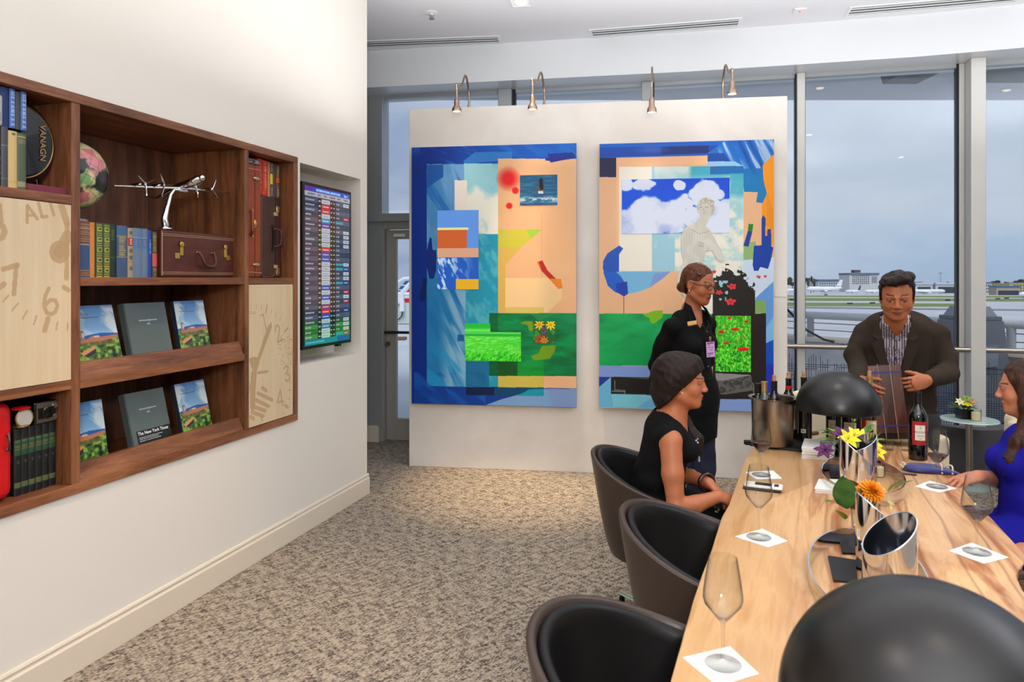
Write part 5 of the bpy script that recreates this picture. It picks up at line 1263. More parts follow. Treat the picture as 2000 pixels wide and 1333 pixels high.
def grassf(c):
    n = c.n(0.06, 0.02, 6, 5, -0.2); n2 = c.n(0.02, 0.09, 16, 4, 0.3); c.c[:] = (70, 214, 34); c.paint(np.clip((n-0.45)*5, 0, 1)*(c.Y < 0.75), (130, 242, 96)); c.paint(np.clip((n2-0.52)*7, 0, 1)*np.clip((c.Y-0.5)*3, 0, 1), (10, 160, 24)); c.paint(np.clip((n2-0.38)*-7, 0, 1)*np.clip((c.Y-0.6)*3, 0, 1), (160, 250, 80))
    c.paint((c.Y < 0.15).astype(float), (14, 180, 50)); c.paint((c.Y < 0.06).astype(float), (90, 220, 80)); c.paint(np.clip((c.X-0.5)*3, 0, 1)*np.clip(0.55-np.abs(c.Y-0.38)*4, 0, 1), (14, 180, 40), 0.6)
def flowers(c):
    n = c.n(0.16, 0.16, 2, 4); c.c[:] = (18, 96, 40); c.paint(np.clip((n-0.5)*8, 0, 1), (60, 140, 50)); 
    for x, y, r, col in ((0.28, 0.16, 0.24, (240, 190, 30)), (0.8, 0.16, 0.24, (246, 206, 30)), (0.3, 0.85, 0.26, (176, 60, 20)), (0.5, 0.9, 0.2, (220, 130, 30))):
        a = np.arctan2(c.Y-y, c.X-x); rr = np.hypot(c.X-x, c.Y-y)/(r*(0.75+0.3*np.cos(8*a))); c.paint((rr < 1).astype(float), col); c.paint((rr < 0.4).astype(float), tuple(np.array(col)*0.75))
    c.poly([(0.42, 0.2), (0.58, 0.15), (0.62, 0.6), (0.52, 0.68), (0.36, 0.5)], (110, 84, 96)); c.paint(c.inpoly([(0.42, 0.2), (0.58, 0.15), (0.62, 0.6), (0.52, 0.68), (0.36, 0.5)])*(c.n(0.04, 0.04, 5, 3) > 0.55), (40, 30, 44))
t1, ins = artwork('left artwork, blue and peach collage with inset pictures of sea, grass and flowers', 804, 1126, (289, 279), (789, 796), 0, 460, 700, draw1)
ins('sea_picture', 551, 217, 722, 352, surf, 110, 86)
ins('block_picture', 174, 378, 362, 738, blocks, 110, 200)
ins('flower_picture', 612, 884, 712, 984, flowers, 80, 80)
# L-shaped grass picture: two screens' worth as one outline
def grassL(c): grassf(c); 
t_ = ins('grass_picture', 300, 932, 556, 1068, grassf, 170, 90)
ins('grass_picture', 300, 893, 416, 932, lambda c: (c.c.__setitem__(slice(None), (24, 190, 50)), c.paint(np.clip((c.Y-0.5)*3, 0, 1), (110, 236, 90))), 60, 20)

def draw2(cv):
    X, Y = cv.X, cv.Y
    def c3(pts): return [(x*0.2063*1/ (390/912.0)+10/(390/912.0)*1.0, (265+y*0.2063-250)/(390/912.0)) for x, y in pts]     # upper close-up -> crop coordinates
    def c4(pts): return [((1160+x*0.2138-1150)/(390/912.0), (530+y*0.2138-250)/(390/912.0)) for x, y in pts]               # lower close-up
    cv.c[:] = (226, 178, 136); cv.paint(np.clip((cv.n(130, 200, 3, 3)-0.5)*3, 0, 1), (232, 188, 148), 0.7)
    st = cv.n(22, 260, 5, 4, -0.45)
    cv.poly(c3([(55, 60), (1705, 45), (1705, 170), (1250, 170), (1000, 200), (55, 205)]), (14, 92, 194)); cv.poly(c3([(55, 105), (1250, 95), (1250, 170), (800, 178), (55, 195)]), (10, 70, 170)); cv.poly(c3([(650, 102), (1100, 98), (1100, 168), (650, 175)]), (24, 40, 104), 0.8); cv.paint(cv.disc(*c3([(560, 130)])[0], 60, 14, 0.6), (96, 110, 190), 0.5)
    A = cv.inpoly(c3([(1090, 170), (1250, 60), (1705, 45), (1705, 195), (1600, 290), (1610, 440), (1640, 560), (1610, 650), (1540, 640), (1555, 545), (1430, 540), (1400, 300), (1330, 270), (1090, 250)]))
    cv.paint(A, (22, 104, 190)); cv.paint(A*np.clip((st-0.5)*7, 0, 1)*(Y < 190), (160, 186, 220)); cv.paint(A*np.clip((0.42-st)*7, 0, 1), (10, 76, 166)); cv.paint(A*np.clip((Y-180)/60, 0, 1), (24, 124, 180), 0.8)
    cv.poly(c3([(1090, 170), (1240, 170), (1300, 250), (1090, 248)]), (16, 70, 160)); cv.poly(c3([(1088, 248), (1340, 250), (1430, 300), (1088, 290)]), (140, 190, 222))
    cv.poly(c3([(55, 200), (218, 200), (218, 385), (55, 385)]), (24, 28, 66))
    cv.poly(c3([(1705, 190), (1600, 290), (1610, 440), (1640, 560), (1595, 660), (1595, 1045), (1705, 1050)]), (240, 150, 22)); cv.poly(c3([(1640, 560), (1700, 700), (1700, 900), (1640, 860)]), (222, 140, 30), 0.8)
    cv.poly(c3([(218, 200), (1088, 192), (1088, 272), (245, 285), (245, 1330), (218, 1330)]), (236, 184, 140))
    # cream cloudy sheet
    S = cv.inpoly(c3([(245, 288), (1425, 295), (1425, 1333), (1425, 1900), (860, 1900), (860, 1282), (245, 1280)])); n = cv.n(110, 90, 7, 5); n2 = cv.n(50, 40, 14, 5)
    cv.paint(S, (230, 226, 212)); cv.paint(S*np.clip((X-290)/8, 0, 1)*(X < 400), (150, 196, 214)); cv.paint(S*(X >= 400)*np.clip((0.62-n2+(400-Y)*0.0006)*5, 0, 1), (142, 200, 208), 0.8); cv.paint(S*np.clip((X-300)/8, 0, 1)*np.clip((n-0.5)*5, 0, 1), (222, 226, 216), 0.7)
    cv.paint(S*np.clip((X-460)/20, 0, 1)*np.clip((250-Y)/40, 0, 1), (46, 160, 186), 0.85); cv.paint(S*(X > 560)*np.clip((230-Y)/20, 0, 1)*(Y < 215), (10, 90, 170), 0.8)
    cv.paint(S*(X > 650)*np.clip((330-Y)/30, 0, 1)*(Y > 210), (60, 168, 190), 0.8)
    # side strips
    cv.poly(c3([(1425, 1018), (1540, 1012), (1540, 1045), (1510, 1185), (1425, 1185)]), (140, 176, 110)); cv.poly(c3([(1425, 1185), (1705, 1160), (1705, 1500), (1425, 1900)]), (196, 212, 230)); cv.poly(c4([(1480, 250), (1640, 100), (1640, 630), (1575, 660), (1575, 270), (1480, 270)]), (96, 148, 212))
    cv.poly(c4([(1575, 520), (1640, 420), (1640, 640), (1575, 660)]), (120, 178, 222)); cv.poly(c4([(1575, 660), (1640, 630), (1640, 1300), (1575, 1300)]), (14, 76, 180)); cv.poly(c4([(1575, 850), (1640, 850), (1640, 1300), (1575, 1300)]), (40, 40, 170), 0.7)
    # blue brush shapes
    cv.poly(c3([(245, 1035), (285, 1065), (243, 1120), (243, 1333), (110, 1333), (85, 1250), (90, 1180), (130, 1110)]), (10, 78, 182))
    cv.poly(c4([(85, 0), (245, 0), (320, 20), (370, 50), (400, 130), (390, 190), (310, 205), (280, 230), (245, 200), (200, 190), (130, 130)]), (14, 90, 196)); cv.poly(c4([(205, 0), (720, 0), (650, 60), (520, 150), (400, 190), (310, 205), (300, 120), (250, 40)]), (112, 176, 216)); cv.poly(c4([(205, 110), (310, 90), (320, 205), (280, 228), (215, 190)]), (10, 56, 170)); cv.poly(c4([(560, 20), (720, 0), (650, 60), (520, 150)]), (120, 150, 206))
    cv.poly(c3([(1470, 842), (1516, 845), (1505, 922), (1465, 905)]), (14, 130, 30)); cv.poly(c3([(1465, 905), (1505, 922), (1470, 1058), (1422, 1050)]), (20, 60, 150))
    cv.poly(c3([(1592, 790), (1605, 760), (1628, 790), (1625, 960), (1640, 960), (1645, 895), (1678, 890), (1680, 1060), (1700, 1065), (1680, 1170), (1650, 1270), (1580, 1250), (1560, 1288), (1520, 1285), (1508, 1230), (1520, 1050), (1590, 1045)]), (16, 62, 158))
    for p in (c4([(1488, 42), (1528, 50), (1522, 75), (1495, 65)]), c4([(1555, 42), (1582, 46), (1575, 66), (1555, 60)])): cv.poly(p, (206, 50, 60))
    # green field left, stripes below
    G = cv.inpoly(c4([(50, 383), (1100, 392), (1100, 870), (50, 860)])); gn = cv.n(120, 50, 9, 4); cv.paint(G, (6, 150, 76)); cv.paint(G*np.clip((gn-0.45)*4, 0, 1), (14, 168, 88)); cv.paint(G*np.clip((0.45-gn)*5, 0, 1)*(Y < 960), (0, 128, 84))
    cv.poly(c4([(455, 395), (560, 360), (640, 355), (640, 420), (560, 480), (530, 470), (520, 430)]), (120, 180, 20)); cv.paint(cv.stroke(c4([(278, 225), (278, 383)]), 3), (90, 70, 50))
    cv.poly(c4([(45, 860), (640, 870), (640, 970), (45, 965)]), (124, 150, 210)); cv.poly(c4([(45, 965), (165, 965), (45, 1060)]), (14, 60, 150)); cv.poly(c4([(45, 1060), (165, 970), (165, 1120), (1500, 1150), (1500, 1285), (45, 1245)]), (104, 176, 216)); cv.poly(c4([(165, 1120), (580, 1130), (400, 1250), (180, 1240)]), (120, 196, 216)); cv.poly(c4([(1140, 1150), (1640, 1150), (1640, 1290), (1140, 1285)]), (128, 156, 212))
    cv.poly(c4([(160, 965), (640, 970), (640, 1135), (160, 1122)]), (30, 28, 26)); cv.paint(cv.inpoly(c4([(240, 968), (640, 975), (640, 1000)])), (70, 68, 62)); cv.paint(cv.stroke(c4([(195, 1000), (195, 1085), (290, 1090), (290, 1120)]), 3), (120, 130, 130)); cv.paint(cv.stroke(c4([(170, 1098), (290, 1098)]), 5), (110, 120, 120))
    # dark hedge with blossoms
    n = cv.n(14, 16, 44, 4); top = 690-40*np.exp(-((X-640)/40)**2)-20*np.exp(-((X-700)/18)**2)+np.clip((X-715)*0.8, 0, 60)+(n-0.5)*90
    cv.paint(((X > 572) & (X < 762) & (Y > top) & (Y < 1240)).astype(float), (30, 28, 24)); cv.poly(c4([(1090, 390), (1575, 390), (1575, 1150), (1100, 1150)]), (34, 28, 26)); cv.poly(c4([(1478, 270), (1575, 270), (1575, 388), (1478, 388)]), (124, 164, 90))
    fl = ((X > 600) & (X < 640) & (Y > 700) & (Y < 800) & (n > 0.6)); cv.paint(fl.astype(float), (150, 196, 206))
    for x, y, rx, ry in ((1272, 143, 42, 28), (1155, 196, 36, 22), (1258, 282, 50, 32), (1108, 8, 26, 18)):
        (cx, cy), = c4([(x, y)]); a = np.arctan2(Y-cy, X-cx); k = 0.85+0.2*np.cos(5*a+x); cv.paint((np.hypot((X-cx)/(rx*0.5), (Y-cy)/(ry*0.5)) < k).astype(float), (216, 58, 66)); cv.paint((np.hypot((X-cx)/(rx*0.3), (Y-cy)/(ry*0.22)) < k).astype(float), (190, 38, 48))
    # stone bench block
    cv.poly(c4([(1120, 930), (1440, 950), (1460, 1090), (1200, 1130), (1140, 1120)]), (96, 94, 90)); cv.paint(cv.inpoly(c4([(1120, 1010), (1180, 1010), (1440, 955), (1450, 1055), (1180, 1115), (1130, 1115)]))*np.clip((cv.n(10, 10, 3, 4)-0.45)*6, 0, 1), (60, 58, 55)); cv.poly(c4([(1125, 935), (1440, 950), (1200, 1000), (1125, 1000)]), (140, 140, 138)); cv.paint(cv.stroke(c4([(1450, 1020), (1465, 1040), (1465, 1110)]), 3), (130, 135, 130))
def skyf(c):
    n = fbm(c.X*5, c.Y*3.2, 12, 6); c.c[:] = (18, 84, 222); c.paint(np.clip((0.3-c.Y)*2, 0, 1), (10, 66, 206), 0.6)
    def cl(cx, cy, rx, ry): return 1-np.hypot((c.X-cx)/rx, (c.Y-cy)/ry)
    m = np.maximum.reduce([cl(0.30, 0.72, 0.34, 0.48), cl(0.02, 0.9, 0.3, 0.5), cl(0.78, 0.25, 0.13, 0.36), cl(0.85, 0.8, 0.22, 0.42), cl(0.2, 0.08, 0.13, 0.17), cl(0.02, 0.05, 0.12, 0.2), cl(0.66, 0.72, 0.1, 0.2), cl(0.54, 0.12, 0.06, 0.1), cl(0.92, 0.3, 0.05, 0.1), cl(0.62, 0.45, 0.05, 0.07), cl(1.0, 0.5, 0.1, 0.2)])
    k = np.clip((m+(n-0.5)*1.5-0.02)*7, 0, 1); c.paint(k, (226, 230, 246)); c.paint(k*np.clip((0.55-n)*4, 0, 1)*np.clip(c.Y*1.3, 0, 1), (166, 178, 226), 0.8)
def poppies(c):
    n = c.n(0.05, 0.03, 3, 5); n2 = c.n(0.035, 0.035, 18, 4, 0.6); c.c[:] = (52, 186, 22); c.paint(np.clip((n-0.52)*9, 0, 1), (22, 112, 14)); c.paint(np.clip((n2-0.55)*9, 0, 1), (130, 226, 50)); c.paint(np.clip((0.36-n2)*9, 0, 1)*np.clip(c.Y*1.4, 0, 1), (4, 60, 10)); c.paint(np.clip((n-0.6)*9, 0, 1)*(c.Y < 0.5), (150, 160, 30), 0.7)
    for x, y, rx, ry in ((0.16, 0.29, 0.09, 0.03), (0.40, 0.04, 0.055, 0.022), (0.88, 0.10, 0.07, 0.022), (0.55, 0.24, 0.12, 0.028), (0.30, 0.49, 0.08, 0.02), (0.78, 0.59, 0.17, 0.036)): c.paint(c.disc(x, y, rx, ry), (222, 24, 20)); c.paint(c.disc(x, y+ry*0.5, rx*0.6, ry*0.4), (170, 10, 14))
t2, ins = artwork('right artwork, collage with inset blue sky, marble figure and poppies', 1170, 1512, (279, 275), (797, 805.5), 1, 480, 720, draw2)
ins('sky_picture', 151, 237, 643, 480, skyf, 300, 160)
ins('poppy_picture', 578, 858, 740, 1116, poppies, 110, 180)
# plain marble-like draped figure, printed as a cut-out standing off the panel
def figure(c):
    n = c.n(30, 50, 3, 4); c.c[:] = (188, 186, 176); c.paint(np.clip((n-0.45)*3, 0, 1), (204, 202, 194))
D = -0.055; s_ = 390/912.0
def fpt(x, y, d): u, z = WB.uz(1160+x*0.2063, 265+y*0.2063, d); return u, z
def fig(name, parts, d, m):
    mb = MB()
    for pts in parts:
        P = [fpt(x, y, d) for x, y in pts]; A = [WB.w(u, d, z) for u, z in P]; 
        n = len(A); loc = [t2.matrix_basis.inverted() @ a for a in A]
        mb.add(loc, [tuple(range(n))])
    return mb.obj(name, m, t2)
t2.matrix_basis
cv = Canvas(150, 320, [(780, 570), (1260, 570), (1260, 1700), (780, 1700)])
X, Y = cv.X, cv.Y
cv.c[:] = (190, 188, 178)
body = cv.inpoly([(1000, 770), (960, 820), (860, 870), (825, 940), (820, 1010), (830, 1120), (850, 1180), (800, 1290), (785, 1380), (800, 1440), (870, 1560), (1080, 1560), (1100, 1420), (1060, 1300), (1030, 1170), (1060, 1090), (1120, 1085), (1150, 1160), (1190, 1195), (1225, 1185), (1238, 1140), (1180, 1040), (1140, 960), (1100, 890), (1060, 860), (1100, 770), (1130, 740), (1150, 690), (1140, 620), (1100, 590), (1050, 582), (1000, 610), (978, 660), (975, 720), (995, 745)])
n = cv.n(70, 120, 5, 3)
cv.c[:] = (192, 190, 180); cv.paint(np.clip((n-0.45)*4, 0, 1), (206, 204, 196), 0.8)
hair = cv.inpoly([(975, 725), (978, 650), (1000, 610), (1050, 580), (1100, 588), (1145, 620), (1152, 690), (1135, 745), (1110, 760), (1115, 700), (1090, 650), (1030, 640), (1000, 670), (995, 740)])
cv.paint(hair, (168, 164, 150)); cv.paint(hair*(cv.n(12, 12, 9, 3) > 0.52), (204, 200, 188))
for pts in ([(1003, 680), (1022, 678)], [(1055, 678), (1080, 678)]): cv.paint(cv.stroke(pts, 9), (140, 136, 126))
cv.paint(cv.stroke([(1040, 690), (1036, 712), (1050, 714)], 5), (150, 146, 134)); cv.paint(cv.stroke([(1032, 732), (1058, 732)], 5), (120, 112, 102))
# folds of a plain robe
for k in range(9): cv.paint(cv.stroke([(850+k*26, 900+k*6), (860+k*22, 1060), (842+k*27, 1560)], 7), (178, 176, 166), 0.55)
cv.paint(cv.stroke([(900, 880), (1000, 930), (1090, 905)], 6), (146, 144, 134), 0.8)
cv.paint(cv.stroke([(1010, 1010), (1075, 990)], 26), (206, 204, 196)); cv.paint(cv.stroke([(1075, 1000), (1140, 1060), (1205, 1150)], 60), (204, 202, 194)); 
for k in range(4): cv.paint(cv.stroke([(985, 1005+k*14), (1040, 1012+k*13)], 4), (120, 118, 108))
w_ = np.array([WB.w(*(lambda q: (q[0], D, q[1]))(fpt(a, b, D))) for a, b in ((780, 570), (1260, 570), (780, 1700))]) if False else None
# keep only the samples inside the outline
inv = t2.matrix_basis.inverted() if False else (Matrix.Translation(t2.location) @ Matrix.Rotation(WB.ang, 4, 'Z')).inverted()
c00 = inv @ WB.w(fpt(780, 570, D)[0], D, fpt(780, 570, D)[1]); c10 = inv @ WB.w(fpt(1260, 570, D)[0], D, fpt(1260, 570, D)[1]); c01 = inv @ WB.w(fpt(780, 1700, D)[0], D, fpt(780, 1700, D)[1])
c00.y = c10.y = c01.y = -0.006
o = cv.obj('marble_figure', flatP(c00, c10-c00, c01-c00), mat_attr('marble_print', rough=0.4), t2)
import bmesh
b_ = bmesh.new(); b_.from_mesh(o.data); bl = body.ravel(); b_.verts.ensure_lookup_table()
bmesh.ops.delete(b_, geom=[v for v in b_.verts if bl[v.index] < 0.5], context='VERTS'); b_.to_mesh(o.data); b_.free()
# ================= THE LONG TABLE =================
TH = math.atan(0.4234); TZ = 0.75
TD = Vector((math.sin(TH), math.cos(TH), 0)); TN = Vector((math.cos(TH), -math.sin(TH), 0))
def table_wood():
    m = bpy.data.materials.new('live_edge_wood'); m.use_nodes = True; nt = m.node_tree; b = nt.nodes['Principled BSDF']
    b.inputs['Roughness'].default_value = 0.30; b.inputs['Specular IOR Level'].default_value = 0.4
    tc = N(nt, 'ShaderNodeTexCoord')
    def nz(scale, s, det, dist, rough=0.55):
        mp = N(nt, 'ShaderNodeMapping'); mp.inputs['Scale'].default_value = scale; nt.links.new(tc.outputs['Object'], mp.inputs[0])
        n = N(nt, 'ShaderNodeTexNoise', i_Scale=s, i_Detail=det, i_Distortion=dist, i_Roughness=rough); nt.links.new(mp.outputs[0], n.inputs['Vector']); return n.outputs[0]
    def rampn(src, stops):
        r = N(nt, 'ShaderNodeValToRGB'); e = r.color_ramp.elements
        e[0].position = stops[0][0]; e[0].color = stops[0][1]; e[1].position = stops[-1][0]; e[1].color = stops[-1][1]
        for p, c in stops[1:-1]: q = e.new(p); q.color = c
        nt.links.new(src, r.inputs[0]); return r.outputs[0]
    def mix(f, a, b_):
        x = N(nt, 'ShaderNodeMix', data_type='RGBA')
        for k, v in (('Factor', f), ('A', a), ('B', b_)):
            if hasattr(v, 'type') or hasattr(v, 'is_output'): nt.links.new(v, x.inputs[k])
            else: x.inputs[k].default_value = v
        return x.outputs['Result']
    fine = rampn(nz((9, 0.9, 9), 3.0, 6, 0.6), [(0.35, lin((214, 166, 116))), (0.5, lin((224, 180, 130))), (0.68, lin((206, 154, 100)))])
    # broad heartwood streaks, strongest along the middle and the right half
    st = rampn(nz((3.2, 0.55, 3.2), 1.7, 5, 1.6), [(0.47, (0, 0, 0, 1)), (0.58, (1, 1, 1, 1)), (0.70, (0.4, 0.4, 0.4, 1))])
    sx = N(nt, 'ShaderNodeSeparateXYZ'); nt.links.new(tc.outputs['Object'], sx.inputs[0])
    mr = N(nt, 'ShaderNodeMapRange'); mr.inputs['From Min'].default_value = -0.16; mr.inputs['From Max'].default_value = 0.04; nt.links.new(sx.outputs['X'], mr.inputs['Value'])
    mm = N(nt, 'ShaderNodeMath', operation='MULTIPLY'); nt.links.new(st, mm.inputs[0]); nt.links.new(mr.outputs[0], mm.inputs[1])
    col = mix(mm.outputs[0], fine, lin((164, 98, 54)))
    # thin dark growth lines that wander along the board
    wv = N(nt, 'ShaderNodeTexWave', wave_type='BANDS', bands_direction='X', i_Scale=3.4, i_Distortion=5.5, i_Detail=3.0); wv.inputs['Detail Scale'].default_value = 0.7
    mp = N(nt, 'ShaderNodeMapping'); mp.inputs['Scale'].default_value = (1.0, 0.30, 1.0); nt.links.new(tc.outputs['Object'], mp.inputs[0]); nt.links.new(mp.outputs[0], wv.inputs['Vector'])
    ln = rampn(wv.outputs['Fac'], [(0.0, (1, 1, 1, 1)), (0.045, (0, 0, 0, 1)), (1.0, (0, 0, 0, 1))])
    m2 = N(nt, 'ShaderNodeMath', operation='MULTIPLY'); nt.links.new(ln, m2.inputs[0]); nt.links.new(mr.outputs[0], m2.inputs[1])
    m3 = N(nt, 'ShaderNodeMath', operation='MULTIPLY'); nt.links.new(m2.outputs[0], m3.inputs[0]); m3.inputs[1].default_value = 0.5
    col = mix(m3.outputs[0], col, lin((128, 80, 52)))
    nt.links.new(col, b.inputs['Base Color']); return m
M_table = table_wood()
Lp = [(1478, 862), (1468, 880), (1454, 900), (1444, 930), (1432, 962), (1424, 985), (1410, 1009), (1400, 1040), (1390, 1073), (1372, 1120), (1355, 1169), (1332, 1250), (1309, 1333)]
Rp = [(1800, 858), (1812, 871), (1830, 890), (1848, 910), (1868, 931), (1884, 957), (1902, 980), (1920, 997), (1938, 1013), (1965, 1042), (1998, 1078), (2006, 1092), (1992, 1108), (1985, 1125), (1996, 1150), (2035, 1200)]
Lw = [gpt(x, y, TZ) for x, y in Lp]; Rw = [gpt(x, y, TZ) for x, y in Rp]
Lw.append(Lw[-1]-TD*0.9+TN*0.01); Rw.append(Rw[-1]-TD*0.5); Rw.append(Lw[-1]+TN*0.97)
far = [Lw[0]+(Rw[0]-Lw[0])*q+Vector((0, 0.02*math.sin(q*PI), 0)) for q in (0.25, 0.5, 0.75)]
outline = list(reversed(Lw))+far+Rw       # clockwise seen from above -> reverse later
tc0 = Vector((1.07, 2.40, 0))
t = thing('live_edge_table', 'long pale live-edge wooden table set with wine glasses', 'table', tc0, -TH)
TI = (Matrix.Translation(tc0) @ Matrix.Rotation(-TH, 4, 'Z')).inverted()
P2 = [TI @ p for p in outline][::-1]
# densify for a natural edge
PP = []
for i, p in enumerate(P2):
    q = P2[(i+1) % len(P2)]; k = max(1, int((q-p).length/0.03))
    for j in range(k):
        r = p+(q-p)*(j/k); PP.append((r.x, r.y))
c_ = (sum(p[0] for p in PP)/len(PP), sum(p[1] for p in PP)/len(PP))
def inset(d, seed=0):
    out = []; n = len(PP)
    for i in range(n):
        a = Vector(PP[i-2]); b = Vector(PP[(i+2) % n]); d_ = (b-a).normalized(); nn = Vector((-d_.y, d_.x)); w = 0.004*math.sin(i*1.3+seed)+0.003*math.sin(i*0.37+seed*2)
        out.append((PP[i][0]+nn.x*(d+(w if seed else 0)), PP[i][1]+nn.y*(d+(w if seed else 0))))
    return out
ar = sum(PP[i][0]*PP[(i+1) % len(PP)][1]-PP[(i+1) % len(PP)][0]*PP[i][1] for i in range(len(PP)))
if ar < 0: PP.reverse()
tm = MB(); n = len(PP); rings = [(inset(0.004), TZ), (inset(0.0), TZ-0.004), (inset(0.004, 1), TZ-0.018), (inset(0.016, 2), TZ-0.045), (inset(0.03, 3), TZ-0.062)]
for rg, z in rings: tm.v += [(x, y, z) for x, y in rg]
for j in range(len(rings)-1):
    for i in range(n): tm.f.append(((j+1)*n+i, (j+1)*n+(i+1) % n, j*n+(i+1) % n, j*n+i)); tm.mi.append(0)
tm.f.append(tuple(range(n))); tm.f.append(tuple((len(rings)-1)*n+i for i in range(n-1, -1, -1))); tm.mi += [0, 0]
tm.obj('tabletop', M_table, t, smooth=True, angle=50)
M_bk = mat('black_steel', (26, 26, 28), rough=0.4, metal=0.6)
for yy in (-1.05, 0.95):
    lg = MB()
    for xx in (-0.22, 0.30): lg.box((xx-0.03, yy-0.03, 0.0), (xx+0.03, yy+0.03, TZ-0.062))
    lg.box((-0.22, yy-0.03, 0.0), (0.30, yy+0.03, 0.03)).box((-0.22, yy-0.03, TZ-0.09), (0.30, yy+0.03, TZ-0.062)); lg.obj('leg_frame', M_bk, t)
# rough bark knot in the right-hand edge
bk_ = MB(); rb = random.Random(2); c0 = TI @ gpt(1992, 1135, TZ-0.02)
for k in range(14): bk_.ball((c0.x+rb.uniform(-0.02, 0.07), c0.y+rb.uniform(-0.05, 0.04), TZ-0.03+rb.uniform(-0.02, 0.012)), (rb.uniform(0.012, 0.03), rb.uniform(0.012, 0.03), rb.uniform(0.01, 0.02)), 10, 6)
bk_.obj('bark_edge', mat('bark', (82, 56, 40), rough=0.9, noise=(60, (40, 26, 20), 0.4, 0.6, (1, 1, 1)), bump=(80, 0.8, (1, 1, 1))), t, smooth=True)

# ---- mushroom lamps ----
M_dome = mat('satin_black_dome', (15, 14, 14), rough=0.33, spec=0.55, metal=0.0)
def dome_lamp(label, x, y, r):
    t = thing('mushroom_lamp', label, 'table lamp', (x, y, TZ), 0, 'black dome table lamps')
    zr = 0.22; pr = [(r*math.sin(a), zr+r*0.96*math.cos(a)) for a in np.linspace(0, PI/2, 26)]
    pr = [(max(p[0], 0.0), p[1]) for p in pr]+[(r-0.004, zr-0.004)]+[((r-0.006)*math.sin(a), zr+(r*0.96-0.006)*math.cos(a)) for a in np.linspace(PI/2, 0, 20)]
    MB().lathe(pr[::-1], (0, 0, 0), 64, close=False).obj('dome_shade', M_dome, t, smooth=True, angle=60)
    MB().lathe([(0.0, 0), (0.085, 0), (0.085, 0.010), (0.012, 0.016), (0.011, zr+0.08), (0.03, zr+0.085), (0.0, zr+0.09)], (0, 0, 0), 32, close=False).obj('stem', M_bk, t, smooth=True, angle=40)
    MB().ball((0, 0, zr+0.04), 0.03, 16, 10).obj('bulb', mat('opal_bulb', (240, 236, 226), rough=0.3), t, smooth=True)
    return t
g = pick(1637, 800, 3.40); dome_lamp('black dome lamp at the far end of the table, before the man', g.x, g.y, 0.194)
dome_lamp('black dome lamp filling the near right corner of the picture', 0.592, 1.00, 0.200)

# ---- wine glasses ----
M_wg = mat_glass('clear_glass', (250, 251, 251), refl=0.7, base=-0.01, edge=True)
M_wg2 = mat_glass('clear_glass_stem', (250, 251, 251), refl=0.6, base=-0.005, edge=True)
M_wine = mat('red_wine', (58, 10, 18), rough=0.05, spec=0.7)
M_nap = mat('white_paper_napkin', (242, 240, 234), rough=0.85, bump=(700, 0.15, (1, 1, 1)))
def wine_glass(label, p, wine=0.0, s=1.0, h=0.235, zoff=0.0018):
    t = thing('wine_glass', label, 'wine glass', (p.x, p.y, TZ+zoff), 0, 'stemmed wine glasses on the table')
    o = [(0.0055, 0.092), (0.012, 0.099), (0.028, 0.118), (0.040, 0.133), (0.0432, 0.144), (0.0425, 0.158), (0.038, 0.190), (0.0305, h)]
    i_ = [(r-0.0010, z+0.0006) for r, z in o[1:]][::-1]; i_[0] = (0.0298, h)
    MB().lathe([(r*s, z*s) for r, z in o+i_+[(0.0, 0.1015)]], (0, 0, 0), 40, close=False).obj('bowl', M_wg, t, smooth=True, angle=70)
    MB().lathe([(0.0045*s, 0.010*s), (0.0032*s, 0.03*s), (0.0032*s, 0.075*s), (0.0055*s, 0.092*s)], (0, 0, 0), 16, close=False).obj('stem', M_wg2, t, smooth=True)
    MB().lathe([(0.0, 0.0), (0.038*s, 0.0), (0.0396*s, 0.0012), (0.038*s, 0.0026), (0.012*s, 0.0055), (0.0045*s, 0.010*s)], (0, 0, 0), 40, close=False).obj('foot', M_wg2, t, smooth=True, angle=50)
    if wine:
        pr = [(0.0, 0.1020)]+[(r-0.0016, z+0.001) for r, z in o[1:] if z < wine]; rr = np.interp(wine, [z for r, z in o], [r for r, z in o])-0.0016
        MB().lathe([(r*s, z*s) for r, z in pr+[(rr, wine-0.0002), (rr-0.0005, wine), (0, wine)]], (0, 0, 0), 40, close=False).obj('red_wine', M_wine, t, smooth=True, angle=40)
    return t
def napkin(label, pts, z=TZ, th=0.0012):
    P = [gpt(x, y, z) for x, y in pts]; c = sum(P, Vector())/len(P)
    m_ = MB(); m_.prism([(p.x-c.x, p.y-c.y) for p in P][::-1], 0.0004, th)
    o = m_.obj('paper_napkin', M_nap); o.location = (c.x, c.y, z); return tag(o, label, 'napkin', 'square white paper napkins under the glasses')
napkin('white napkin under the nearest empty glass, by the near dome lamp', [(1333, 1286), (1426, 1264), (1483, 1318), (1402, 1342)])
napkin('white napkin under the middle empty glass, beside the table edge', [(1436, 1049), (1489, 1034), (1539, 1058), (1500, 1070)])
napkin('white napkin under the far glass of red wine, near the steel bucket', [(1456, 923), (1510, 920), (1528, 936), (1477, 937)])
napkin('white napkin under the wine glass beside the blue clutch bag', [(1786, 951), (1816, 940), (1869, 955), (1834, 963)])
napkin('white napkin under the wine glass of the woman in blue', [(1853, 1077), (1898, 1061), (1970, 1090), (1921, 1102)])
wine_glass('empty wine glass nearest the viewer, left of the black dome lamp', gpt(1412, 1299, TZ), 0)
wine_glass('empty wine glass standing behind the nearest one, in front of a white phone', gpt(1482, 1051, TZ), 0)
wine_glass('glass of red wine at the far left of the table before the steel bucket', gpt(1487, 929, TZ), 0.142)
wine_glass('glass of red wine next to the blue clutch and red-labelled bottle', gpt(1830, 952, TZ), 0.132)
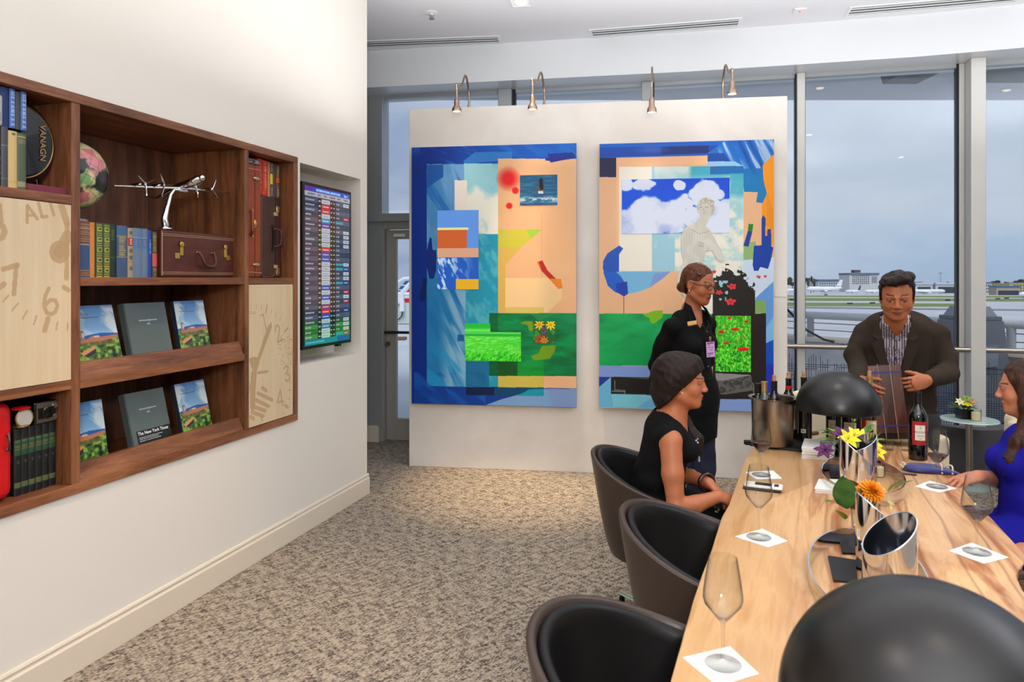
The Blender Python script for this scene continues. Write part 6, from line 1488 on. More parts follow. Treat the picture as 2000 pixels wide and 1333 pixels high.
wine_glass('glass of red wine in front of the woman in the blue dress', gpt(1908, 1080, TZ), 0.134)

# ---- phone ----
g = gpt(1490, 957, TZ)
t = thing('smartphone', 'white handset with small dark screen lying on a black one', 'phone', g, -0.42)
MB().box((-0.075, -0.03, 0.0), (0.07, 0.03, 0.010)).obj('lower_phone', M_blk, t, bevel=0.004)
MB().box((-0.070, -0.028, 0.0105), (0.075, 0.032, 0.022)).obj('body', mat('white_plastic', (236, 234, 230), rough=0.25), t, bevel=0.005, seg=3)
MB().box((-0.03, -0.018, 0.0218), (0.035, 0.022, 0.0225)).obj('display', M_blk, t)
MB().box((0.043, -0.016, 0.0218), (0.060, 0.018, 0.0225)).obj('keypad', M_blk, t)

# ---- steel wine bucket on its black tray ----
P = [gpt(x, y, TZ) for x, y in ((1464, 872), (1480, 856), (1572, 862), (1565, 884))]; c = sum(P, Vector())/4
m_ = MB(); m_.prism([(p.x-c.x, p.y-c.y) for p in P][::-1], 0.0005, 0.012); o = m_.obj('black_tray', mat('black_slate', (24, 25, 30), rough=0.55), bevel=0.002); o.location = (c.x, c.y, TZ)
tag(o, 'flat black square tray under the steel wine bucket', 'tray')
bx = pick(1509, 0, 3.58); BZ = TZ+0.0125
t = thing('wine_bucket', 'brushed steel wine bucket holding bottles on a black tray', 'bucket', (bx.x, bx.y, BZ))
M_bkt = mat('worn_steel', (176, 166, 154), rough=0.3, metal=1.0, noise=(18, (140, 130, 118), 0.35, 0.7, (1, 1, 0.4)))
HB = 0.235
MB().lathe([(0.0, 0.0), (0.094, 0.0), (0.099, 0.006), (0.104, HB-0.006), (0.118, HB), (0.118, HB+0.003), (0.102, HB-0.001), (0.096, 0.01), (0.0, 0.008)], (0, 0, 0), 56, close=False).obj('pail', M_bkt, t, smooth=True, angle=40)
tag(MB().box((-0.018, -0.016, 0), (0.018, 0.016, 0.022)).obj('bottle_cap', M_blk, bevel=0.004), 'small black stopper lying beside the steel bucket', 'stopper').location = gpt(1461, 869, TZ)

# ---- bottles ----
M_bt = mat('dark_bottle_glass', (10, 12, 10), rough=0.06, spec=0.7, coat=0.5)
M_btc = mat_glass('clear_bottle_glass', (214, 226, 214), refl=1.4, base=0.05)
M_cork = mat('cork', (196, 142, 96), rough=0.8, noise=(90, (160, 108, 66), 0.45, 0.6, (1, 1, 1)))
M_foil = mat('gold_foil', (196, 166, 110), rough=0.35, metal=0.8); M_foilb = mat('black_foil', (20, 18, 18), rough=0.35)
def bottle(label, x, y, z, glass=None, foil=None, cork=True, h=0.30, rad=0.038, tilt=None, lab=None, foilh=0.07, corkc=None, cat='bottle'):
    t = thing('wine_bottle', label, cat, (x, y, z), 0, 'wine bottles on the table', rot=tilt)
    s = h/0.30
    pr = [(0.0, 0.006), (rad*0.8, 0.0), (rad, 0.006), (rad, 0.185*s), (rad*0.96, 0.198*s), (rad*0.72, 0.218*s), (0.0165, 0.238*s), (0.0145, 0.25*s), (0.0140, 0.292*s), (0.0155, 0.293*s), (0.0155, 0.30*s), (0.010, 0.30*s), (0.0, 0.299*s)]
    MB().lathe(pr, (0, 0, 0), 32, close=False).obj('bottle_glass', glass or M_bt, t, smooth=True, angle=40)
    if foil: MB().lathe([(0.0152, (0.30-foilh)*s), (0.0150, 0.292*s), (0.0164, 0.293*s), (0.0164, 0.3005*s), (0.0, 0.301*s)], (0, 0, 0), 24, close=False).obj('foil', foil, t, smooth=True, angle=40)
    if cork: MB().lathe([(0.0095, 0.295*s), (0.0095, 0.300*s+0.03), (0.0, 0.300*s+0.0305)], (0, 0, 0), 16, close=False).obj('cork', M_cork, t, smooth=True, angle=40)
    if lab:
        z0, z1, a0, a1, drawf, nx, ny = lab; vo = -math.atan2(x, y); a0 += vo; a1 += vo
        cv = Canvas(nx, ny, [(0, 0), (1, 0), (1, 1), (0, 1)]); drawf(cv)
        def P_(u, v):
            a = a0+(a1-a0)*u; r = rad+0.0006
            return np.stack([r*np.sin(a), -r*np.cos(a), z1+(z0-z1)*v], 1)
        cv.obj('label_print', P_, mat_attr('label_paper', rough=0.55), t)
    return t
def barcode(cv):
    cv.c[:] = (222, 220, 214); rr = random.Random(3); x = 0.15
    while x < 0.85: w = rr.uniform(0.02, 0.05); cv.rect(x, 0.2, x+w, 0.75, (30, 30, 30)); x += w+rr.uniform(0.02, 0.04)
def backlab(cv):
    cv.c[:] = (206, 196, 172)
    for y in np.arange(0.1, 0.9, 0.09):
        rr = random.Random(int(y*100)); x = 0.1
        while x < 0.88: w = rr.uniform(0.03, 0.1); cv.rect(x, y, min(x+w, 0.9), y+0.035, (110, 104, 94)); x += w+0.03
def redlab(cv):
    cv.c[:] = (206, 180, 116); cv.rect(0, 0, 0.3, 1, (196, 34, 26)); cv.rect(0.3, 0.3, 0.75, 1, (20, 22, 20)); cv.rect(0.62, 0.1, 0.9, 0.42, (226, 220, 206))
    for k in range(7): cv.rect(0.66+k*0.03, 0.15, 0.675+k*0.03, 0.36, (40, 40, 40))
def maz(cv):
    cv.c[:] = (166, 26, 42); cv.rect(0.20, 0.16, 0.86, 0.80, (226, 220, 200)); cv.rect(0.05, 0.0, 0.95, 0.012, (130, 16, 30))
    cv.paint(cv.disc(0.53, 0.27, 0.03, 0.035), (120, 110, 100)); cv.rect(0.52, 0.30, 0.54, 0.34, (120, 110, 100))
    rr = random.Random(5); x = 0.34
    while x < 0.74: w = rr.uniform(0.01, 0.04); cv.rect(x, 0.60, x+w, 0.63, (90, 70, 60)); x += w+0.012
    cv.rect(0.46, 0.72, 0.60, 0.735, (120, 110, 100))
def at(px, Y): return ray(px)*Y, Y
zi = BZ+0.05
x, y = at(1493, 3.545); bottle('bottle with gold foil neck standing in the steel bucket', x, y, zi, M_btc, M_foil, False, h=0.27, rad=0.036)
x, y = at(1481, 3.62); bottle('dark bottle without cork at the back left of the bucket', x, y, zi-0.02, None, M_foilb, False, h=0.27, rad=0.033)
x, y = at(1512, 3.64); bottle('dark bottle with cork, behind the gold-necked one in the bucket', x, y, zi-0.02, None, M_foilb, True, h=0.28, rad=0.033)
x, y = at(1540, 3.72); bottle('corked bottle with red and green neck band between bucket and dome lamp', x, y, TZ+0.0005, None, None, True, h=0.325, rad=0.038, lab=(0.06, 0.19, 0.10, 1.0, backlab, 40, 60))
m_ = MB(); m_.lathe([(0.0152, 0.262), (0.0150, 0.286)], (0, 0, 0), 20, close=False); bb_ = [o for o in COL.objects if o.name.startswith('wine_bottle')][-1]; m_.obj('neck_band', mat('red_foil', (190, 30, 36), rough=0.4), bb_, smooth=True)
x, y = at(1570, 3.66); bottle('corked dark bottle with small barcode label, half behind the dome lamp', x, y, TZ+0.0005, None, M_foilb, True, h=0.338, rad=0.039, lab=(0.055, 0.075, -0.35, 0.25, barcode, 34, 20))
x, y = at(1628, 3.66); bottle('dark bottle with cream back label, under the left of the dome lamp', x, y, TZ+0.0005, None, None, False, h=0.27, rad=0.038, lab=(0.01, 0.12, -0.7, 0.5, backlab, 50, 60))
x, y = at(1661, 3.60); bottle('dark bottle with grey printed label, under the middle of the dome lamp', x, y, TZ+0.0005, None, None, False, h=0.27, rad=0.040, lab=(0.01, 0.12, -0.8, 0.7, backlab, 50, 60))
x, y = at(1698, 3.58); bottle('bottle with gold foil, white stopper and red-and-gold label by the man', x, y, TZ+0.0005, M_btc, M_foil, True, h=0.352, rad=0.038, lab=(0.03, 0.135, -1.0, 1.0, redlab, 60, 50))
x, y = at(1793, 3.31)
t = bottle('tall red wine bottle with crimson and cream MAZZONI label', x, y, TZ+0.0005, None, M_foilb, False, h=0.318, rad=0.0405, lab=(0.075, 0.185, -0.62, 1.0, maz, 130, 110), foilh=0.055)
def curved_text(name, txt, size, rad, zc, a_mid, m, parent):
    o = lettering(name, txt, size, TXT, m, parent, depth=0.0001, align='CENTER')
    for v in o.data.vertices:
        a = a_mid+v.co.x/rad; z = v.co.z; r = rad+0.0009-v.co.y
        v.co = (r*math.sin(a), -r*math.cos(a), zc+z)
    return o
curved_text('lettering', 'MAZZONI', 0.0125, 0.0405, 0.131, 0.24-math.atan2(x, y), mat('dark_ink', (50, 44, 44), rough=0.6), t)
# loose corks
for px, py, an, lb in ((1590, 851, 0.4, 'dark wine-stained cork lying behind the paper napkin stack'),):
    g = gpt(px, py, TZ); o = MB().tube([(-0.024, 0, 0.012), (0.024, 0, 0.012)], [0.012, 0.011], 16).obj('wine_cork', mat('stained_cork', (110, 76, 54), rough=0.8), smooth=True, angle=40); o.location = g; o.rotation_euler = (0, 0, an); tag(o, lb, 'cork')

# ---- napkin stacks, black coasters ----
def pstack(label, P4, n, hh, cat='napkins', seed=1):
    P = [gpt(x, y, TZ) for x, y in P4]; c = sum(P, Vector())/4; rr = random.Random(seed)
    m_ = MB()
    for k in range(n):
        dx, dy = rr.uniform(-0.002, 0.002), rr.uniform(-0.002, 0.002)
        m_.prism([(p.x-c.x+dx, p.y-c.y+dy) for p in P][::-1], 0.0004+k*hh/n, 0.0004+(k+0.8)*hh/n)
    o = m_.obj('napkin_stack', M_nap, bevel=0.0008); o.location = (c.x, c.y, TZ); return tag(o, label, cat)
pstack('thick stack of folded white paper napkins beside the black tray', [(1566, 897), (1572, 878), (1632, 882), (1628, 902)], 9, 0.055)
pstack('low stack of white napkins inside the left chrome hoop', [(1592, 964), (1600, 945), (1640, 946), (1646, 968)], 4, 0.020, seed=3)
def coaster(label, P4, nm='slate_coaster'):
    P = [gpt(x, y, TZ) for x, y in P4]; c = sum(P, Vector())/4
    m_ = MB(); m_.prism([(p.x-c.x, p.y-c.y) for p in P][::-1], 0.0004, 0.007); o = m_.obj(nm, mat('black_slate', (24, 25, 30))); o.location = (c.x, c.y, TZ); return tag(o, label, 'coaster', 'black slate squares on the table')
coaster('black slate square under the orange flower vase', [(1645, 1084), (1637, 1049), (1690, 1046), (1700, 1086)])
coaster('black slate square nearer the front dome lamp', [(1628, 1138), (1617, 1090), (1670, 1098), (1676, 1142)])
coaster('black slate square between far chrome hoop and vases', [(1622, 936), (1618, 914), (1650, 914), (1652, 936)])

# ---- chrome hoops and slant-cut chrome vases ----
def hoop(label, c, a, b, h, rot=0.0):
    t = thing('chrome_hoop', label, 'hoop', (c.x, c.y, TZ), -TH+rot, 'oval chrome hoops around the vases')
    n = 72; vs = []; m_ = MB()
    for i in range(n):
        an = 2*PI*i/n
        for dr, z in ((0, 0.0005), (0, h), (-0.004, h), (-0.004, 0.0005)): vs.append(((b+dr)*math.cos(an), (a+dr)*math.sin(an), z))
    fs = []
    for i in range(n):
        j = (i+1) % n
        for k in range(4): l = (k+1) % 4; fs.append((i*4+k, j*4+k, j*4+l, i*4+l))
    m_.add(vs, fs); m_.obj('band', M_chrome, t, smooth=True, angle=30); return t
hc1 = (gpt(1675, 947, TZ)); hoop('far oval chrome hoop around the purple and yellow flowers', hc1+Vector((0.02, 0.0, 0)), 0.30, 0.155, 0.048)
hc2 = Vector((0.985, 1.95, 0)); hoop('near oval chrome hoop behind the front dome lamp', hc2, 0.33, 0.15, 0.048)
def slant_vase(label, px, Y, r, zhi, zlo, ang):
    """ang: direction (world) in which the cut rim is highest"""
    t = thing('slanted_vase', label, 'vase', (ray(px)*Y, Y, TZ), 0, 'slant-cut chrome cylinders')
    n = 56; m_ = MB(); vs = []; fs = []; zc = (zhi+zlo)/2; am = (zhi-zlo)/2
    for i in range(n):
        an = 2*PI*i/n; zt = zc+am*math.cos(an-ang)
        for rr, z in ((r, 0.0005), (r, zt*0.5), (r, zt), (r-0.003, zt), (r-0.003, 0.05)): vs.append((rr*math.cos(an), rr*math.sin(an), z))
    for i in range(n):
        j = (i+1) % n
        for k in range(4): fs.append((i*5+k, j*5+k, j*5+k+1, i*5+k+1))
    fs.append(tuple(i*5 for i in range(n-1, -1, -1))); fs.append(tuple(i*5+4 for i in range(n)))
    m_.add(vs, fs); m_.mi = [1 if (i < 4*n and i % 4 == 3) or i == len(fs)-1 else 0 for i in range(len(fs))]
    m_.obj('cylinder', [M_chrome, mat('satin_inside', (196, 200, 210), rough=0.14, metal=1.0)], t, smooth=True, angle=40)
    MB().tube([((r-0.002)*math.cos(a), (r-0.002)*math.sin(a), zc+am*math.cos(a-ang)) for a in np.linspace(0, 2*PI, 56, endpoint=False)], 0.002, 8, closed=True).obj('rim', mat('satin_rim', (210, 210, 214), rough=0.25, metal=1.0), t, smooth=True); return t
slant_vase('chrome slant-cut cylinder in front of the far flowers, high at left', 1673, 2.76, 0.062, 0.225, 0.115, PI*0.93)
slant_vase('chrome slant-cut cylinder behind its far twin, high at right', 1683, 2.93, 0.058, 0.205, 0.135, 0.1)
slant_vase('chrome slant-cut cylinder beside the orange flower, high at left', 1712, 2.05, 0.056, 0.225, 0.13, PI*0.95)
slant_vase('chrome slant-cut cylinder just behind the front dome lamp, high at right', 1737, 1.86, 0.066, 0.225, 0.125, 0.15)

# ---- flowers ----
M_leaf = mat('leaf_green', (52, 92, 42), rough=0.4, noise=(30, (78, 122, 54), 0.4, 0.7, (1, 1, 1)))
M_leafl = mat('leaf_light', (124, 162, 58), rough=0.45); M_stem = mat('stem_green', (72, 104, 44), rough=0.5)
M_yel = mat('yellow_petal', (240, 220, 40), rough=0.5); M_pur = mat('purple_petal', (86, 18, 84), rough=0.5); M_org = mat('orange_petal', (242, 150, 18), rough=0.55); M_brn = mat('seed_brown', (96, 50, 24), rough=0.7); M_crm = mat('cream_petal', (232, 224, 160), rough=0.5)
def leafm(mb, p, d, L, Wd, curl=0.25, up=Vector((0, 0, 1)), fold=0.18, n=8):
    p = Vector(p); d = Vector(d).normalized(); s_ = d.cross(up)
    s_ = s_.normalized() if s_.length > 1e-4 else Vector((1, 0, 0)); nn = s_.cross(d).normalized()
    vs = []
    for i in range(n+1):
        q = i/n; w = Wd*math.sin(PI*min(1, q**0.8*0.98+0.02))**0.8*0.5; c = p+d*(L*q)-nn*(curl*L*q*q)
        for k in (-1, -0.5, 0, 0.5, 1): vs.append(c+s_*(w*k)+nn*(abs(k)*w*fold))
    fs = [(i*5+k, i*5+k+1, (i+1)*5+k+1, (i+1)*5+k) for i in range(n) for k in range(4)]
    mb.add(vs, fs)
def lily(parent, p, d, m, L=0.035, Wd=0.016, n=6, seed=0, name='blossom', open_=0.9):
    d = Vector(d).normalized(); a = d.orthogonal().normalized(); b = d.cross(a); mb = MB(); rr = random.Random(seed)
    for k in range(n):
        an = 2*PI*k/n+rr.uniform(-0.15, 0.15); o = a*math.cos(an)+b*math.sin(an); leafm(mb, Vector(p), d*(1.2-open_)+o*open_*rr.uniform(0.8, 1.1), L*rr.uniform(0.85, 1.15), Wd, 0.25, up=d, fold=0.3)
    for k in range(4):
        an = k*1.6; o = a*math.cos(an)*0.3+b*math.sin(an)*0.3+d; mb.tube([p, Vector(p)+o.normalized()*L*0.6], 0.0006, 5)
    return mb.obj(name, m, parent, smooth=True, angle=0, solid=0.0006)
def pom(parent, p, d, m, r=0.03, n=60, seed=0):
    mb = MB(); rr = random.Random(seed); d = Vector(d).normalized(); a = d.orthogonal().normalized(); b = d.cross(a)
    for k in range(n):
        q = k/n; th = q**0.6*1.5; an = k*2.399; o = d*math.cos(th)+(a*math.cos(an)+b*math.sin(an))*math.sin(th); leafm(mb, Vector(p)+o*r*0.25, o, r*rr.uniform(0.8, 1.05), r*0.34, 0.2, up=d, fold=0.2, n=3)
    mb.ball(p, r*0.4, 10, 6); return mb.obj('blossom', m, parent, smooth=True, angle=0)
c1 = Vector((ray(1662)*3.05, 3.05, TZ))
t = thing('flower_arrangement', 'purple and yellow lilies with green leaves in a far glass vase', 'flowers', c1)
MB().lathe([(0.0, 0.001), (0.04, 0.001), (0.045, 0.006), (0.045, 0.10), (0.042, 0.10), (0.042, 0.008), (0.0, 0.006)], (0, 0, 0), 32, close=False).obj('glass_vase', M_wg2, t, smooth=True, angle=40)
rr = random.Random(8); m_ = MB()
def P1(px, py, Y): v = pick(px, py, Y); return v-c1
fl = [(1618, 858, 3.02, 'l', M_leaf), (1612, 880, 3.0, 'f', M_pur), (1634, 862, 3.0, 'l', M_leafl), (1646, 850, 3.0, 'f', M_pur), (1668, 852, 3.02, 'f', M_yel), (1656, 858, 2.98, 'f', M_yel), (1680, 856, 3.04, 'f', M_yel), (1706, 868, 3.0, 'f', M_yel), (1712, 884, 2.98, 'f', M_yel), (1702, 850, 3.06, 'l', M_leaf), (1716, 856, 3.06, 'l', M_leaf), (1720, 846, 3.08, 'l', M_leaf), (1668, 826, 3.05, 'f', M_yel)]
for i, (px, py, Y, k, m) in enumerate(fl):
    q = P1(px, py, Y); m_.tube([(q.x*0.15, q.y*0.15, 0.01), (q.x*0.4, q.y*0.4, q.z*0.55), q], 0.0018, 6)
    if k == 'f' and i != 12: lily(t, q, Vector((q.x*3, -0.6, 0.5)), m, 0.046 if m is M_yel else 0.042, 0.024, 6, i)
    elif k == 'f': lily(t, q, Vector((0, 0, 1)), M_leafl, 0.02, 0.006, 4, i, name='bud', open_=0.4)
m_.obj('stems', M_stem, t, smooth=True)
for i in range(26):
    an = rr.uniform(0, 2*PI); ra = rr.uniform(0.04, 0.10); q = Vector((math.cos(an)*ra, math.sin(an)*ra*0.6, 0.15+rr.uniform(-0.03, 0.04))); mb = MB(); leafm(mb, q, (math.cos(an), math.sin(an), rr.uniform(0.0, 0.9)), rr.uniform(0.05, 0.09), rr.uniform(0.02, 0.034), 0.3); mb.obj('leaf', [M_leaf, M_leafl][i % 3 == 0], t, smooth=True, angle=0)
c2 = Vector((ray(1690)*2.36, 2.36, TZ+0.0072))
t = thing('flower_arrangement', 'orange blossom with big dark leaf in a near glass on slate', 'flowers', c2)
MB().lathe([(0.0, 0.001), (0.038, 0.001), (0.042, 0.006), (0.046, 0.09), (0.043, 0.09), (0.039, 0.008), (0.0, 0.006)], (0, 0, 0), 32, close=False).obj('glass_vase', M_wg2, t, smooth=True, angle=40)
def P1(px, py, Y): v = pick(px, py, Y); return v-c2
mb = MB(); leafm(mb, P1(1655, 995, 2.30), (-0.22, -0.15, 1.0), 0.125, 0.075, 0.1, up=Vector((0.3, 1, 0.2))); mb.obj('leaf', M_leaf, t, smooth=True, angle=0)
for k, (px, py) in enumerate(((1640, 988), (1650, 1015), (1662, 1035), (1735, 962), (1744, 958), (1660, 948), (1672, 950))):
    q = P1(px, py, 2.33); mb = MB(); an = rr.uniform(0, 6); leafm(mb, q, (q.x*8+math.cos(an)*0.3, -0.3, rr.uniform(-0.2, 0.7)), 0.07, 0.036, 0.3); mb.obj('leaf', [M_leaf, M_leafl][k % 2], t, smooth=True, angle=0)
pom(t, P1(1702, 962, 2.33), (0.15, -0.7, 0.8), M_org, 0.036, 90, 1); pom(t, P1(1688, 960, 2.36), (-0.2, -0.4, 0.9), M_org, 0.030, 60, 2)
pom(t, P1(1668, 982, 2.31), (-0.6, -0.8, 0.3), M_brn, 0.022, 40, 3)
lily(t, P1(1712, 950, 2.36), (0.4, -0.3, 1), M_crm, 0.026, 0.014, 6, 3); lily(t, P1(1736, 985, 2.31), (0.9, -0.6, 0.3), M_crm, 0.028, 0.012, 7, 6)
m_ = MB()
for k in range(9): an = k*0.7; m_.tube([(0.015*math.cos(an), 0.015*math.sin(an), 0.008), (0.03*math.cos(an), 0.03*math.sin(an), 0.09), (0.04*math.cos(an+0.3), 0.04*math.sin(an+0.3)-0.01, 0.15)], 0.002, 6)
m_.obj('stems', M_stem, t, smooth=True)

# ---- small candle, menu board, clutch ----
def candle(label, p, s=1.0):
    t = thing('votive_candle', label, 'candle', p)
    MB().lathe([(0.0, 0.003), (0.021*s, 0.003), (0.021*s, 0.040*s), (0.019*s, 0.042*s), (0.0, 0.041*s)], (0, 0, 0), 24, close=False).obj('wax', mat('candle_wax', (244, 224, 178), rough=0.5), t, smooth=True, angle=40)
    MB().lathe([(0.0, 0.0005), (0.024*s, 0.0005), (0.0245*s, 0.055*s), (0.0225*s, 0.055*s), (0.0225*s, 0.003), (0.0, 0.0028)], (0, 0, 0), 28, close=False).obj('glass_cup', M_wg, t, smooth=True, angle=40)
    MB().tube([(0, 0, 0.041*s), (0.001, 0, 0.047*s)], 0.0008, 5).obj('wick', M_blk, t); return t
candle('small cream candle in a clear cup beside the yellow lilies', gpt(1716, 931, TZ))
g = gpt(1745, 868, TZ)
t = thing('menu_holder', 'dark wooden menu board with clear strips and blue bands in an acrylic stand', 'menu board', g, -0.35)
tp = Vector((ray(1736)*g.y, g.y, 0))
Lr = Matrix.Rotation(-0.12, 4, 'X') @ Matrix.Rotation(math.radians(-5.5), 4, 'Y')
M_wb = wood('red_brown_board', (60, 22, 10), (80, 32, 15), (98, 42, 20), 'z', 1.6, 0.25)
wd, h0, h1 = 0.157, 0.055, 0.405
MB(Lr).box((-wd/2, -0.004, h0), (wd/2, 0.004, h1)).obj('board', M_wb, t, bevel=0.002)
M_acr = mat_glass('acrylic', (248, 249, 250), refl=0.4, base=-0.02, edge=True)
MB(Lr).box((-0.03, -0.0095, h0-0.03), (0.026, -0.0045, h1+0.008)).obj('acrylic_strip', M_acr, t)
for x in (-0.03, 0.026): MB(Lr).box((x-0.002, -0.010, h0-0.03), (x+0.002, -0.004, h1+0.008)).obj('strip_edge', mat('acrylic_edge', (150, 120, 108), rough=0.15), t)
for z in (h1-0.040, h0+0.035): MB(Lr).box((-wd/2-0.0008, -0.0110, z), (wd/2+0.0008, 0.0048, z+0.006)).obj('elastic_band', mat('blue_band', (44, 24, 130), rough=0.5), t)
m_ = MB(); m_.box((-0.10, -0.05, 0.0005), (0.09, 0.05, 0.006)).box((-0.10, -0.05, 0.006), (-0.095, 0.05, 0.05)).box((0.085, -0.05, 0.006), (0.09, 0.05, 0.05)).box((-0.095, 0.012, 0.006), (0.085, 0.017, 0.055)).box((-0.095, -0.022, 0.006), (0.085, -0.017, 0.055)); m_.obj('acrylic_base', M_acr, t, bevel=0.001)
for px, py, lb in ((1737, 872, 'small clear tumbler left of the acrylic menu stand'), (1768, 873, 'small clear tumbler in front of the acrylic menu stand')):
    g2 = gpt(px, py+8, TZ); tt = thing('tumbler', lb, 'glass', g2, 0, 'small clear tumblers'); MB().lathe([(0.0, 0.001), (0.017, 0.001), (0.021, 0.05), (0.0195, 0.05), (0.016, 0.006), (0.0, 0.005)], (0, 0, 0), 24, close=False).obj('glass_body', M_wg2, tt, smooth=True, angle=40)
g = gpt(1812, 922, TZ)
t = thing('clutch_bag', 'navy blue folded clutch trimmed with rows of pearls', 'bag', g, -0.10)
pr = [(a, b*1.45) for a, b in [(-0.105, 0.01), (-0.09, 0.035), (-0.06, 0.052), (0.02, 0.046), (0.07, 0.03), (0.135, -0.03), (0.10, -0.038), (0.02, -0.034), (-0.06, -0.03), (-0.10, -0.01)]]
m_ = MB(); n = len(pr)
for f, z in ((1.0, 0.001), (1.0, 0.010), (0.88, 0.024), (0.6, 0.030)):
    m_.v += [(x*f, y*f, z if not (x > 0.09) else z*0.5+0.0005) for x, y in pr]
for j in range(3):
    for i in range(n): m_.f.append((j*n+i, j*n+(i+1) % n, (j+1)*n+(i+1) % n, (j+1)*n+i)); m_.mi.append(0)
m_.f.append(tuple(3*n+i for i in range(n))); m_.f.append(tuple(range(n-1, -1, -1))); m_.mi += [0, 0]
m_.obj('pouch', mat('navy_satin', (26, 34, 108), rough=0.4, sheen=0.3), t, smooth=True, angle=40, subsurf=1)
M_prl = mat('pearl', (214, 200, 180), rough=0.25, spec=0.7)
for x0, w in ((0.035, 1.0), (0.078, 0.8)):
    m_ = MB()
    for k in range(13): q = k/12; m_.ball((x0+0.014*math.sin(q*PI), -0.052+0.10*q*w, 0.008+0.030*math.sin(q*PI)**0.6*w), 0.0042, 8, 6)
    m_.obj('pearl_trim', M_prl, t, smooth=True)
m_ = MB()
for k in range(9): m_.ball((-0.10+0.008*math.cos(k), 0.008+0.006*math.sin(k*2), 0.012+0.003*k), 0.005, 8, 6)
m_.obj('pearl_clasp', M_prl, t, smooth=True)
p0, p1, p2 = gpt(1722, 915, TZ)-g, gpt(1750, 926, TZ)-g, gpt(1790, 930, TZ)-g
RI = Matrix.Rotation(0.10, 4, 'Z')
MB().tube([RI @ Vector((p.x, p.y, 0.005)) for p in (p0, p0*0.5+p1*0.5, p1, p2)], 0.0045, 8).obj('wrist_strap', mat('navy_strap', (34, 36, 66), rough=0.3), t, smooth=True)

# ---- twiggy line drawing on the table inside the far hoop is wood grain; chairs follow ----
# ================= CHAIRS =================
M_sho = mat('brown_shell', (60, 47, 40), rough=0.36, bump=(220, 0.05, (1, 1, 1)))
M_shi = mat('black_leather_pad', (11, 10, 11), rough=0.42, bump=(300, 0.05, (1, 1, 1)), spec=0.35)
FAC = math.atan2(-0.4234, 1.0)       # towards the table
def tub_chair(label, x, y, rot, group='brown tub chairs along the table'):
    """local +x is the front"""
    t = thing('tub_chair', label, 'chair', (x, y, 0), rot, group)
    A = math.radians(100)
    def rim(q): return 0.672+0.133*max(0.0, math.cos(q*A*0.9))**1.3        # q -1..1
    def pt(q, v, off):
        a = PI+q*A; zt = rim(q); z = 0.36+(zt-0.36)*v; r = 0.215+(0.305-0.215)*v**0.75-off
        fx = 0.05*abs(q)**3*v
        return Vector((r*math.cos(a)+fx, r*math.sin(a), z))
    def shell(o0, o1, vt, name, m, rnd_=0.0):
        n, k = 56, 14; vs = []; fs = []
        for i in range(n+1):
            q = -1+2*i/n
            ring = [pt(q, vt[0]+(vt[1]-vt[0])*j/k, o0) for j in range(k+1)]
            top_o = pt(q, vt[1], o0); top_i = pt(q, vt[1], o1); mid = (top_o+top_i)/2+Vector((0, 0, rnd_))
            ring += [mid*0.5+top_o*0.5+Vector((0, 0, rnd_*0.35)), mid, mid*0.5+top_i*0.5+Vector((0, 0, rnd_*0.35))]
            ring += [pt(q, vt[0]+(vt[1]-vt[0])*j/k, o1) for j in range(k, -1, -1)]
            vs += ring
        w = len(vs)//(n+1)
        for i in range(n):
            for j in range(w): j2 = (j+1) % w; fs.append((i*w+j, (i+1)*w+j, (i+1)*w+j2, i*w+j2))
        fs.append(tuple(range(w))); fs.append(tuple(n*w+j for j in range(w-1, -1, -1)))
        return MB().add([tuple(v) for v in vs], fs).obj(name, m, t, smooth=True, angle=50)
    shell(0.0, 0.022, (0.0, 1.0), 'outer_shell', M_sho, 0.006)
    shell(0.0225, 0.052, (0.02, 0.965), 'back_pad', M_shi, 0.012)
    MB().lathe([(0.0, 0.345), (0.19, 0.345), (0.214, 0.36), (0.205, 0.375), (0.0, 0.38)], (0, 0, 0), 40, close=False).obj('seat_pan', M_sho, t, smooth=True, angle=40)
    m_ = MB(); m_.lathe([(0.0, 0.381), (0.19, 0.381), (0.215, 0.40), (0.215, 0.44), (0.19, 0.458), (0.0, 0.465)], (0.0, 0, 0), 40, close=False); m_.obj('seat_cushion', M_shi, t, smooth=True, angle=60)
    for s_ in (-1, 1):
        pts = [pt(s_*1.0, v, 0.026)+Vector((0.008, 0, 0)) for v in (0.02, 0.35, 0.7, 1.0)]
        MB().tube(pts, 0.0075, 8).obj('chrome_edge', M_chrome, t, smooth=True)
    MB().tube([(0, 0, 0.07), (0, 0, 0.345)], [0.028, 0.028], 20).obj('column', M_chrome, t, smooth=True, angle=40)
    for k in range(4):
        a = PI/4+k*PI/2; d = Vector((math.cos(a), math.sin(a), 0)); lg = MB(); lg.tube([d*0.02+Vector((0, 0, 0.085)), d*0.16+Vector((0, 0, 0.062)), d*0.30+Vector((0, 0, 0.045))], [0.016, 0.013, 0.010], 10, flat=0.8)
        l_ = lg.obj('leg', M_chrome, t, smooth=True); MB().lathe([(0.012, 0.0), (0.014, 0.004), (0.014, 0.03), (0.006, 0.045)], (d.x*0.29, d.y*0.29, 0.0), 16).obj('glide', M_bk, l_, smooth=True, angle=40)
    return t
tub_chair('brown tub chair the seated woman in black sits in', 0.665, 3.20, FAC+0.05)
tub_chair('empty brown tub chair with black pad, second from the viewer', 0.665, 2.35, FAC)
tub_chair('empty brown tub chair cut by the lower edge of the picture', 0.335, 1.56, FAC)
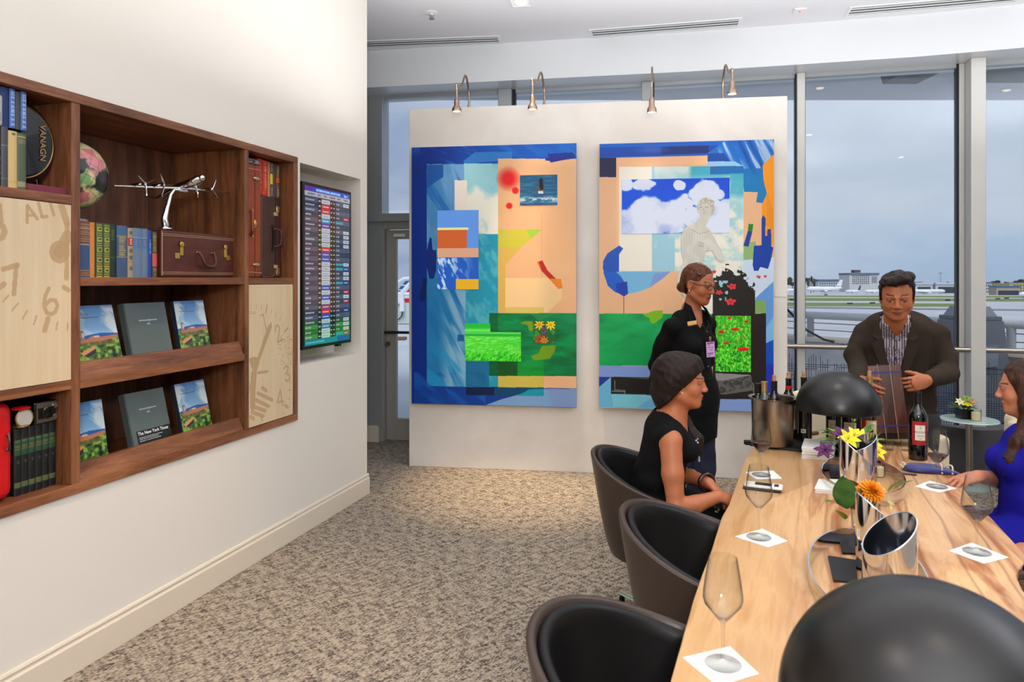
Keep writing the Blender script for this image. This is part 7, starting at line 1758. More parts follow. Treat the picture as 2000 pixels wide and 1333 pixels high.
# cream lounge chairs, low grey seat and side table by the windows
M_crmf = mat('cream_upholstery', (222, 206, 178), rough=0.8, sheen=0.2)
M_gryf = mat('charcoal_upholstery', (74, 72, 76), rough=0.85, sheen=0.2)
def lounge(label, x, y, rot, w=0.62, h=0.80, arm=0.58):
    t = thing('lounge_chair', label, 'armchair', (x, y, 0), rot, 'cream lounge chairs near the windows')
    MB().box((-w/2+0.09, -0.30, 0.12), (w/2-0.09, 0.24, 0.42)).obj('seat', M_crmf, t, bevel=0.03, seg=3)
    MB().box((-w/2+0.02, 0.20, 0.12), (w/2-0.02, 0.32, h)).obj('backrest', M_crmf, t, bevel=0.035, seg=3)
    for s_ in (-1, 1): MB().box((s_*w/2-s_*0.09, -0.32, 0.12), (s_*w/2, 0.26, arm)).obj('armrest', M_crmf, t, bevel=0.03, seg=3)
    for sx_ in (-1, 1):
        for sy_ in (-1, 1): MB().tube([(sx_*(w/2-0.06), sy_*0.24, 0), (sx_*(w/2-0.06), sy_*0.24, 0.13)], [0.012, 0.016], 10).obj('leg', M_bk, t, smooth=True)
    return t
lounge('cream armchair behind the bucket and dome lamp, back to the viewer', 2.11, 4.90, PI, 0.54, 0.86, 0.62)
lounge('cream armchair left of the glass side table, mostly behind the man', 2.65, 4.95, 0.0, 0.50, 0.62, 0.56)
lounge('cream armchair right of the glass side table, behind the woman in blue', 3.76, 4.65, 0.0, 0.62, 0.66, 0.62)
g = Vector((ray(1903)*5.67, 5.67, 0))
t = thing('window_bench', 'low curved charcoal bench between the cream armchairs', 'bench', g, -0.24)
n = 24; m_ = MB(); vs = []
for i in range(n+1):
    q = -1+2*i/n; x = 0.34*q; yy = -0.10*(1-q*q)
    for (dy, z) in ((0, 0.0), (0, 0.40+0.03*q*q), (0.16, 0.40+0.03*q*q), (0.16, 0.0)): vs.append((x, yy+dy, z))
fs = [(i*4+k, (i+1)*4+k, (i+1)*4+(k+1) % 4, i*4+(k+1) % 4) for i in range(n) for k in range(4)]+[(0, 1, 2, 3), (n*4+3, n*4+2, n*4+1, n*4)]
m_.add(vs, fs).obj('bench_body', M_gryf, t, smooth=True, angle=40)
g = gpt(1893, 820, 0.52)
t = thing('side_table', 'small round glass-topped side table on a steel post', 'side table', (g.x, g.y, 0))
MB().lathe([(0.0, 0.515), (0.195, 0.515), (0.20, 0.5175), (0.195, 0.525), (0.0, 0.525)], (0, 0, 0), 48, close=False).obj('glass_top', mat('frosted_green_glass', (186, 206, 198), rough=0.18, spec=0.6), t, smooth=True, angle=30)
MB().tube([(0, 0, 0.012), (0, 0, 0.515)], 0.024, 20).obj('post', M_steel, t, smooth=True, angle=40)
MB().lathe([(0.0, 0.0), (0.15, 0.0), (0.15, 0.008), (0.03, 0.012), (0.0, 0.012)], (0, 0, 0), 40, close=False).obj('foot_plate', mat('frosted_green_glass', (186, 206, 198)), t, smooth=True, angle=40)
p = Vector((ray(1887)*g.y, g.y+0.02, 0.5255))
t = thing('potted_flowers', 'low bunch of yellow-green flowers in a black cube pot on the side table', 'flowers', p)
MB().box((-0.045, -0.045, 0), (0.045, 0.045, 0.075)).obj('pot', M_gb, t, bevel=0.004)
rr = random.Random(6)
for k in range(26):
    an = rr.uniform(0, 2*PI); ra = rr.uniform(0.0, 0.07); mb = MB(); leafm(mb, (math.cos(an)*ra*0.6, math.sin(an)*ra*0.6, 0.08), (math.cos(an), math.sin(an), rr.uniform(0.1, 0.9)), rr.uniform(0.05, 0.11), 0.03, 0.3); mb.obj('leaf', [M_leaf, M_leaf, M_leafl][k % 3], t, smooth=True, angle=0)
for k, (dx, dz, m) in enumerate(((-0.05, 0.13, M_crm), (0.0, 0.155, M_leafl), (0.045, 0.14, mat('pink_petal', (206, 150, 130), rough=0.5)), (-0.02, 0.12, M_yel), (0.02, 0.115, M_yel))): lily(t, Vector((dx, -0.02, dz)), (dx*4, -0.6, 0.7), m, 0.038, 0.02, 6, k)
candle('cream candle in a glass cup next to the cube pot on the side table', Vector((ray(1906)*(g.y-0.06), g.y-0.06, 0.5255)), 1.5)
# ================= OUTSIDE =================
GZ = -15.5
M_apr = mat('apron_concrete', (186, 188, 194), rough=0.9, noise=(0.02, (170, 173, 182), 0.35, 0.7, (1, 3, 1)))
M_grs = mat('airfield_grass', (112, 128, 60), rough=0.95, noise=(0.05, (92, 112, 54), 0.4, 0.7, (1, 1, 1)))
M_con = mat('terrace_concrete', (176, 178, 182), rough=0.8, noise=(1.2, (160, 162, 168), 0.4, 0.7, (1, 1, 1)))
M_conl = mat('light_terrace', (196, 200, 208), rough=0.6, noise=(0.6, (182, 188, 198), 0.4, 0.7, (1, 1, 1)))
M_pipe = mat('grey_painted_pipe', (150, 154, 164), rough=0.4); M_wpipe = mat('white_painted_pipe', (226, 230, 236), rough=0.4)
struct('ground_apron', MB().box((-2500, 60, GZ-0.5), (2500, 2600, GZ)), M_apr)
def gy(py): return F*(EYE-GZ)/(py-HZ)
def strip(name, x0, ya, x1, yb, ta, tb, m, z):      # picture rows at left/right ends -> band on the ground
    P = [pick(px, py, gy(py)) for px, py in ((x0, ta), (x1, tb), (x1, yb), (x0, ya))]
    return struct(name, MB().prism([(p.x, p.y) for p in P][::-1], GZ, GZ+z), m)
strip('ground_grass', 1300, 579, 2400, 584, 576.5, 580.5, M_grs, 0.05)
strip('ground_grass', 1300, 587, 2400, 591, 581.5, 585.5, M_grs, 0.05)
strip('ground_grass', 1300, 597, 1868, 600, 589.5, 593.5, M_grs, 0.05)
strip('ground_kerb', 1300, 599.6, 2400, 612.5, 597.8, 610, mat('dark_kerb', (112, 120, 138), rough=0.8), 0.35)
# terrace and its parapet with rail
struct('terrace_floor', MB().prism([(-14, GL[0].y+0.12)]+[(p.x, p.y+0.12) for p in GL[1:-1]]+[(9, GL[-1].y+0.12), (14, 6.2), (14, 7.5), (9.5, 8.2), (3.6, 11.6), (2.2, 27), (-14, 27)], -0.3, -0.02), M_conl)
A = Vector((3.3, 11.9, 0)); Bv = Vector((ray(1560)*10.4, 10.4, 0)); Cv = Vector((ray(2000)*8.07, 8.07, 0)); Dv = Cv+(Cv-Bv)
def wallseg(mb, a, b, z0, z1, th=0.3):
    d = (b-a).normalized(); n = Vector((-d.y, d.x, 0))*th; mb.hexa([(a.x, a.y, z0), (b.x, b.y, z0), (b.x+n.x, b.y+n.y, z0), (a.x+n.x, a.y+n.y, z0), (a.x, a.y, z1), (b.x, b.y, z1), (b.x+n.x, b.y+n.y, z1), (a.x+n.x, a.y+n.y, z1)])
m_ = MB()
for a, b in ((A, Bv), (Bv, Cv), (Cv, Dv)): wallseg(m_, a, b, -0.3, 0.70)
o = struct('terrace_parapet', m_, M_con)
m_ = MB()
for a, b in ((A, Bv), (Bv, Cv), (Cv, Dv)): wallseg(m_, a+Vector((-0.03, -0.05, 0)), b+Vector((-0.03, -0.05, 0)), 0.70, 0.75, 0.4)
struct('parapet_coping', m_, mat('coping_beige', (204, 192, 178), rough=0.7), o)
rail = [A+Vector((0.1, 0.2, 1.07)), Bv+Vector((0.05, 0.16, 1.07)), Cv+Vector((0.05, 0.16, 1.07)), Dv+Vector((0.05, 0.16, 1.07))]
t = tag(MB().tube(rail, 0.055, 14).obj('terrace_rail', mat('pale_grey_pipe', (186, 190, 198), rough=0.4), smooth=True), 'thick pale grey pipe rail on the parapet outside the windows', 'rail')
for px in (1583, 1700, 1830, 1975):
    q = None
    for a, b in zip(rail[:-1], rail[1:]):
        d = b-a; k = (ray(px)*a.y-a.x)/(d.x-ray(px)*d.y)
        if 0 <= k <= 1: q = a+d*k
    if q is not None: MB().tube([(q.x, q.y, 0.75), (q.x, q.y, 1.06)], 0.05, 14).obj('post', M_pipe, t, smooth=True)
for z in (0.86, 0.96): MB().tube([Vector((p.x, p.y, z)) for p in rail], 0.006, 6).obj('rail_cable', M_blk, t)
cb = [pick(1500, 570, 9.9), pick(1541, 608, 9.9), pick(1575, 645, 9.9), pick(1610, 664, 9.9), pick(1640, 671, 9.9), pick(1660, 673, 9.7), pick(1760, 668, 9.2)]
tag(MB().tube(cb, 0.016, 8).obj('hanging_cable', M_blk, smooth=True), 'black cable sagging in front of the pale outside rail', 'cable')
# mast column with flared base
c = Vector((ray(1894)*8.15, 8.15, 0)); M_tow = mat('grey_tower_paint', (122, 130, 146), rough=0.5)
t = thing('mast_column', 'grey outdoor steel column on a flared concrete base behind the big mullion', 'column', (c.x, c.y, 0))
MB().lathe([(0.0, 1.28), (0.14, 1.28), (0.13, 9.0), (0.0, 9.0)], (0, 0, 0), 24, close=False).obj('shaft', M_tow, t, smooth=True, angle=40)
def fr4(mb, w0, w1, z0, z1): mb.hexa([(-w0, -w0, z0), (w0, -w0, z0), (w0, w0, z0), (-w0, w0, z0), (-w1, -w1, z1), (w1, -w1, z1), (w1, w1, z1), (-w1, w1, z1)])
m_ = MB(); fr4(m_, 0.32, 0.235, 0.0, 1.13); fr4(m_, 0.225, 0.225, 1.13, 1.18); m_.obj('base_block', mat('base_grey', (96, 102, 116), rough=0.7), t, bevel=0.01)
m_ = MB(); fr4(m_, 0.19, 0.14, 1.18, 1.29); m_.obj('flare', M_tow, t)
m_ = MB().box((-0.2, -0.335, 0.62), (0.1, -0.305, 0.86)); m_.obj('plate', M_tow, t)
# dark fittings under the outside eaves
for px0, px1, py, Y, lb in ((1760, 1846, 132, 6.9, 'dark floodlight box hanging outside above the wide window'), (1915, 2070, 128, 6.5, 'dark canopy edge outside at the top right corner')):
    a, b = pick(px0, py, Y), pick(px1, py-6, Y)
    t = thing('floodlight', lb, 'floodlight', a); L = (b-a).length
    m_ = MB(); m_.hexa([(0.03, 0, -0.05), (L-0.05, 0, -0.05), (L-0.05, 0.4, -0.05), (0.03, 0.4, -0.05), (0, 0, 0.02), (L, 0, 0.02), (L, 0.4, 0.05), (0, 0.4, 0.05)]); m_.obj('housing', mat('dark_housing', (52, 60, 72), rough=0.5), t)
    MB().box((L*0.3, 0.1, 0.04), (L*0.34, 0.14, 0.6)).box((L*0.66, 0.1, 0.04), (L*0.7, 0.14, 0.6)).obj('bracket', mat('dark_housing', (52, 60, 72)), t)
struct('eaves_outside', MB().box((-6, 7.4, 3.9), (12, 9.0, 4.1)), M_conl)
# ---- seen through the glass door ----
t = thing('service_platform', 'white railing with a grey cabinet and cable beyond the glass door', 'railing', (ray(785)*25, 25.2, 0))
m_ = MB(); m_.box((-4, 0, 0), (3, 0.4, 0.72)); m_.obj('low_wall', mat('pale_green_grey', (196, 206, 204), rough=0.8), t)
m_ = MB(); o_ = Vector(t.location)
def Q(px, py): return pick(px, py, 25.15)-o_
m_.tube([Q(765, 573), Q(805, 575)], 0.06, 8).tube([Q(770, 562), Q(778, 551), Q(788, 545), Q(806, 543)], 0.06, 8).tube([Q(778, 572), Q(778, 592)], 0.07, 8).tube([Q(784, 592), Q(786, 572), Q(800, 556), Q(812, 549)], 0.09, 8).tube([Q(765, 582), Q(786, 583)], 0.04, 8).obj('white_pipes', M_wpipe, t, smooth=True)
a = Q(783, 590); MB().box((a.x, a.y-0.25, Q(783, 608).z), (a.x+0.14, a.y-0.05, Q(783, 588).z)).obj('cabinet', M_wpipe, t)
MB().tube([Q(786, 608), Q(785, 617), Q(779, 624), Q(772, 625)], 0.02, 6).obj('cable', M_blk, t, smooth=True)
# airliner tail with blue and red bands behind the railing
o_ = pick(792, 592, 60); t = thing('aircraft_tail', 'aircraft tail with blue and red stripes seen through the glass door', 'aeroplane', o_)
def Q(px, py): v = pick(px, py, 60)-o_; return (v.x, v.z)
MB().prism([Q(766, 600), Q(830, 600), Q(830, 525), Q(806, 545)], -0.2, 0.2, 'y').obj('fin', mat('tail_white', (222, 226, 230), rough=0.4), t)
bl_, rd_ = mat('tail_blue', (0, 96, 160), rough=0.4), mat('tail_red', (206, 30, 52), rough=0.4)
for pts, m in (([(793, 549), (812, 549), (812, 556), (787, 556)], bl_), ([(784, 559), (806, 559), (800, 565), (779, 565)], bl_), ([(776, 568), (796, 568), (792, 572), (772, 572)], bl_), ([(770, 577), (790, 577), (790, 582), (768, 582)], bl_), ([(770, 585), (782, 585), (782, 590), (770, 590)], bl_), ([(799, 560), (825, 560), (825, 572), (791, 572)], rd_), ([(786, 583), (825, 583), (825, 591), (780, 591)], rd_), ([(786, 598), (825, 598), (825, 600), (786, 600)], rd_)):
    MB().prism([Q(*p) for p in pts], -0.24, -0.2, 'y').obj('stripe', m, t)
g = gpt(777, 664, -0.02); tag(MB().box((-0.18, -0.2, 0), (0.22, 0.2, 0.07)).obj('roof_cap', mat('rust_brown', (120, 84, 70), rough=0.8), bevel=0.01), 'small rust-brown block lying on the terrace beyond the door', 'block').location = g
# ---- airfield buildings ----
def bldg(name, label, px0, px1, ytop, ybase, wall, roof=None, cat='building', dep=30, roofh=0.0, rows=0, cols=0, wc=(58, 70, 90), w0=0.1, w1=0.95, v0=0.12, v1=0.9, wfrac=0.6):
    Y = gy(ybase); a = pick(px0, ybase, Y); b = pick(px1, ybase, Y); H = (ybase-ytop)*Y/F; W = b.x-a.x
    t = thing(name, label, cat, (a.x, Y, GZ))
    MB().box((0, 0, 0), (W, dep, H)).obj('walls', wall, t)
    if roof: MB().box((-W*0.015, -1.0, H), (W*1.015, dep, H+max(roofh*Y/F, 0.4))).obj('roof', roof, t)
    if rows:
        cw = W*(w1-w0)/cols; rh = H*(v1-v0)/rows
        for r in range(rows):
            m_ = MB()
            for c_ in range(cols): x = W*w0+cw*(c_+0.25); z = H*v0+rh*(r+0.3); m_.box((x, -0.35, z), (x+cw*wfrac, 0.0, z+rh*0.45))
            m_.obj('window_row', mat('far_window_%d_%d_%d' % wc, wc, rough=0.3), t)
    return t
M_hw = mat('hotel_wall', (196, 196, 196), rough=0.8); M_br = mat('blue_grey_roof', (86, 104, 128), rough=0.7); M_bw = mat('pale_building', (186, 192, 198), rough=0.8); M_rl = mat('pale_roof', (190, 196, 204), rough=0.6)
t = bldg('hotel_building', 'large pale multi-storey building with blue-grey roof terrace on the airfield edge', 1659, 1716, 537, 571, M_hw, M_br, roofh=3.5, rows=5, cols=9, w0=0.08, w1=0.68, v0=0.45, v1=0.98)
Y = gy(571); MB().box((8, 2, (571-533)*Y/F), (16, 12, (571-527.5)*Y/F)).obj('roof_housing', mat('brown_roof_house', (92, 78, 92), rough=0.8), t)
m_ = MB()
for k in range(6): m_.box((30+k*1.2, -0.5, 12), (30.3+k*1.2, 0, 21))
m_.obj('wall_ribs', M_br, t)
bldg('office_block', 'long low office block with blue roof left of the large hotel', 1598, 1660, 550, 569, M_bw, M_br, roofh=4, rows=3, cols=13, w0=0.02, w1=0.98)
for px0, px1, yt, lb in ((1788, 1822, 556, 'left aircraft hangar with pale curved roof and dark opening'), (1827, 1872, 556, 'right aircraft hangar with pale roof and dark opening')):
    t = bldg('aircraft_hangar', lb, px0, px1, yt, 573, M_bw, M_rl, cat='hangar', roofh=3.5)
    Y = gy(573); W = (px1-px0)*Y/F; MB().box((W*0.12, -0.6, 0), (W*0.86, 0, (573-yt)*Y/F*0.72)).obj('hangar_opening', mat('hangar_dark', (44, 54, 70), rough=0.8), t)
bldg('terminal_building', 'pale grey flat building right behind the man on the airfield', 1772, 1802, 551, 572, M_bw, M_rl, roofh=1, rows=3, cols=6)
bldg('white_office', 'white three-storey building just right of the big mullion', 1912, 1938, 553, 576, mat('white_building', (206, 210, 214), rough=0.8), M_br, roofh=1.5, rows=3, cols=5, dep=10)
t = bldg('warehouse', 'low warehouse with tan wall and blue roof edge at far right', 1946, 1992, 561, 577, mat('tan_wall', (168, 156, 144), rough=0.8), mat('blue_edge', (40, 96, 156), rough=0.6), roofh=2.0, dep=12)
Y = gy(577); MB().box((2, -0.5, 0), (24, 0, 5)).obj('dark_doors', mat('hangar_dark', (44, 54, 70)), t)
bldg('yellow_block', 'yellow building behind the warehouse at far right', 1972, 2030, 554, 573, mat('yellow_wall', (196, 170, 110), rough=0.8), M_rl, roofh=0.6, rows=3, cols=8)
t = thing('light_mast', 'tall thin floodlight mast on the airfield', 'mast', pick(1837, 571, gy(571))); Y = gy(571)
MB().tube([(0, 0, 0), (0, 0, 38*Y/F)], [0.6, 0.4], 8).obj('pole', M_pipe, t); MB().box((-2.2, -0.5, 36*Y/F), (2.2, 0.5, 38.5*Y/F)).obj('lamp_head', M_pipe, t)
# trees
M_tree = mat('far_tree', (50, 66, 50), rough=0.95, noise=(0.25, (34, 48, 40), 0.4, 0.6, (1, 1, 1)))
def tree(px, py, ybase, wpx, seed, lb):
    Y = gy(ybase); b = pick(px, ybase, Y); H = (ybase-py)*Y/F; W = wpx*Y/F; rr = random.Random(seed)
    t = thing('airfield_tree', lb, 'tree', (b.x, Y, GZ), 0, 'dark trees on the airfield edge')
    m_ = MB()
    for k in range(12): m_.ball((rr.uniform(-W/2, W/2)*0.8, rr.uniform(-3, 3), H*rr.uniform(0.4, 0.86)), (W*rr.uniform(0.14, 0.26), W*0.2, H*rr.uniform(0.10, 0.18)), 8, 6)
    m_.obj('crown', M_tree, t, smooth=True, angle=0); MB().tube([(0, 0, 0), (0, 0, H*0.5)], [0.8, 0.5], 8).obj('trunk', mat('trunk_brown', (70, 58, 48), rough=0.9), t)
TR = [(1548, 542, 569, 20, 'dark tree at the left edge of the view beyond the white mullion'), (1578, 541, 568, 9, 'dark tree right of the white mullion'), (1589, 537, 571, 10, 'tall rounded dark tree left of the office block'), (1612, 548, 568, 16, 'low dark tree in front of the office block, first from left'), (1630, 549, 568, 14, 'low dark tree in front of the office block, middle'), (1650, 547, 568, 14, 'low dark tree between office block and hotel'),
      (1945, 547, 566, 22, 'flat-topped dark tree above the warehouse'), (1968, 550, 566, 16, 'dark green tree behind the warehouse'), (1995, 544, 566, 26, 'dark tree at the far right edge above the yellow building'), (1856, 550, 566, 14, 'dark tree behind the right hangar'), (1500, 543, 569, 30, 'dark tree hidden behind the display wall edge')]
for k, (a, b, c, d, lb) in enumerate(TR[:-1]): tree(a, b, c, d, k, lb)
# aeroplanes
M_pw = mat('aircraft_white', (226, 229, 234), rough=0.35); M_pb = mat('aircraft_blue', (30, 56, 120), rough=0.4); M_pt = mat('aircraft_teal', (20, 96, 120), rough=0.4)
def plane(label, px0, px1, ybase, hpx, tailm, nose_left=True, tri=False, finh=1.3):
    Y = gy(ybase); L = (px1-px0)*Y/F; R_ = hpx*Y/F/2; b = pick((px0+px1)/2, ybase, Y); sg = 1 if nose_left else -1
    t = thing('airliner', label, 'aeroplane', (b.x, Y, GZ), 0 if nose_left else PI, 'airliners parked on the far apron')
    zc = R_*1.75; m_ = MB()
    m_.tube([(-L/2, 0, zc*0.95), (-L/2+R_*0.4, 0, zc*0.97), (-L/2+R_*1.6, 0, zc), (L*0.22, 0, zc), (L*0.40, 0, zc*1.12), (L/2, 0, zc*1.25)], [R_*0.12, R_*0.62, R_, R_, R_*0.55, R_*0.12], 16); m_.obj('fuselage', M_pw, t, smooth=True)
    MB().prism([(L*0.30, zc+R_*0.6), (L*0.46, zc+R_*0.5), (L*0.52, zc+R_*(1+2.4*finh)), (L*0.44, zc+R_*(1+2.4*finh))], -R_*0.08, R_*0.08, 'y').obj('tail_fin', tailm, t)
    m_ = MB(); m_.prism([(-L*0.10, 0), (L*0.10, 0), (L*0.24, -L*0.42), (L*0.17, -L*0.42)], zc*0.75, zc*0.80).prism([(-L*0.10, 0), (L*0.10, 0), (L*0.24, L*0.42), (L*0.17, L*0.42)], zc*0.75, zc*0.80); m_.obj('wing', M_pw, t)
    m_ = MB(); m_.prism([(L*0.38, 0), (L*0.47, 0), (L*0.52, -L*0.15), (L*0.48, -L*0.15)], zc*1.15, zc*1.18).prism([(L*0.38, 0), (L*0.47, 0), (L*0.52, L*0.15), (L*0.48, L*0.15)], zc*1.15, zc*1.18); m_.obj('tailplane', M_pw, t)
    for s_ in (-1, 1): MB().tube([(-L*0.06, s_*L*0.15, zc*0.5), (L*0.04, s_*L*0.15, zc*0.5)], [R_*0.42, R_*0.34], 12).obj('engine', M_pw, t, smooth=True, angle=40)
    if tri: MB().tube([(L*0.34, 0, zc+R_*1.5), (L*0.46, 0, zc+R_*1.5)], [R_*0.45, R_*0.35], 12).obj('tail_engine', M_pw, t, smooth=True, angle=40)
    for x in (-L*0.38, L*0.02): MB().tube([(x, 0, 0), (x, 0, zc*0.5)], R_*0.12, 6).obj('wheel_leg', mat('dark_housing', (52, 60, 72)), t)
plane('long white three-engined airliner parked in front of the office block', 1575.5, 1645, 573, 9.5, M_pw, True, True, 1.15)
plane('small white jet with dark blue tail between airliner and hotel', 1651, 1681, 574, 5.5, M_pb)
plane('white aeroplane partly hidden behind the man, left side of his head', 1689, 1722, 574.5, 6, M_pw)
plane('white and blue airliner cut off by the display wall and white mullion', 1515, 1556, 572.5, 6, M_pb, False)
plane('white airliner with teal tail just right of the man', 1768, 1846, 575, 7, M_pt, False)
plane('white airliner with red-blue tail in front of the hangars', 1801, 1840, 569, 6, mat('tail_purple', (120, 90, 160), rough=0.4), False)
plane('white aircraft nose entering at the far right edge', 1990, 2060, 583, 9, M_pw)
for px, py in ((1613, 577), (1660, 594.5), (1547, 587), (1704, 593.5), (1851, 588), (1949, 585), (1966, 584)):
    g = gpt(px, py, GZ); tag(MB().box((-1.6, -0.8, 0), (1.6, 0.8, 1.0)).obj('taxiway_sign', M_blk), 'small dark taxiway sign standing on the airfield grass', 'sign', 'dark taxiway signs on the airfield').location = g
# ================= PEOPLE =================
V3 = lambda *a: np.array(a, float)
def unit(v): v = np.array(v, float); return v/np.linalg.norm(v)
class Head:
    def __init__(s, c, f, s_=1.0, roll=0.0):
        s.c = V3(*c); s.f = unit(f); r = unit(np.cross(s.f, (0, 0, 1))); u = np.cross(r, s.f)
        s.r = unit(r+u*roll); s.u = np.cross(s.r, s.f); s.s = s_; s.R = np.stack([s.r, s.f, s.u], 1)
    def P(s, x, y, z): return s.c+(s.r*x+s.f*y+s.u*z)*s.s
    def loc(s, co):
        d = (co-s.c)/s.s; return d@s.r, d@s.f, d@s.u
    def build(s, S, jaw=1.0, nose=1.0):
        k = s.s
        def E(p, r, kk=0.012, op='add'): S.ell(s.P(*p), [q*k for q in r], s.R, kk, op)
        def C(a, b, ra, rb, kk=0.008, op='add'): S.cone(s.P(*a), s.P(*b), ra*k, rb*k, kk, op)
        E((0, -0.012, 0.030), (0.073, 0.092, 0.084)); E((0, 0.025, -0.015), (0.062*jaw, 0.066, 0.082), 0.02)
        E((0, 0.048, -0.078), (0.036*jaw, 0.034, 0.030), 0.03); E((0, 0.066, -0.098), (0.018*jaw, 0.018, 0.014), 0.022)
        for q in (-1, 1):
            E((q*0.035, 0.052, -0.032), (0.026, 0.025, 0.026), 0.02); C((q*0.052*jaw, 0.0, -0.06), (q*0.02, 0.06, -0.09), 0.018, 0.014, 0.025)
            E((q*0.031, 0.094, 0.004), (0.019, 0.014, 0.012), 0.012, 'sub'); E((q*0.031, 0.0765, 0.003), (0.015, 0.013, 0.0115), 0.003)
            C((q*0.012, 0.088, 0.020), (q*0.046, 0.074, 0.018), 0.007, 0.005, 0.010)
            E((q*0.0115*nose, 0.096, -0.032), (0.0085*nose, 0.010, 0.007), 0.006)
            E((q*0.074, -0.008, -0.008), (0.009, 0.019, 0.031), 0.006); E((q*0.084, -0.004, -0.004), (0.007, 0.010, 0.018), 0.004, 'sub'); E((q*0.072, -0.002, -0.034), (0.007, 0.010, 0.010), 0.006)
        C((0, 0.086, 0.012), (0, 0.102, -0.026), 0.0075, 0.0098*nose, 0.010); E((0, 0.1025, -0.028), (0.0105*nose, 0.010, 0.009), 0.006)
        E((0, 0.084, -0.057), (0.023, 0.0115, 0.0065), 0.008); E((0, 0.081, -0.068), (0.020, 0.0115, 0.0072), 0.008); E((0, 0.098, -0.0622), (0.022, 0.007, 0.0012), 0.002, 'sub')
    def paint(s, col, co, skin, lip, brow, lid=(70, 44, 34), blush=None, browh=0.026):
        x, y, z = s.loc(co); ax = np.abs(x)
        def P(m, c, a=1.0): m = (np.clip(m, 0, 1)*a)[:, None]; col[:] = col*(1-m)+np.array(c, float)*m
        fr = (y > 0.04)
        if blush: P(fr*np.clip(1-np.hypot((ax-0.040)/0.026, (z+0.032)/0.024), 0, 1), blush, 0.6)
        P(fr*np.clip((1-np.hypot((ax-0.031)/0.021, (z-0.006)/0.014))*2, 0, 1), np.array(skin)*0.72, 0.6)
        P(fr*np.clip((1-np.hypot(x/0.024, (z+0.062)/0.0125))*5, 0, 1)*(y > 0.078), lip)
        P(fr*np.clip((0.0016-np.abs(z+0.0625))*900, 0, 1)*(ax < 0.022)*(y > 0.07), np.array(lip)*0.45)
        bz = browh-0.05*(ax-0.03)**2/0.03
        P(fr*np.clip((0.0042-np.abs(z-bz))*500, 0, 1)*(ax > 0.013)*(ax < 0.050), brow, 0.9)
        ez = 0.0005-8*(ax-0.031)**2
        P(fr*np.clip((1-np.hypot((ax-0.031)/0.0135, (z+0.0025)/0.0042))*4, 0, 1), (206, 196, 190)); P(fr*np.clip((1-np.hypot((ax-0.031)/0.0055, (z+0.002)/0.0055))*4, 0, 1)*(z < 0.002), (40, 26, 20))
        P(fr*np.clip((0.0020-np.abs(z-ez-0.0012))*900, 0, 1)*(ax > 0.016)*(ax < 0.047), lid)
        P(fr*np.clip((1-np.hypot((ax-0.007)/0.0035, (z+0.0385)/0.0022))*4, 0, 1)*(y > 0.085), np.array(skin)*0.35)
        return col
def hand(S, w, d, n, side=1, curl=(0.25, 0.3, 0.35, 0.4), s=1.0, spread=0.10, thumb=0.6):
    w = V3(*w); d = unit(d); n = unit(np.array(n)-d*np.dot(d, n)); l = np.cross(d, n)*side; tips = []
    S.econe(w, w+d*0.030*s, 0.025*s, 0.032*s, n, 0.62, 0.012); S.econe(w+d*0.030*s, w+d*0.072*s, 0.034*s, 0.039*s, n, 0.36, 0.012)
    for i, (o, L) in enumerate(((0.029, 0.070), (0.010, 0.078), (-0.009, 0.072), (-0.027, 0.056))):
        p = w+(d*0.078+l*o)*s; a = 0.0; dd = unit(d+l*spread*(1.5-i)*0.5); pts = [p-dd*0.015*s, p]
        for q in (0.45, 0.31, 0.24):
            a += curl[i]; v = dd*math.cos(a)-n*math.sin(a); p = p+v*L*q*s; pts.append(p)
        S.chain(pts, [0.0095*s, 0.0092*s, 0.0082*s, 0.0074*s, 0.0060*s], 0.003); tips.append((pts[-1], v))
    p = w+(d*0.022+l*0.022)*s; v = unit(l*thumb+d*0.75-n*0.35); pts = [p, p+v*0.036*s]; v2 = unit(v+d*0.3-n*0.15); pts += [pts[-1]+v2*0.030*s]; pts += [pts[-1]+unit(v2+d*0.3)*0.022*s]
    S.chain(pts, [0.015*s, 0.0115*s, 0.0095*s, 0.0072*s], 0.006); tips.append((pts[-1], v2)); return tips
def hairmat(name, c1, c2): return mat(name, c1, rough=0.5, spec=0.28, noise=(3, c2, 0.35, 0.7, (26, 26, 3)), bump=(5, 0.5, (34, 34, 3)))
def cut_head(S, H, fn):
    X = S.ax[0][:, None, None]-H.c[0]; Y = S.ax[1][None, :, None]-H.c[1]; Z = S.ax[2][None, None, :]-H.c[2]
    g = lambda v: (X*v[0]+Y*v[1]+Z*v[2])/H.s
    S.d = np.maximum(S.d, fn(g(H.r), g(H.f), g(H.u)).astype(np.float32))
def ball_part(name, c, r, m, t): return MB().ball(Vector(c)-t.location, r, 12, 8).obj(name, m, t, smooth=True)
def person(label, x, y): return thing('person', label, 'person', (x, y, 0))
M_skin = mat_attr('skin', rough=0.48, sub=0.12, spec=0.4)
M_blkc = mat('black_cloth', (9, 9, 10), rough=0.85, spec=0.2, bump=(500, 0.1, (1, 1, 1)))
M_pearl = mat('pearl', (214, 200, 180))
def skinfn(H, skin, lip, brow, extra=None, **kw):
    def f(co):
        col = np.tile(np.array(skin, float), (len(co), 1)); H.paint(col, co, skin, lip, brow, **kw)
        if extra: extra(col, co)
        return col
    return f

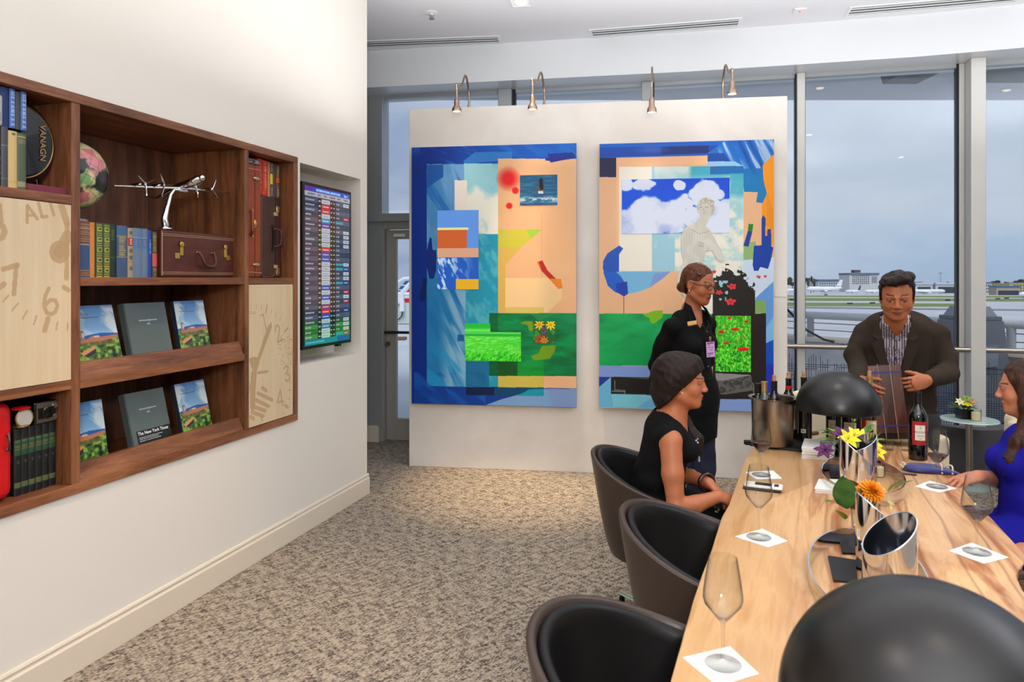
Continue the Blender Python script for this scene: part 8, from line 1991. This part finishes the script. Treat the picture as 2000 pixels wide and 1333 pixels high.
# ---- seated woman in black, profile to the right ----
t = person('seated woman in a sleeveless black dress with long dark hair, hands in her lap', 0.68, 3.13)
H = Head((0.752, 3.10, 1.148), (0.955, -0.29, -0.05), 0.98); fb = unit((0.95, -0.31, 0)); lt = V3(0.31, 0.95, 0)
S = SDF((0.50, 2.76, 0.57), (1.00, 3.42, 1.30), 0.0032); H.build(S)
S.chain([(0.742, 3.105, 1.075), (0.718, 3.118, 0.985), (0.700, 3.125, 0.93)], [0.050, 0.050, 0.065], 0.03)
S.cone((0.672, 2.975, 0.920), (0.765, 3.260, 0.925), 0.046, 0.046, 0.03); S.econe((0.69, 3.12, 0.90), (0.67, 3.12, 0.75), 0.14, 0.12, fb, 0.6, 0.03)
S.chain([(0.668, 2.955, 0.912), (0.668, 2.915, 0.79), (0.674, 2.885, 0.668)], [0.047, 0.043, 0.036], 0.02); S.chain([(0.674, 2.885, 0.664), (0.76, 2.895, 0.672), (0.862, 2.925, 0.694)], [0.038, 0.035, 0.0245], 0.012)
S.chain([(0.775, 3.275, 0.915), (0.77, 3.29, 0.80), (0.762, 3.27, 0.70)], [0.045, 0.040, 0.036], 0.02); S.chain([(0.762, 3.27, 0.695), (0.80, 3.14, 0.715), (0.845, 3.005, 0.724)], [0.037, 0.033, 0.0240], 0.012)
hand(S, (0.862, 2.925, 0.694), (0.88, 0.18, -0.18), (-0.1, -0.3, 0.9), 1, (0.3, 0.4, 0.45, 0.5), 0.92)
tp = hand(S, (0.845, 3.005, 0.724), (0.62, -0.42, -0.58), (0.55, -0.1, 0.8), -1, (0.18, 0.25, 0.3, 0.35), 0.92, 0.25)
def nails(col, co):
    for p, v in tp: col[np.linalg.norm(co-(p+v*0.001), axis=1) < 0.0085] = (196, 20, 40)
sdf_obj('body', S, M_skin, t, t.location, skinfn(H, (176, 106, 70), (150, 68, 58), (52, 32, 24), nails, blush=(184, 94, 68)))
S = SDF((0.46, 2.72, 0.02), (1.28, 3.45, 1.02), 0.006)
S.econe((0.645, 3.15, 0.57), (0.655, 3.13, 0.72), 0.175, 0.150, fb, 0.70, 0.03); S.econe((0.655, 3.13, 0.72), (0.69, 3.12, 0.88), 0.150, 0.160, fb, 0.66, 0.03)
S.cone((0.678, 3.0, 0.925), (0.755, 3.235, 0.930), 0.050, 0.050, 0.03); S.ell((0.765, 3.045, 0.855), (0.052, 0.055, 0.055), None, 0.03); S.ell((0.80, 3.16, 0.855), (0.052, 0.055, 0.055), None, 0.03)
S.cone((0.655, 2.975, 0.935), (0.70, 3.02, 0.955), 0.040, 0.035, 0.02)
for a, b, c in (((0.66, 3.07, 0.545), (1.10, 2.92, 0.53), (1.08, 2.90, 0.08)), ((0.70, 3.24, 0.545), (1.14, 3.09, 0.53), (1.12, 3.08, 0.08))): S.chain([a, b], [0.105, 0.075], 0.04); S.chain([b, c], [0.066, 0.042], 0.02)
S.wrinkle(0.0035, 42, 3); S.cone((0.742, 3.105, 1.06), (0.718, 3.112, 0.965), 0.082, 0.076, 0.006, 'sub')
S.chain([(0.645, 2.90, 0.90), (0.645, 2.88, 0.80)], [0.040, 0.036], 0.006, 'sub')
sdf_obj('dress', S, M_blkc, t, t.location)
S = SDF((0.58, 2.95, 0.76), (0.93, 3.30, 1.31), 0.004)
def hp(*a): return H.P(*a)
S.ell(hp(0, -0.024, 0.038), (0.090, 0.112, 0.096), H.R, 0.02); S.ell(hp(0, -0.055, -0.045), (0.084, 0.076, 0.105), H.R, 0.05); S.cone(hp(0, 0.04, 0.078), hp(0, 0.068, 0.05), 0.045, 0.026, 0.03)
cut_head(S, H, lambda x, y, z: y-(0.030+0.95*z)); 
S.chain([hp(-0.01, -0.075, -0.06), (0.715, 3.17, 1.02), (0.775, 3.205, 0.955), (0.825, 3.15, 0.88), (0.838, 3.12, 0.80)], [0.055, 0.036, 0.032, 0.030, 0.008], 0.03)
S.wrinkle(0.0016, 160, 5, (1, 1, 0.1)); sdf_obj('hair', S, hairmat('dark_brown_hair', (20, 11, 9), (42, 25, 19)), t, t.location)
ball_part('earring', hp(0.080, 0.006, -0.040), 0.0042, M_pearl, t)
L_ = t.location
nk = [Vector(v)-L_ for v in ((0.672, 3.10, 0.985), (0.690, 3.062, 0.975), (0.735, 3.055, 0.935), (0.785, 3.05, 0.895), (0.808, 3.065, 0.84))]
MB().tube(nk, 0.0035, 8).obj('necklace_cord', mat('dark_cord', (50, 40, 36), rough=0.5), t, smooth=True)
m_ = MB(); rr = random.Random(2)
for k in range(14): q = k/13; m_.ball(Vector((0.803+0.012*q, 3.045+0.02*q, 0.905-0.10*q))-L_+Vector((rr.uniform(-.004, .004), rr.uniform(-.006, .006), 0)), rr.uniform(0.004, 0.007), 8, 6)
m_.obj('beads', mat('grey_beads', (160, 165, 186), rough=0.15, metal=0.6), t, smooth=True)
bc = Vector((0.838, 3.022, 0.724))-L_; bd = Vector((0.33, -0.95, 0.08)).normalized(); a_ = bd.orthogonal().normalized(); b_ = bd.cross(a_)
MB().tube([bc+(a_*math.cos(q)+b_*math.sin(q))*0.036 for q in np.linspace(0, 2*PI, 28, endpoint=False)], 0.010, 10, closed=True, flat=0.7).obj('bracelet', mat('tortoise_bangle', (54, 26, 20), rough=0.15, coat=0.5), t, smooth=True)
m_ = MB()
for k in range(18): m_.ball((0.835-0.68+rr.uniform(-0.05, 0.05), 2.985-3.13+rr.uniform(-0.03, 0.03), 0.618+rr.uniform(-0.006, 0.006)), rr.uniform(0.004, 0.009), 8, 6)
m_.obj('beaded_belt', mat('gold_beads', (170, 150, 120), rough=0.2, metal=0.8), t, smooth=True)

# ---- standing woman in black shirt and apron, glasses ----
t = person('standing woman in black shirt and apron with glasses and a name badge', 1.06, 4.15)
H = Head((1.085, 4.09, 1.575), (0.70, -0.70, -0.24), 1.0); g_ = unit((0.62, -0.78, 0)); lr = V3(-0.78, -0.62, 0)
S = SDF((0.78, 3.85, 1.20), (1.38, 4.50, 1.76), 0.0038); H.build(S)
S.chain([(1.070, 4.115, 1.50), (1.055, 4.135, 1.42), (1.050, 4.14, 1.36)], [0.046, 0.047, 0.070], 0.03); S.econe((1.05, 4.12, 1.30), (1.05, 4.12, 1.23), 0.12, 0.12, g_, 0.6, 0.04)
sdf_obj('body', S, M_skin, t, t.location, skinfn(H, (166, 98, 63), (126, 56, 50), (58, 34, 24), None, blush=(168, 92, 62)))
S = SDF((0.74, 3.86, 0.62), (1.42, 4.58, 1.50), 0.006)
S.econe((1.06, 4.14, 1.00), (1.055, 4.13, 1.12), 0.146, 0.132, g_, 0.74, 0.03); S.econe((1.055, 4.13, 1.12), (1.05, 4.13, 1.27), 0.134, 0.148, g_, 0.66, 0.03)
S.cone((0.925, 4.045, 1.335), (1.175, 4.22, 1.335), 0.046, 0.044, 0.03); S.cone((0.985, 4.09, 1.370), (1.12, 4.18, 1.370), 0.048, 0.046, 0.05)
for q in (-1, 1): c_ = V3(1.085, 4.06, 1.215)+lr*0.068*q; S.ell(c_, (0.060, 0.060, 0.058), None, 0.035)
S.chain([(0.920, 4.045, 1.325), (0.872, 4.10, 1.20), (0.852, 4.16, 1.09)], [0.054, 0.047, 0.043], 0.02); S.chain([(0.852, 4.16, 1.09), (0.885, 4.27, 0.99), (0.96, 4.35, 0.92)], [0.043, 0.040, 0.034], 0.02)
S.chain([(1.18, 4.225, 1.325), (1.205, 4.32, 1.19), (1.205, 4.37, 1.08)], [0.052, 0.046, 0.043], 0.02); S.chain([(1.205, 4.37, 1.08), (1.15, 4.42, 0.98), (1.06, 4.42, 0.92)], [0.043, 0.040, 0.034], 0.02)
S.wrinkle(0.0042, 38, 7); 
S.cone((1.070, 4.11, 1.54), (1.055, 4.135, 1.40), 0.056, 0.056, 0.004, 'sub'); S.cone((1.105, 4.05, 1.41), (1.100, 4.035, 1.275), 0.048, 0.010, 0.006, 'sub')
sdf_obj('shirt', S, M_blkc, t, t.location)
S = SDF((0.84, 3.92, 0.60), (1.32, 4.40, 1.06), 0.006); S.econe((1.065, 4.14, 0.98), (1.07, 4.15, 0.90), 0.158, 0.175, g_, 0.74, 0.03); S.econe((1.07, 4.15, 0.90), (1.07, 4.15, 0.70), 0.175, 0.168, g_, 0.72, 0.03); S.wrinkle(0.003, 34, 9, (1, 1, 0.3)); S.cut(lambda X, Y, Z: np.maximum(0.665-Z, Z-1.03)+0*X+0*Y); sdf_obj('apron', S, M_blkc, t, t.location)
S = SDF((0.85, 3.95, 0.05), (1.30, 4.40, 0.95), 0.008)
for a in ((0.985, 4.13), (1.125, 4.17)): S.chain([(a[0], a[1], 0.85), (a[0], a[1]-0.02, 0.48), (a[0], a[1], 0.10)], [0.092, 0.070, 0.056], 0.03)
S.wrinkle(0.004, 36, 4); sdf_obj('trousers', S, mat('navy_cloth', (22, 26, 52), rough=0.8), t, t.location)
for k, a in enumerate(((0.985, 4.13), (1.125, 4.17))):
    MB().tube([(a[0]-1.06-0.01, a[1]-4.15+0.04, 0.035), (a[0]-1.06+0.04, a[1]-4.15-0.06, 0.03), (a[0]-1.06+0.09, a[1]-4.15-0.13, 0.022)], [0.036, 0.038, 0.022], 12, flat=0.8).obj('shoe', M_blk, t, smooth=True)
hand_S = SDF((0.90, 4.28, 0.72), (1.16, 4.50, 0.98), 0.004); hand(hand_S, (0.96, 4.355, 0.915), (0.7, 0.25, -0.6), (0.3, -0.9, 0.1), 1, (0.4, 0.45, 0.5, 0.5), 0.9); hand(hand_S, (1.06, 4.425, 0.915), (-0.75, 0.0, -0.6), (-0.2, -0.9, 0.2), -1, (0.3, 0.35, 0.4, 0.4), 0.9)
sdf_obj('hands', hand_S, M_skin, t, t.location, lambda co: np.tile(np.array((166, 98, 63.)), (len(co), 1)))
# hair drawn back into a low knot, parted
S = SDF((0.93, 3.95, 1.48), (1.22, 4.26, 1.76), 0.0035); hp = H.P
S.ell(hp(0, -0.016, 0.032), (0.0785, 0.0965, 0.0875), H.R, 0.01); S.ell(hp(0, -0.050, -0.02), (0.066, 0.052, 0.060), H.R, 0.03); S.ell(hp(0.0, -0.098, -0.045), (0.042, 0.028, 0.030), H.R, 0.02)
for q_ in (1, -1):
    for k in range(8): q = k/7; S.ell(hp(q_*(0.066-0.02*q), 0.030-0.11*q, 0.062-0.095*q), (0.011, 0.014, 0.011), H.R, 0.004)
cut_head(S, H, lambda x, y, z: np.where(z > 0.02, y-(0.030+0.45*z), y-(-0.022+2.6*np.maximum(z, -0.02)*0.5))); S.wrinkle(0.0012, 220, 2)
part = [hp(-0.012, 0.078, 0.092), hp(0.0, 0.045, 0.113), hp(0.012, 0.0, 0.122)]
sdf_obj('hair', S, hairmat('auburn_hair', (62, 32, 20), (104, 60, 38)), t, t.location)
L_ = t.location
MB().tube([Vector(hp(0.012, 0.066, 0.102))-L_, Vector(hp(0.020, 0.03, 0.1165))-L_, Vector(hp(0.026, -0.02, 0.1185))-L_], 0.0022, 6).obj('hair_parting', mat('scalp', (200, 150, 118), rough=0.6), t, smooth=True)
M_spec = mat('brown_spectacle', (62, 24, 18), rough=0.2, coat=0.5)
m_ = MB()
for q in (-1, 1):
    c_ = [(q*0.031+x*0.021, 0.102-abs(x)*0.003-0.006*(x*q > 0), 0.000+z*0.0125) for x, z in ((-1, 0.7), (-0.6, 1), (0.6, 1), (1, 0.8), (1, -0.4), (0.6, -1), (-0.6, -1), (-1, -0.5))]
    m_.tube([Vector(hp(*p))-L_ for p in c_], 0.0013, 6, closed=True)
    m_.tube([Vector(hp(q*0.052, 0.094, 0.008))-L_, Vector(hp(q*0.072, 0.04, 0.006))-L_, Vector(hp(q*0.080, -0.012, 0.010))-L_], 0.0024, 6)
m_.tube([Vector(hp(-0.010, 0.104, 0.004))-L_, Vector(hp(0, 0.108, 0.006))-L_, Vector(hp(0.010, 0.104, 0.004))-L_], 0.0014, 6); m_.obj('spectacles', M_spec, t, smooth=True)
ball_part('earring', hp(0.080, 0.000, -0.042), 0.0045, M_pearl, t)
def patch(name, p, w, h, m, tilt=0.0, off=0.004, n=None, th=0.002):
    n = Vector(n if n is not None else g_).normalized(); r = n.cross(Vector((0, 0, 1))).normalized()*-1; u = r.cross(n)*-1; c = Vector(p)-L_+n*off; r2 = r*math.cos(tilt)+u*math.sin(tilt); u2 = u*math.cos(tilt)-r*math.sin(tilt)
    return MB().hexa([c-r2*w/2-u2*h/2, c+r2*w/2-u2*h/2, c+r2*w/2-u2*h/2-n*th, c-r2*w/2-u2*h/2-n*th, c-r2*w/2+u2*h/2, c+r2*w/2+u2*h/2, c+r2*w/2+u2*h/2-n*th, c-r2*w/2+u2*h/2-n*th]).obj(name, m, t), c, r2, u2, n
nv = (0.25, -0.97, 0)
patch('name_tag', pick(1352, 631, 3.975), 0.058, 0.021, mat('gold_tag', (226, 176, 110), rough=0.35), 0.12, 0, nv)
o, c, r2, u2, n = patch('visitor_badge', pick(1388, 683, 3.955), 0.052, 0.086, mat('lilac_card', (206, 160, 206), rough=0.45), 0.06, 0, nv)
m_ = MB()
for k, (z, x0, x1) in enumerate(((0.036, -0.02, 0.02), (0.028, -0.02, -0.004), (0.012, -0.018, 0.0), (0.010, 0.006, 0.016), (-0.002, -0.006, 0.010), (-0.02, -0.02, 0.016), (-0.026, -0.02, 0.012), (-0.036, -0.02, -0.004))):
    q = c+u2*z+n*0.0006; h_ = 0.0016 if k else 0.003; m_.add([q+r2*x0-u2*h_, q+r2*x1-u2*h_, q+r2*x1+u2*h_, q+r2*x0+u2*h_], [(0, 1, 2, 3)])
m_.obj('badge_print', mat('badge_ink', (84, 50, 96), rough=0.6), o)
patch('badge_clip', pick(1387, 662, 3.955), 0.014, 0.024, M_chrome, 0, 0, nv, 0.006)
for px, py in ((1381, 648), (1383, 716)): ball_part('button', pick(px, py, 3.962), 0.0045, mat('grey_button', (90, 90, 94), rough=0.3), t)
MB().tube([Vector(p)-L_ for p in ((1.085, 4.085, 1.36), (1.112, 4.055, 1.325), (1.118, 4.06, 1.30), (1.145, 4.075, 1.335), (1.14, 4.10, 1.36))], 0.002, 6).obj('necklace', mat('dark_cord', (50, 40, 36)), t, smooth=True)
m_ = MB()      # turned-out shirt collar
for pts in ([(1.012, 4.10, 1.465), (1.035, 4.05, 1.445), (1.066, 4.022, 1.345), (1.018, 4.03, 1.362), (0.990, 4.075, 1.415)], [(1.115, 4.13, 1.45), (1.132, 4.09, 1.43), (1.150, 4.055, 1.345), (1.172, 4.095, 1.36), (1.150, 4.15, 1.41)]):
    P = [Vector(p)-L_ for p in pts]; m_.add(P, [(0, 1, 2, 3, 4)])
m_.obj('collar', M_blkc, t, solid=0.006, smooth=True)

# ---- man in brown blazer ----
t = person('man with dark hair in a brown blazer over a striped shirt, looking down', 2.20, 3.99)
H = Head((2.085, 3.80, 1.512), (-0.44, -0.85, -0.30), 1.06); fm = unit((-0.48, -0.88, 0)); lm = V3(0.88, -0.48, 0)
S = SDF((1.76, 3.50, 0.96), (2.50, 4.25, 1.68), 0.0042); H.build(S, 1.06, 1.15)
S.chain([(2.105, 3.85, 1.43), (2.125, 3.89, 1.36), (2.15, 3.94, 1.30)], [0.058, 0.057, 0.060], 0.02); S.econe((2.18, 3.985, 1.24), (2.19, 3.99, 1.10), 0.14, 0.13, fm, 0.5, 0.03)
S.chain([(2.045, 4.055, 1.28), (1.970, 4.03, 1.17), (1.955, 3.955, 1.085), (1.905, 3.86, 1.065), (1.865, 3.745, 1.055)], [0.035, 0.035, 0.034, 0.030, 0.027], 0.01); S.chain([(2.345, 3.90, 1.28), (2.385, 3.86, 1.17), (2.375, 3.82, 1.09), (2.29, 3.75, 1.085), (2.15, 3.64, 1.075)], [0.035, 0.035, 0.034, 0.030, 0.027], 0.01)
hand(S, (1.865, 3.745, 1.055), (-0.02, -0.85, -0.30), (-0.9, 0.1, 0.25), -1, (0.5, 0.5, 0.5, 0.5), 1.05, 0.12); hand(S, (2.150, 3.64, 1.075), (-0.75, -0.35, -0.1), (0.35, -0.9, 0.2), 1, (0.5, 0.6, 0.6, 0.6), 1.0)
sdf_obj('body', S, M_skin, t, t.location, skinfn(H, (170, 101, 65), (148, 82, 66), (44, 30, 24), None, browh=0.028))
def jb(S, g):
    S.econe((2.20, 4.02, 0.78), (2.20, 4.01, 1.00), 0.205+g, 0.185+g, fm, 0.66, 0.03); S.econe((2.20, 4.01, 1.00), (2.19, 3.985, 1.24), 0.185+g, 0.200+g, fm, 0.64, 0.03)
    S.cone((2.045, 4.055, 1.290), (2.355, 3.90, 1.290), 0.056+g, 0.056+g, 0.03); S.cone((2.09, 4.02, 1.322), (2.28, 3.92, 1.322), 0.046+g, 0.046+g, 0.05)
def L2(X, Y, Z):     # jacket-local: sideways, forwards
    x = X-2.19; y = Y-3.985; return x*lm[0]+y*lm[1], x*fm[0]+y*fm[1]
S = SDF((1.78, 3.52, 0.68), (2.56, 4.30, 1.42), 0.0062); jb(S, 0.0)
S.chain([(2.035, 4.06, 1.285), (1.972, 4.03, 1.17), (1.955, 3.955, 1.085)], [0.062, 0.056, 0.052], 0.02); S.chain([(1.955, 3.955, 1.085), (1.905, 3.86, 1.065), (1.870, 3.775, 1.055)], [0.052, 0.046, 0.040], 0.02)
S.chain([(2.36, 3.895, 1.285), (2.385, 3.86, 1.17), (2.375, 3.82, 1.09)], [0.062, 0.057, 0.053], 0.02); S.chain([(2.375, 3.82, 1.09), (2.29, 3.75, 1.085), (2.185, 3.665, 1.075)], [0.053, 0.048, 0.042], 0.02)
S.wrinkle(0.0045, 34, 11)
def vcut(X, Y, Z):
    a, b = L2(X, Y, Z); w = np.clip(0.075*(Z-0.98)/0.36, 0.0, 0.075); return np.minimum(np.minimum(w-np.abs(a+0.012), b-0.045), Z-0.99)
S.cut(vcut); S.cone((2.105, 3.86, 1.46), (2.145, 3.93, 1.33), 0.074, 0.078, 0.006, 'sub')
M_blz = mat('brown_blazer', (56, 46, 38), rough=0.9, spec=0.2, noise=(420, (44, 36, 30), 0.4, 0.6, (1, 1, 1)), bump=(420, 0.15, (1, 1, 1)))
sdf_obj('blazer', S, M_blz, t, t.location)
S = SDF((1.95, 3.72, 0.80), (2.42, 4.12, 1.42), 0.005); jb(S, -0.014); S.chain([(2.112, 3.865, 1.385), (2.135, 3.91, 1.34)], [0.068, 0.074], 0.02); S.cone((2.095, 3.83, 1.50), (2.130, 3.895, 1.375), 0.062, 0.060, 0.004, 'sub'); S.cone((2.090, 3.815, 1.41), (2.128, 3.868, 1.255), 0.062, 0.010, 0.004, 'sub'); S.cut(lambda X, Y, Z: Z-(1.375-0.55*((X-2.12)*fm[0]+(Y-3.88)*fm[1])))
def strp(co):
    a = (co[:, 0]-2.19)*lm[0]+(co[:, 1]-3.985)*lm[1]; q = np.mod(a/0.0125, 1.0); c = np.tile(np.array((62, 50, 66.)), (len(co), 1)); c[q < 0.42] = (190, 178, 188); c[np.abs(a+0.012) < 0.002] = (40, 32, 44); return c
sdf_obj('shirt', S, mat_attr('striped_shirt', rough=0.7), t, t.location, strp)
L_ = t.location
def lm2(a, f, z): return Vector(V3(2.19, 3.985, 0)+lm*a+fm*f)+Vector((0, 0, z))-L_
m_ = MB()
for s_ in (-1, 1):
    o_ = -0.012; P = [lm2(s_*0.070+o_, 0.070, 1.385), lm2(s_*0.100+o_, 0.105, 1.33), lm2(s_*0.112+o_, 0.118, 1.285), lm2(s_*0.085+o_, 0.134, 1.262), lm2(s_*0.118+o_, 0.130, 1.24), lm2(s_*0.058+o_, 0.140, 1.08), lm2(s_*0.004+o_, 0.138, 1.00), lm2(s_*0.040+o_, 0.142, 1.15), lm2(s_*0.062+o_, 0.125, 1.28)]
    m_.add(P, [(0, 1, 8), (1, 2, 8), (2, 3, 8), (3, 7, 8), (3, 4, 7), (4, 5, 7), (5, 6, 7)])
m_.obj('lapel', M_blz, t, solid=0.006)
for z in (1.21, 1.13): MB().ball(lm2(-0.012, 0.128, z), 0.0055, 10, 6).obj('button', mat('dark_button', (50, 38, 48), rough=0.3), t, smooth=True)
m_ = MB()
for s_ in (-1, 1): m_.add([lm2(s_*0.060-0.012, 0.055, 1.40), lm2(s_*0.030-0.012, 0.115, 1.345), lm2(s_*0.034-0.012, 0.135, 1.295), lm2(s_*0.072-0.012, 0.115, 1.335)], [(0, 1, 2, 3)])
m_.obj('shirt_collar', mat('collar_cloth', (112, 98, 112), rough=0.7), t, solid=0.004)
S = SDF((2.0, 3.78, 0.05), (2.42, 4.24, 0.86), 0.01)
for a in ((2.12, 4.06), (2.30, 3.96)): S.chain([(a[0], a[1], 0.80), (a[0], a[1], 0.46), (a[0], a[1]+0.01, 0.08)], [0.105, 0.078, 0.062], 0.03)
sdf_obj('trousers', S, mat('charcoal_trousers', (40, 38, 40), rough=0.85), t, t.location)
for a in ((2.12, 4.06), (2.30, 3.96)): MB().tube([(a[0]-2.20+0.03, a[1]-3.99+0.04, 0.038), (a[0]-2.20-0.03, a[1]-3.99-0.08, 0.035), (a[0]-2.20-0.06, a[1]-3.99-0.15, 0.024)], [0.04, 0.045, 0.025], 12, flat=0.8).obj('shoe', M_blk, t, smooth=True)
S = SDF((1.93, 3.64, 1.44), (2.24, 3.98, 1.70), 0.0038); hp = H.P
S.ell(hp(0, -0.018, 0.040), (0.086, 0.104, 0.092), H.R, 0.02); S.cone(hp(0.055, 0.055, 0.085), hp(-0.035, 0.068, 0.105), 0.028, 0.030, 0.02); S.cone(hp(-0.03, 0.05, 0.110), hp(-0.055, -0.02, 0.095), 0.026, 0.03, 0.02); 
for q in (-1, 1): S.cone(hp(q*0.070, 0.012, 0.03), hp(q*0.074, 0.012, -0.018), 0.012, 0.005, 0.008)
S.wrinkle(0.0025, 130, 6)
cut_head(S, H, lambda x, y, z: np.minimum(y-np.where(np.abs(x) > 0.060, 0.026, 0.040), np.where(x > 0, 0.068, 0.078)-z+0.012*np.abs(x)/0.06)); cut_head(S, H, lambda x, y, z: -0.035-z-np.maximum(0, 0.02-y)*1.0)
sdf_obj('hair', S, hairmat('black_brown_hair', (18, 12, 10), (42, 28, 21)), t, t.location)

# ---- woman in royal blue at the right edge ----
t = person('woman in a royal blue dress with long brown hair, cut by the right edge', 2.20, 2.85)
H = Head((2.158, 2.945, 1.142), (-0.80, 0.56, -0.10), 0.98); fw = unit((-0.94, 0.34, 0)); lw = V3(0.34, 0.94, 0)
S = SDF((1.62, 2.46, 0.40), (2.46, 3.26, 1.28), 0.0042); H.build(S)
S.chain([(2.165, 2.935, 1.06), (2.175, 2.91, 0.97), (2.18, 2.89, 0.92)], [0.050, 0.050, 0.08], 0.03); S.econe((2.19, 2.87, 0.88), (2.21, 2.86, 0.70), 0.14, 0.12, fw, 0.6, 0.03)
S.chain([(2.22, 3.04, 0.91), (2.14, 3.06, 0.76), (2.07, 3.00, 0.745)], [0.045, 0.04, 0.035], 0.02); S.chain([(2.07, 3.00, 0.745), (1.925, 2.90, 0.785)], [0.034, 0.025], 0.01); hand(S, (1.925, 2.90, 0.785), (-0.90, -0.25, -0.10), (-0.1, -0.2, 0.95), 1, (0.2, 0.25, 0.3, 0.35), 0.9)
S.chain([(2.14, 2.70, 0.90), (2.16, 2.62, 0.76), (2.12, 2.56, 0.66)], [0.045, 0.04, 0.035], 0.02); S.chain([(2.12, 2.56, 0.66), (1.98, 2.60, 0.60)], [0.034, 0.026], 0.01); S.chain([(2.20, 2.76, 0.53), (1.78, 2.86, 0.52)], [0.085, 0.062], 0.02); S.chain([(2.22, 2.92, 0.53), (1.80, 3.02, 0.52)], [0.085, 0.062], 0.02)
hand(S, (1.98, 2.60, 0.60), (-0.9, 0.3, -0.1), (-0.1, -0.2, 0.95), -1, (0.3, 0.3, 0.35, 0.35), 0.9)
S.chain([(1.78, 2.86, 0.52), (1.80, 2.86, 0.42)], [0.060, 0.056], 0.01)
sdf_obj('body', S, M_skin, t, t.location, skinfn(H, (192, 126, 94), (160, 80, 72), (60, 38, 28), None, blush=(196, 108, 86)))
S = SDF((1.80, 2.44, 0.38), (2.48, 3.22, 1.00), 0.006)
S.econe((2.17, 2.85, 0.50), (2.14, 2.86, 0.68), 0.175, 0.155, fw, 0.85, 0.03); S.econe((2.14, 2.86, 0.68), (2.14, 2.87, 0.87), 0.150, 0.158, fw, 0.74, 0.03); S.cone((2.135, 2.745, 0.915), (2.215, 3.005, 0.915), 0.052, 0.052, 0.03)
S.ell((2.035, 2.84, 0.845), (0.060, 0.06, 0.06), None, 0.035); S.ell((2.055, 2.95, 0.845), (0.060, 0.06, 0.06), None, 0.035)
S.chain([(2.13, 2.71, 0.905), (2.145, 2.63, 0.77), (2.11, 2.565, 0.67)], [0.060, 0.054, 0.048], 0.02); S.chain([(2.22, 3.03, 0.905), (2.15, 3.06, 0.78), (2.07, 3.005, 0.75)], [0.058, 0.052, 0.044], 0.02)
S.chain([(2.18, 2.76, 0.53), (1.93, 2.82, 0.54)], [0.11, 0.100], 0.03); S.chain([(2.20, 2.92, 0.53), (1.93, 2.98, 0.53)], [0.11, 0.092], 0.03); S.wrinkle(0.004, 36, 13); S.cone((2.165, 2.93, 1.06), (2.165, 2.90, 0.96), 0.07, 0.07, 0.006, 'sub')
sdf_obj('dress', S, mat('royal_blue_cloth', (20, 16, 140), rough=0.8, spec=0.25), t, t.location)
S = SDF((1.98, 2.72, 0.76), (2.36, 3.10, 1.30), 0.004); hp = H.P
S.ell(hp(0, -0.020, 0.034), (0.086, 0.104, 0.092), H.R, 0.02); S.ell(hp(0, -0.065, -0.04), (0.078, 0.055, 0.10), H.R, 0.04); cut_head(S, H, lambda x, y, z: y-(0.035+0.45*z))
S.chain([hp(-0.075, 0.010, 0.03), hp(-0.082, 0.0, -0.06), hp(-0.085, 0.005, -0.14), (2.055, 2.83, 0.94), (2.01, 2.825, 0.87), (1.985, 2.83, 0.81)], [0.020, 0.030, 0.034, 0.034, 0.024, 0.005], 0.03); S.chain([hp(0, -0.09, -0.08), (2.26, 2.86, 0.98), (2.28, 2.86, 0.86)], [0.075, 0.075, 0.03], 0.03); S.chain([hp(0.075, 0.0, 0.0), hp(0.085, -0.01, -0.14), (2.13, 2.99, 0.92)], [0.025, 0.035, 0.012], 0.03)
S.wrinkle(0.0018, 150, 8, (1, 1, 0.1)); sdf_obj('hair', S, hairmat('chestnut_hair', (38, 20, 14), (78, 46, 32)), t, t.location)
m_ = MB()
for k in range(34): q = k/33; m_.ball(Vector((2.085-0.075*q+rr.uniform(-.008, .008), 2.80+0.02*q+rr.uniform(-.01, .01), 0.985-0.125*q))-t.location, rr.uniform(0.004, 0.008), 8, 6)
m_.obj('jewelled_necklace', mat('gold_beads', (170, 150, 120)), t, smooth=True)
lounge('cream chair under the woman in the blue dress at the right edge', 2.46, 2.84, -PI/2, 0.50, 0.66, 0.44)
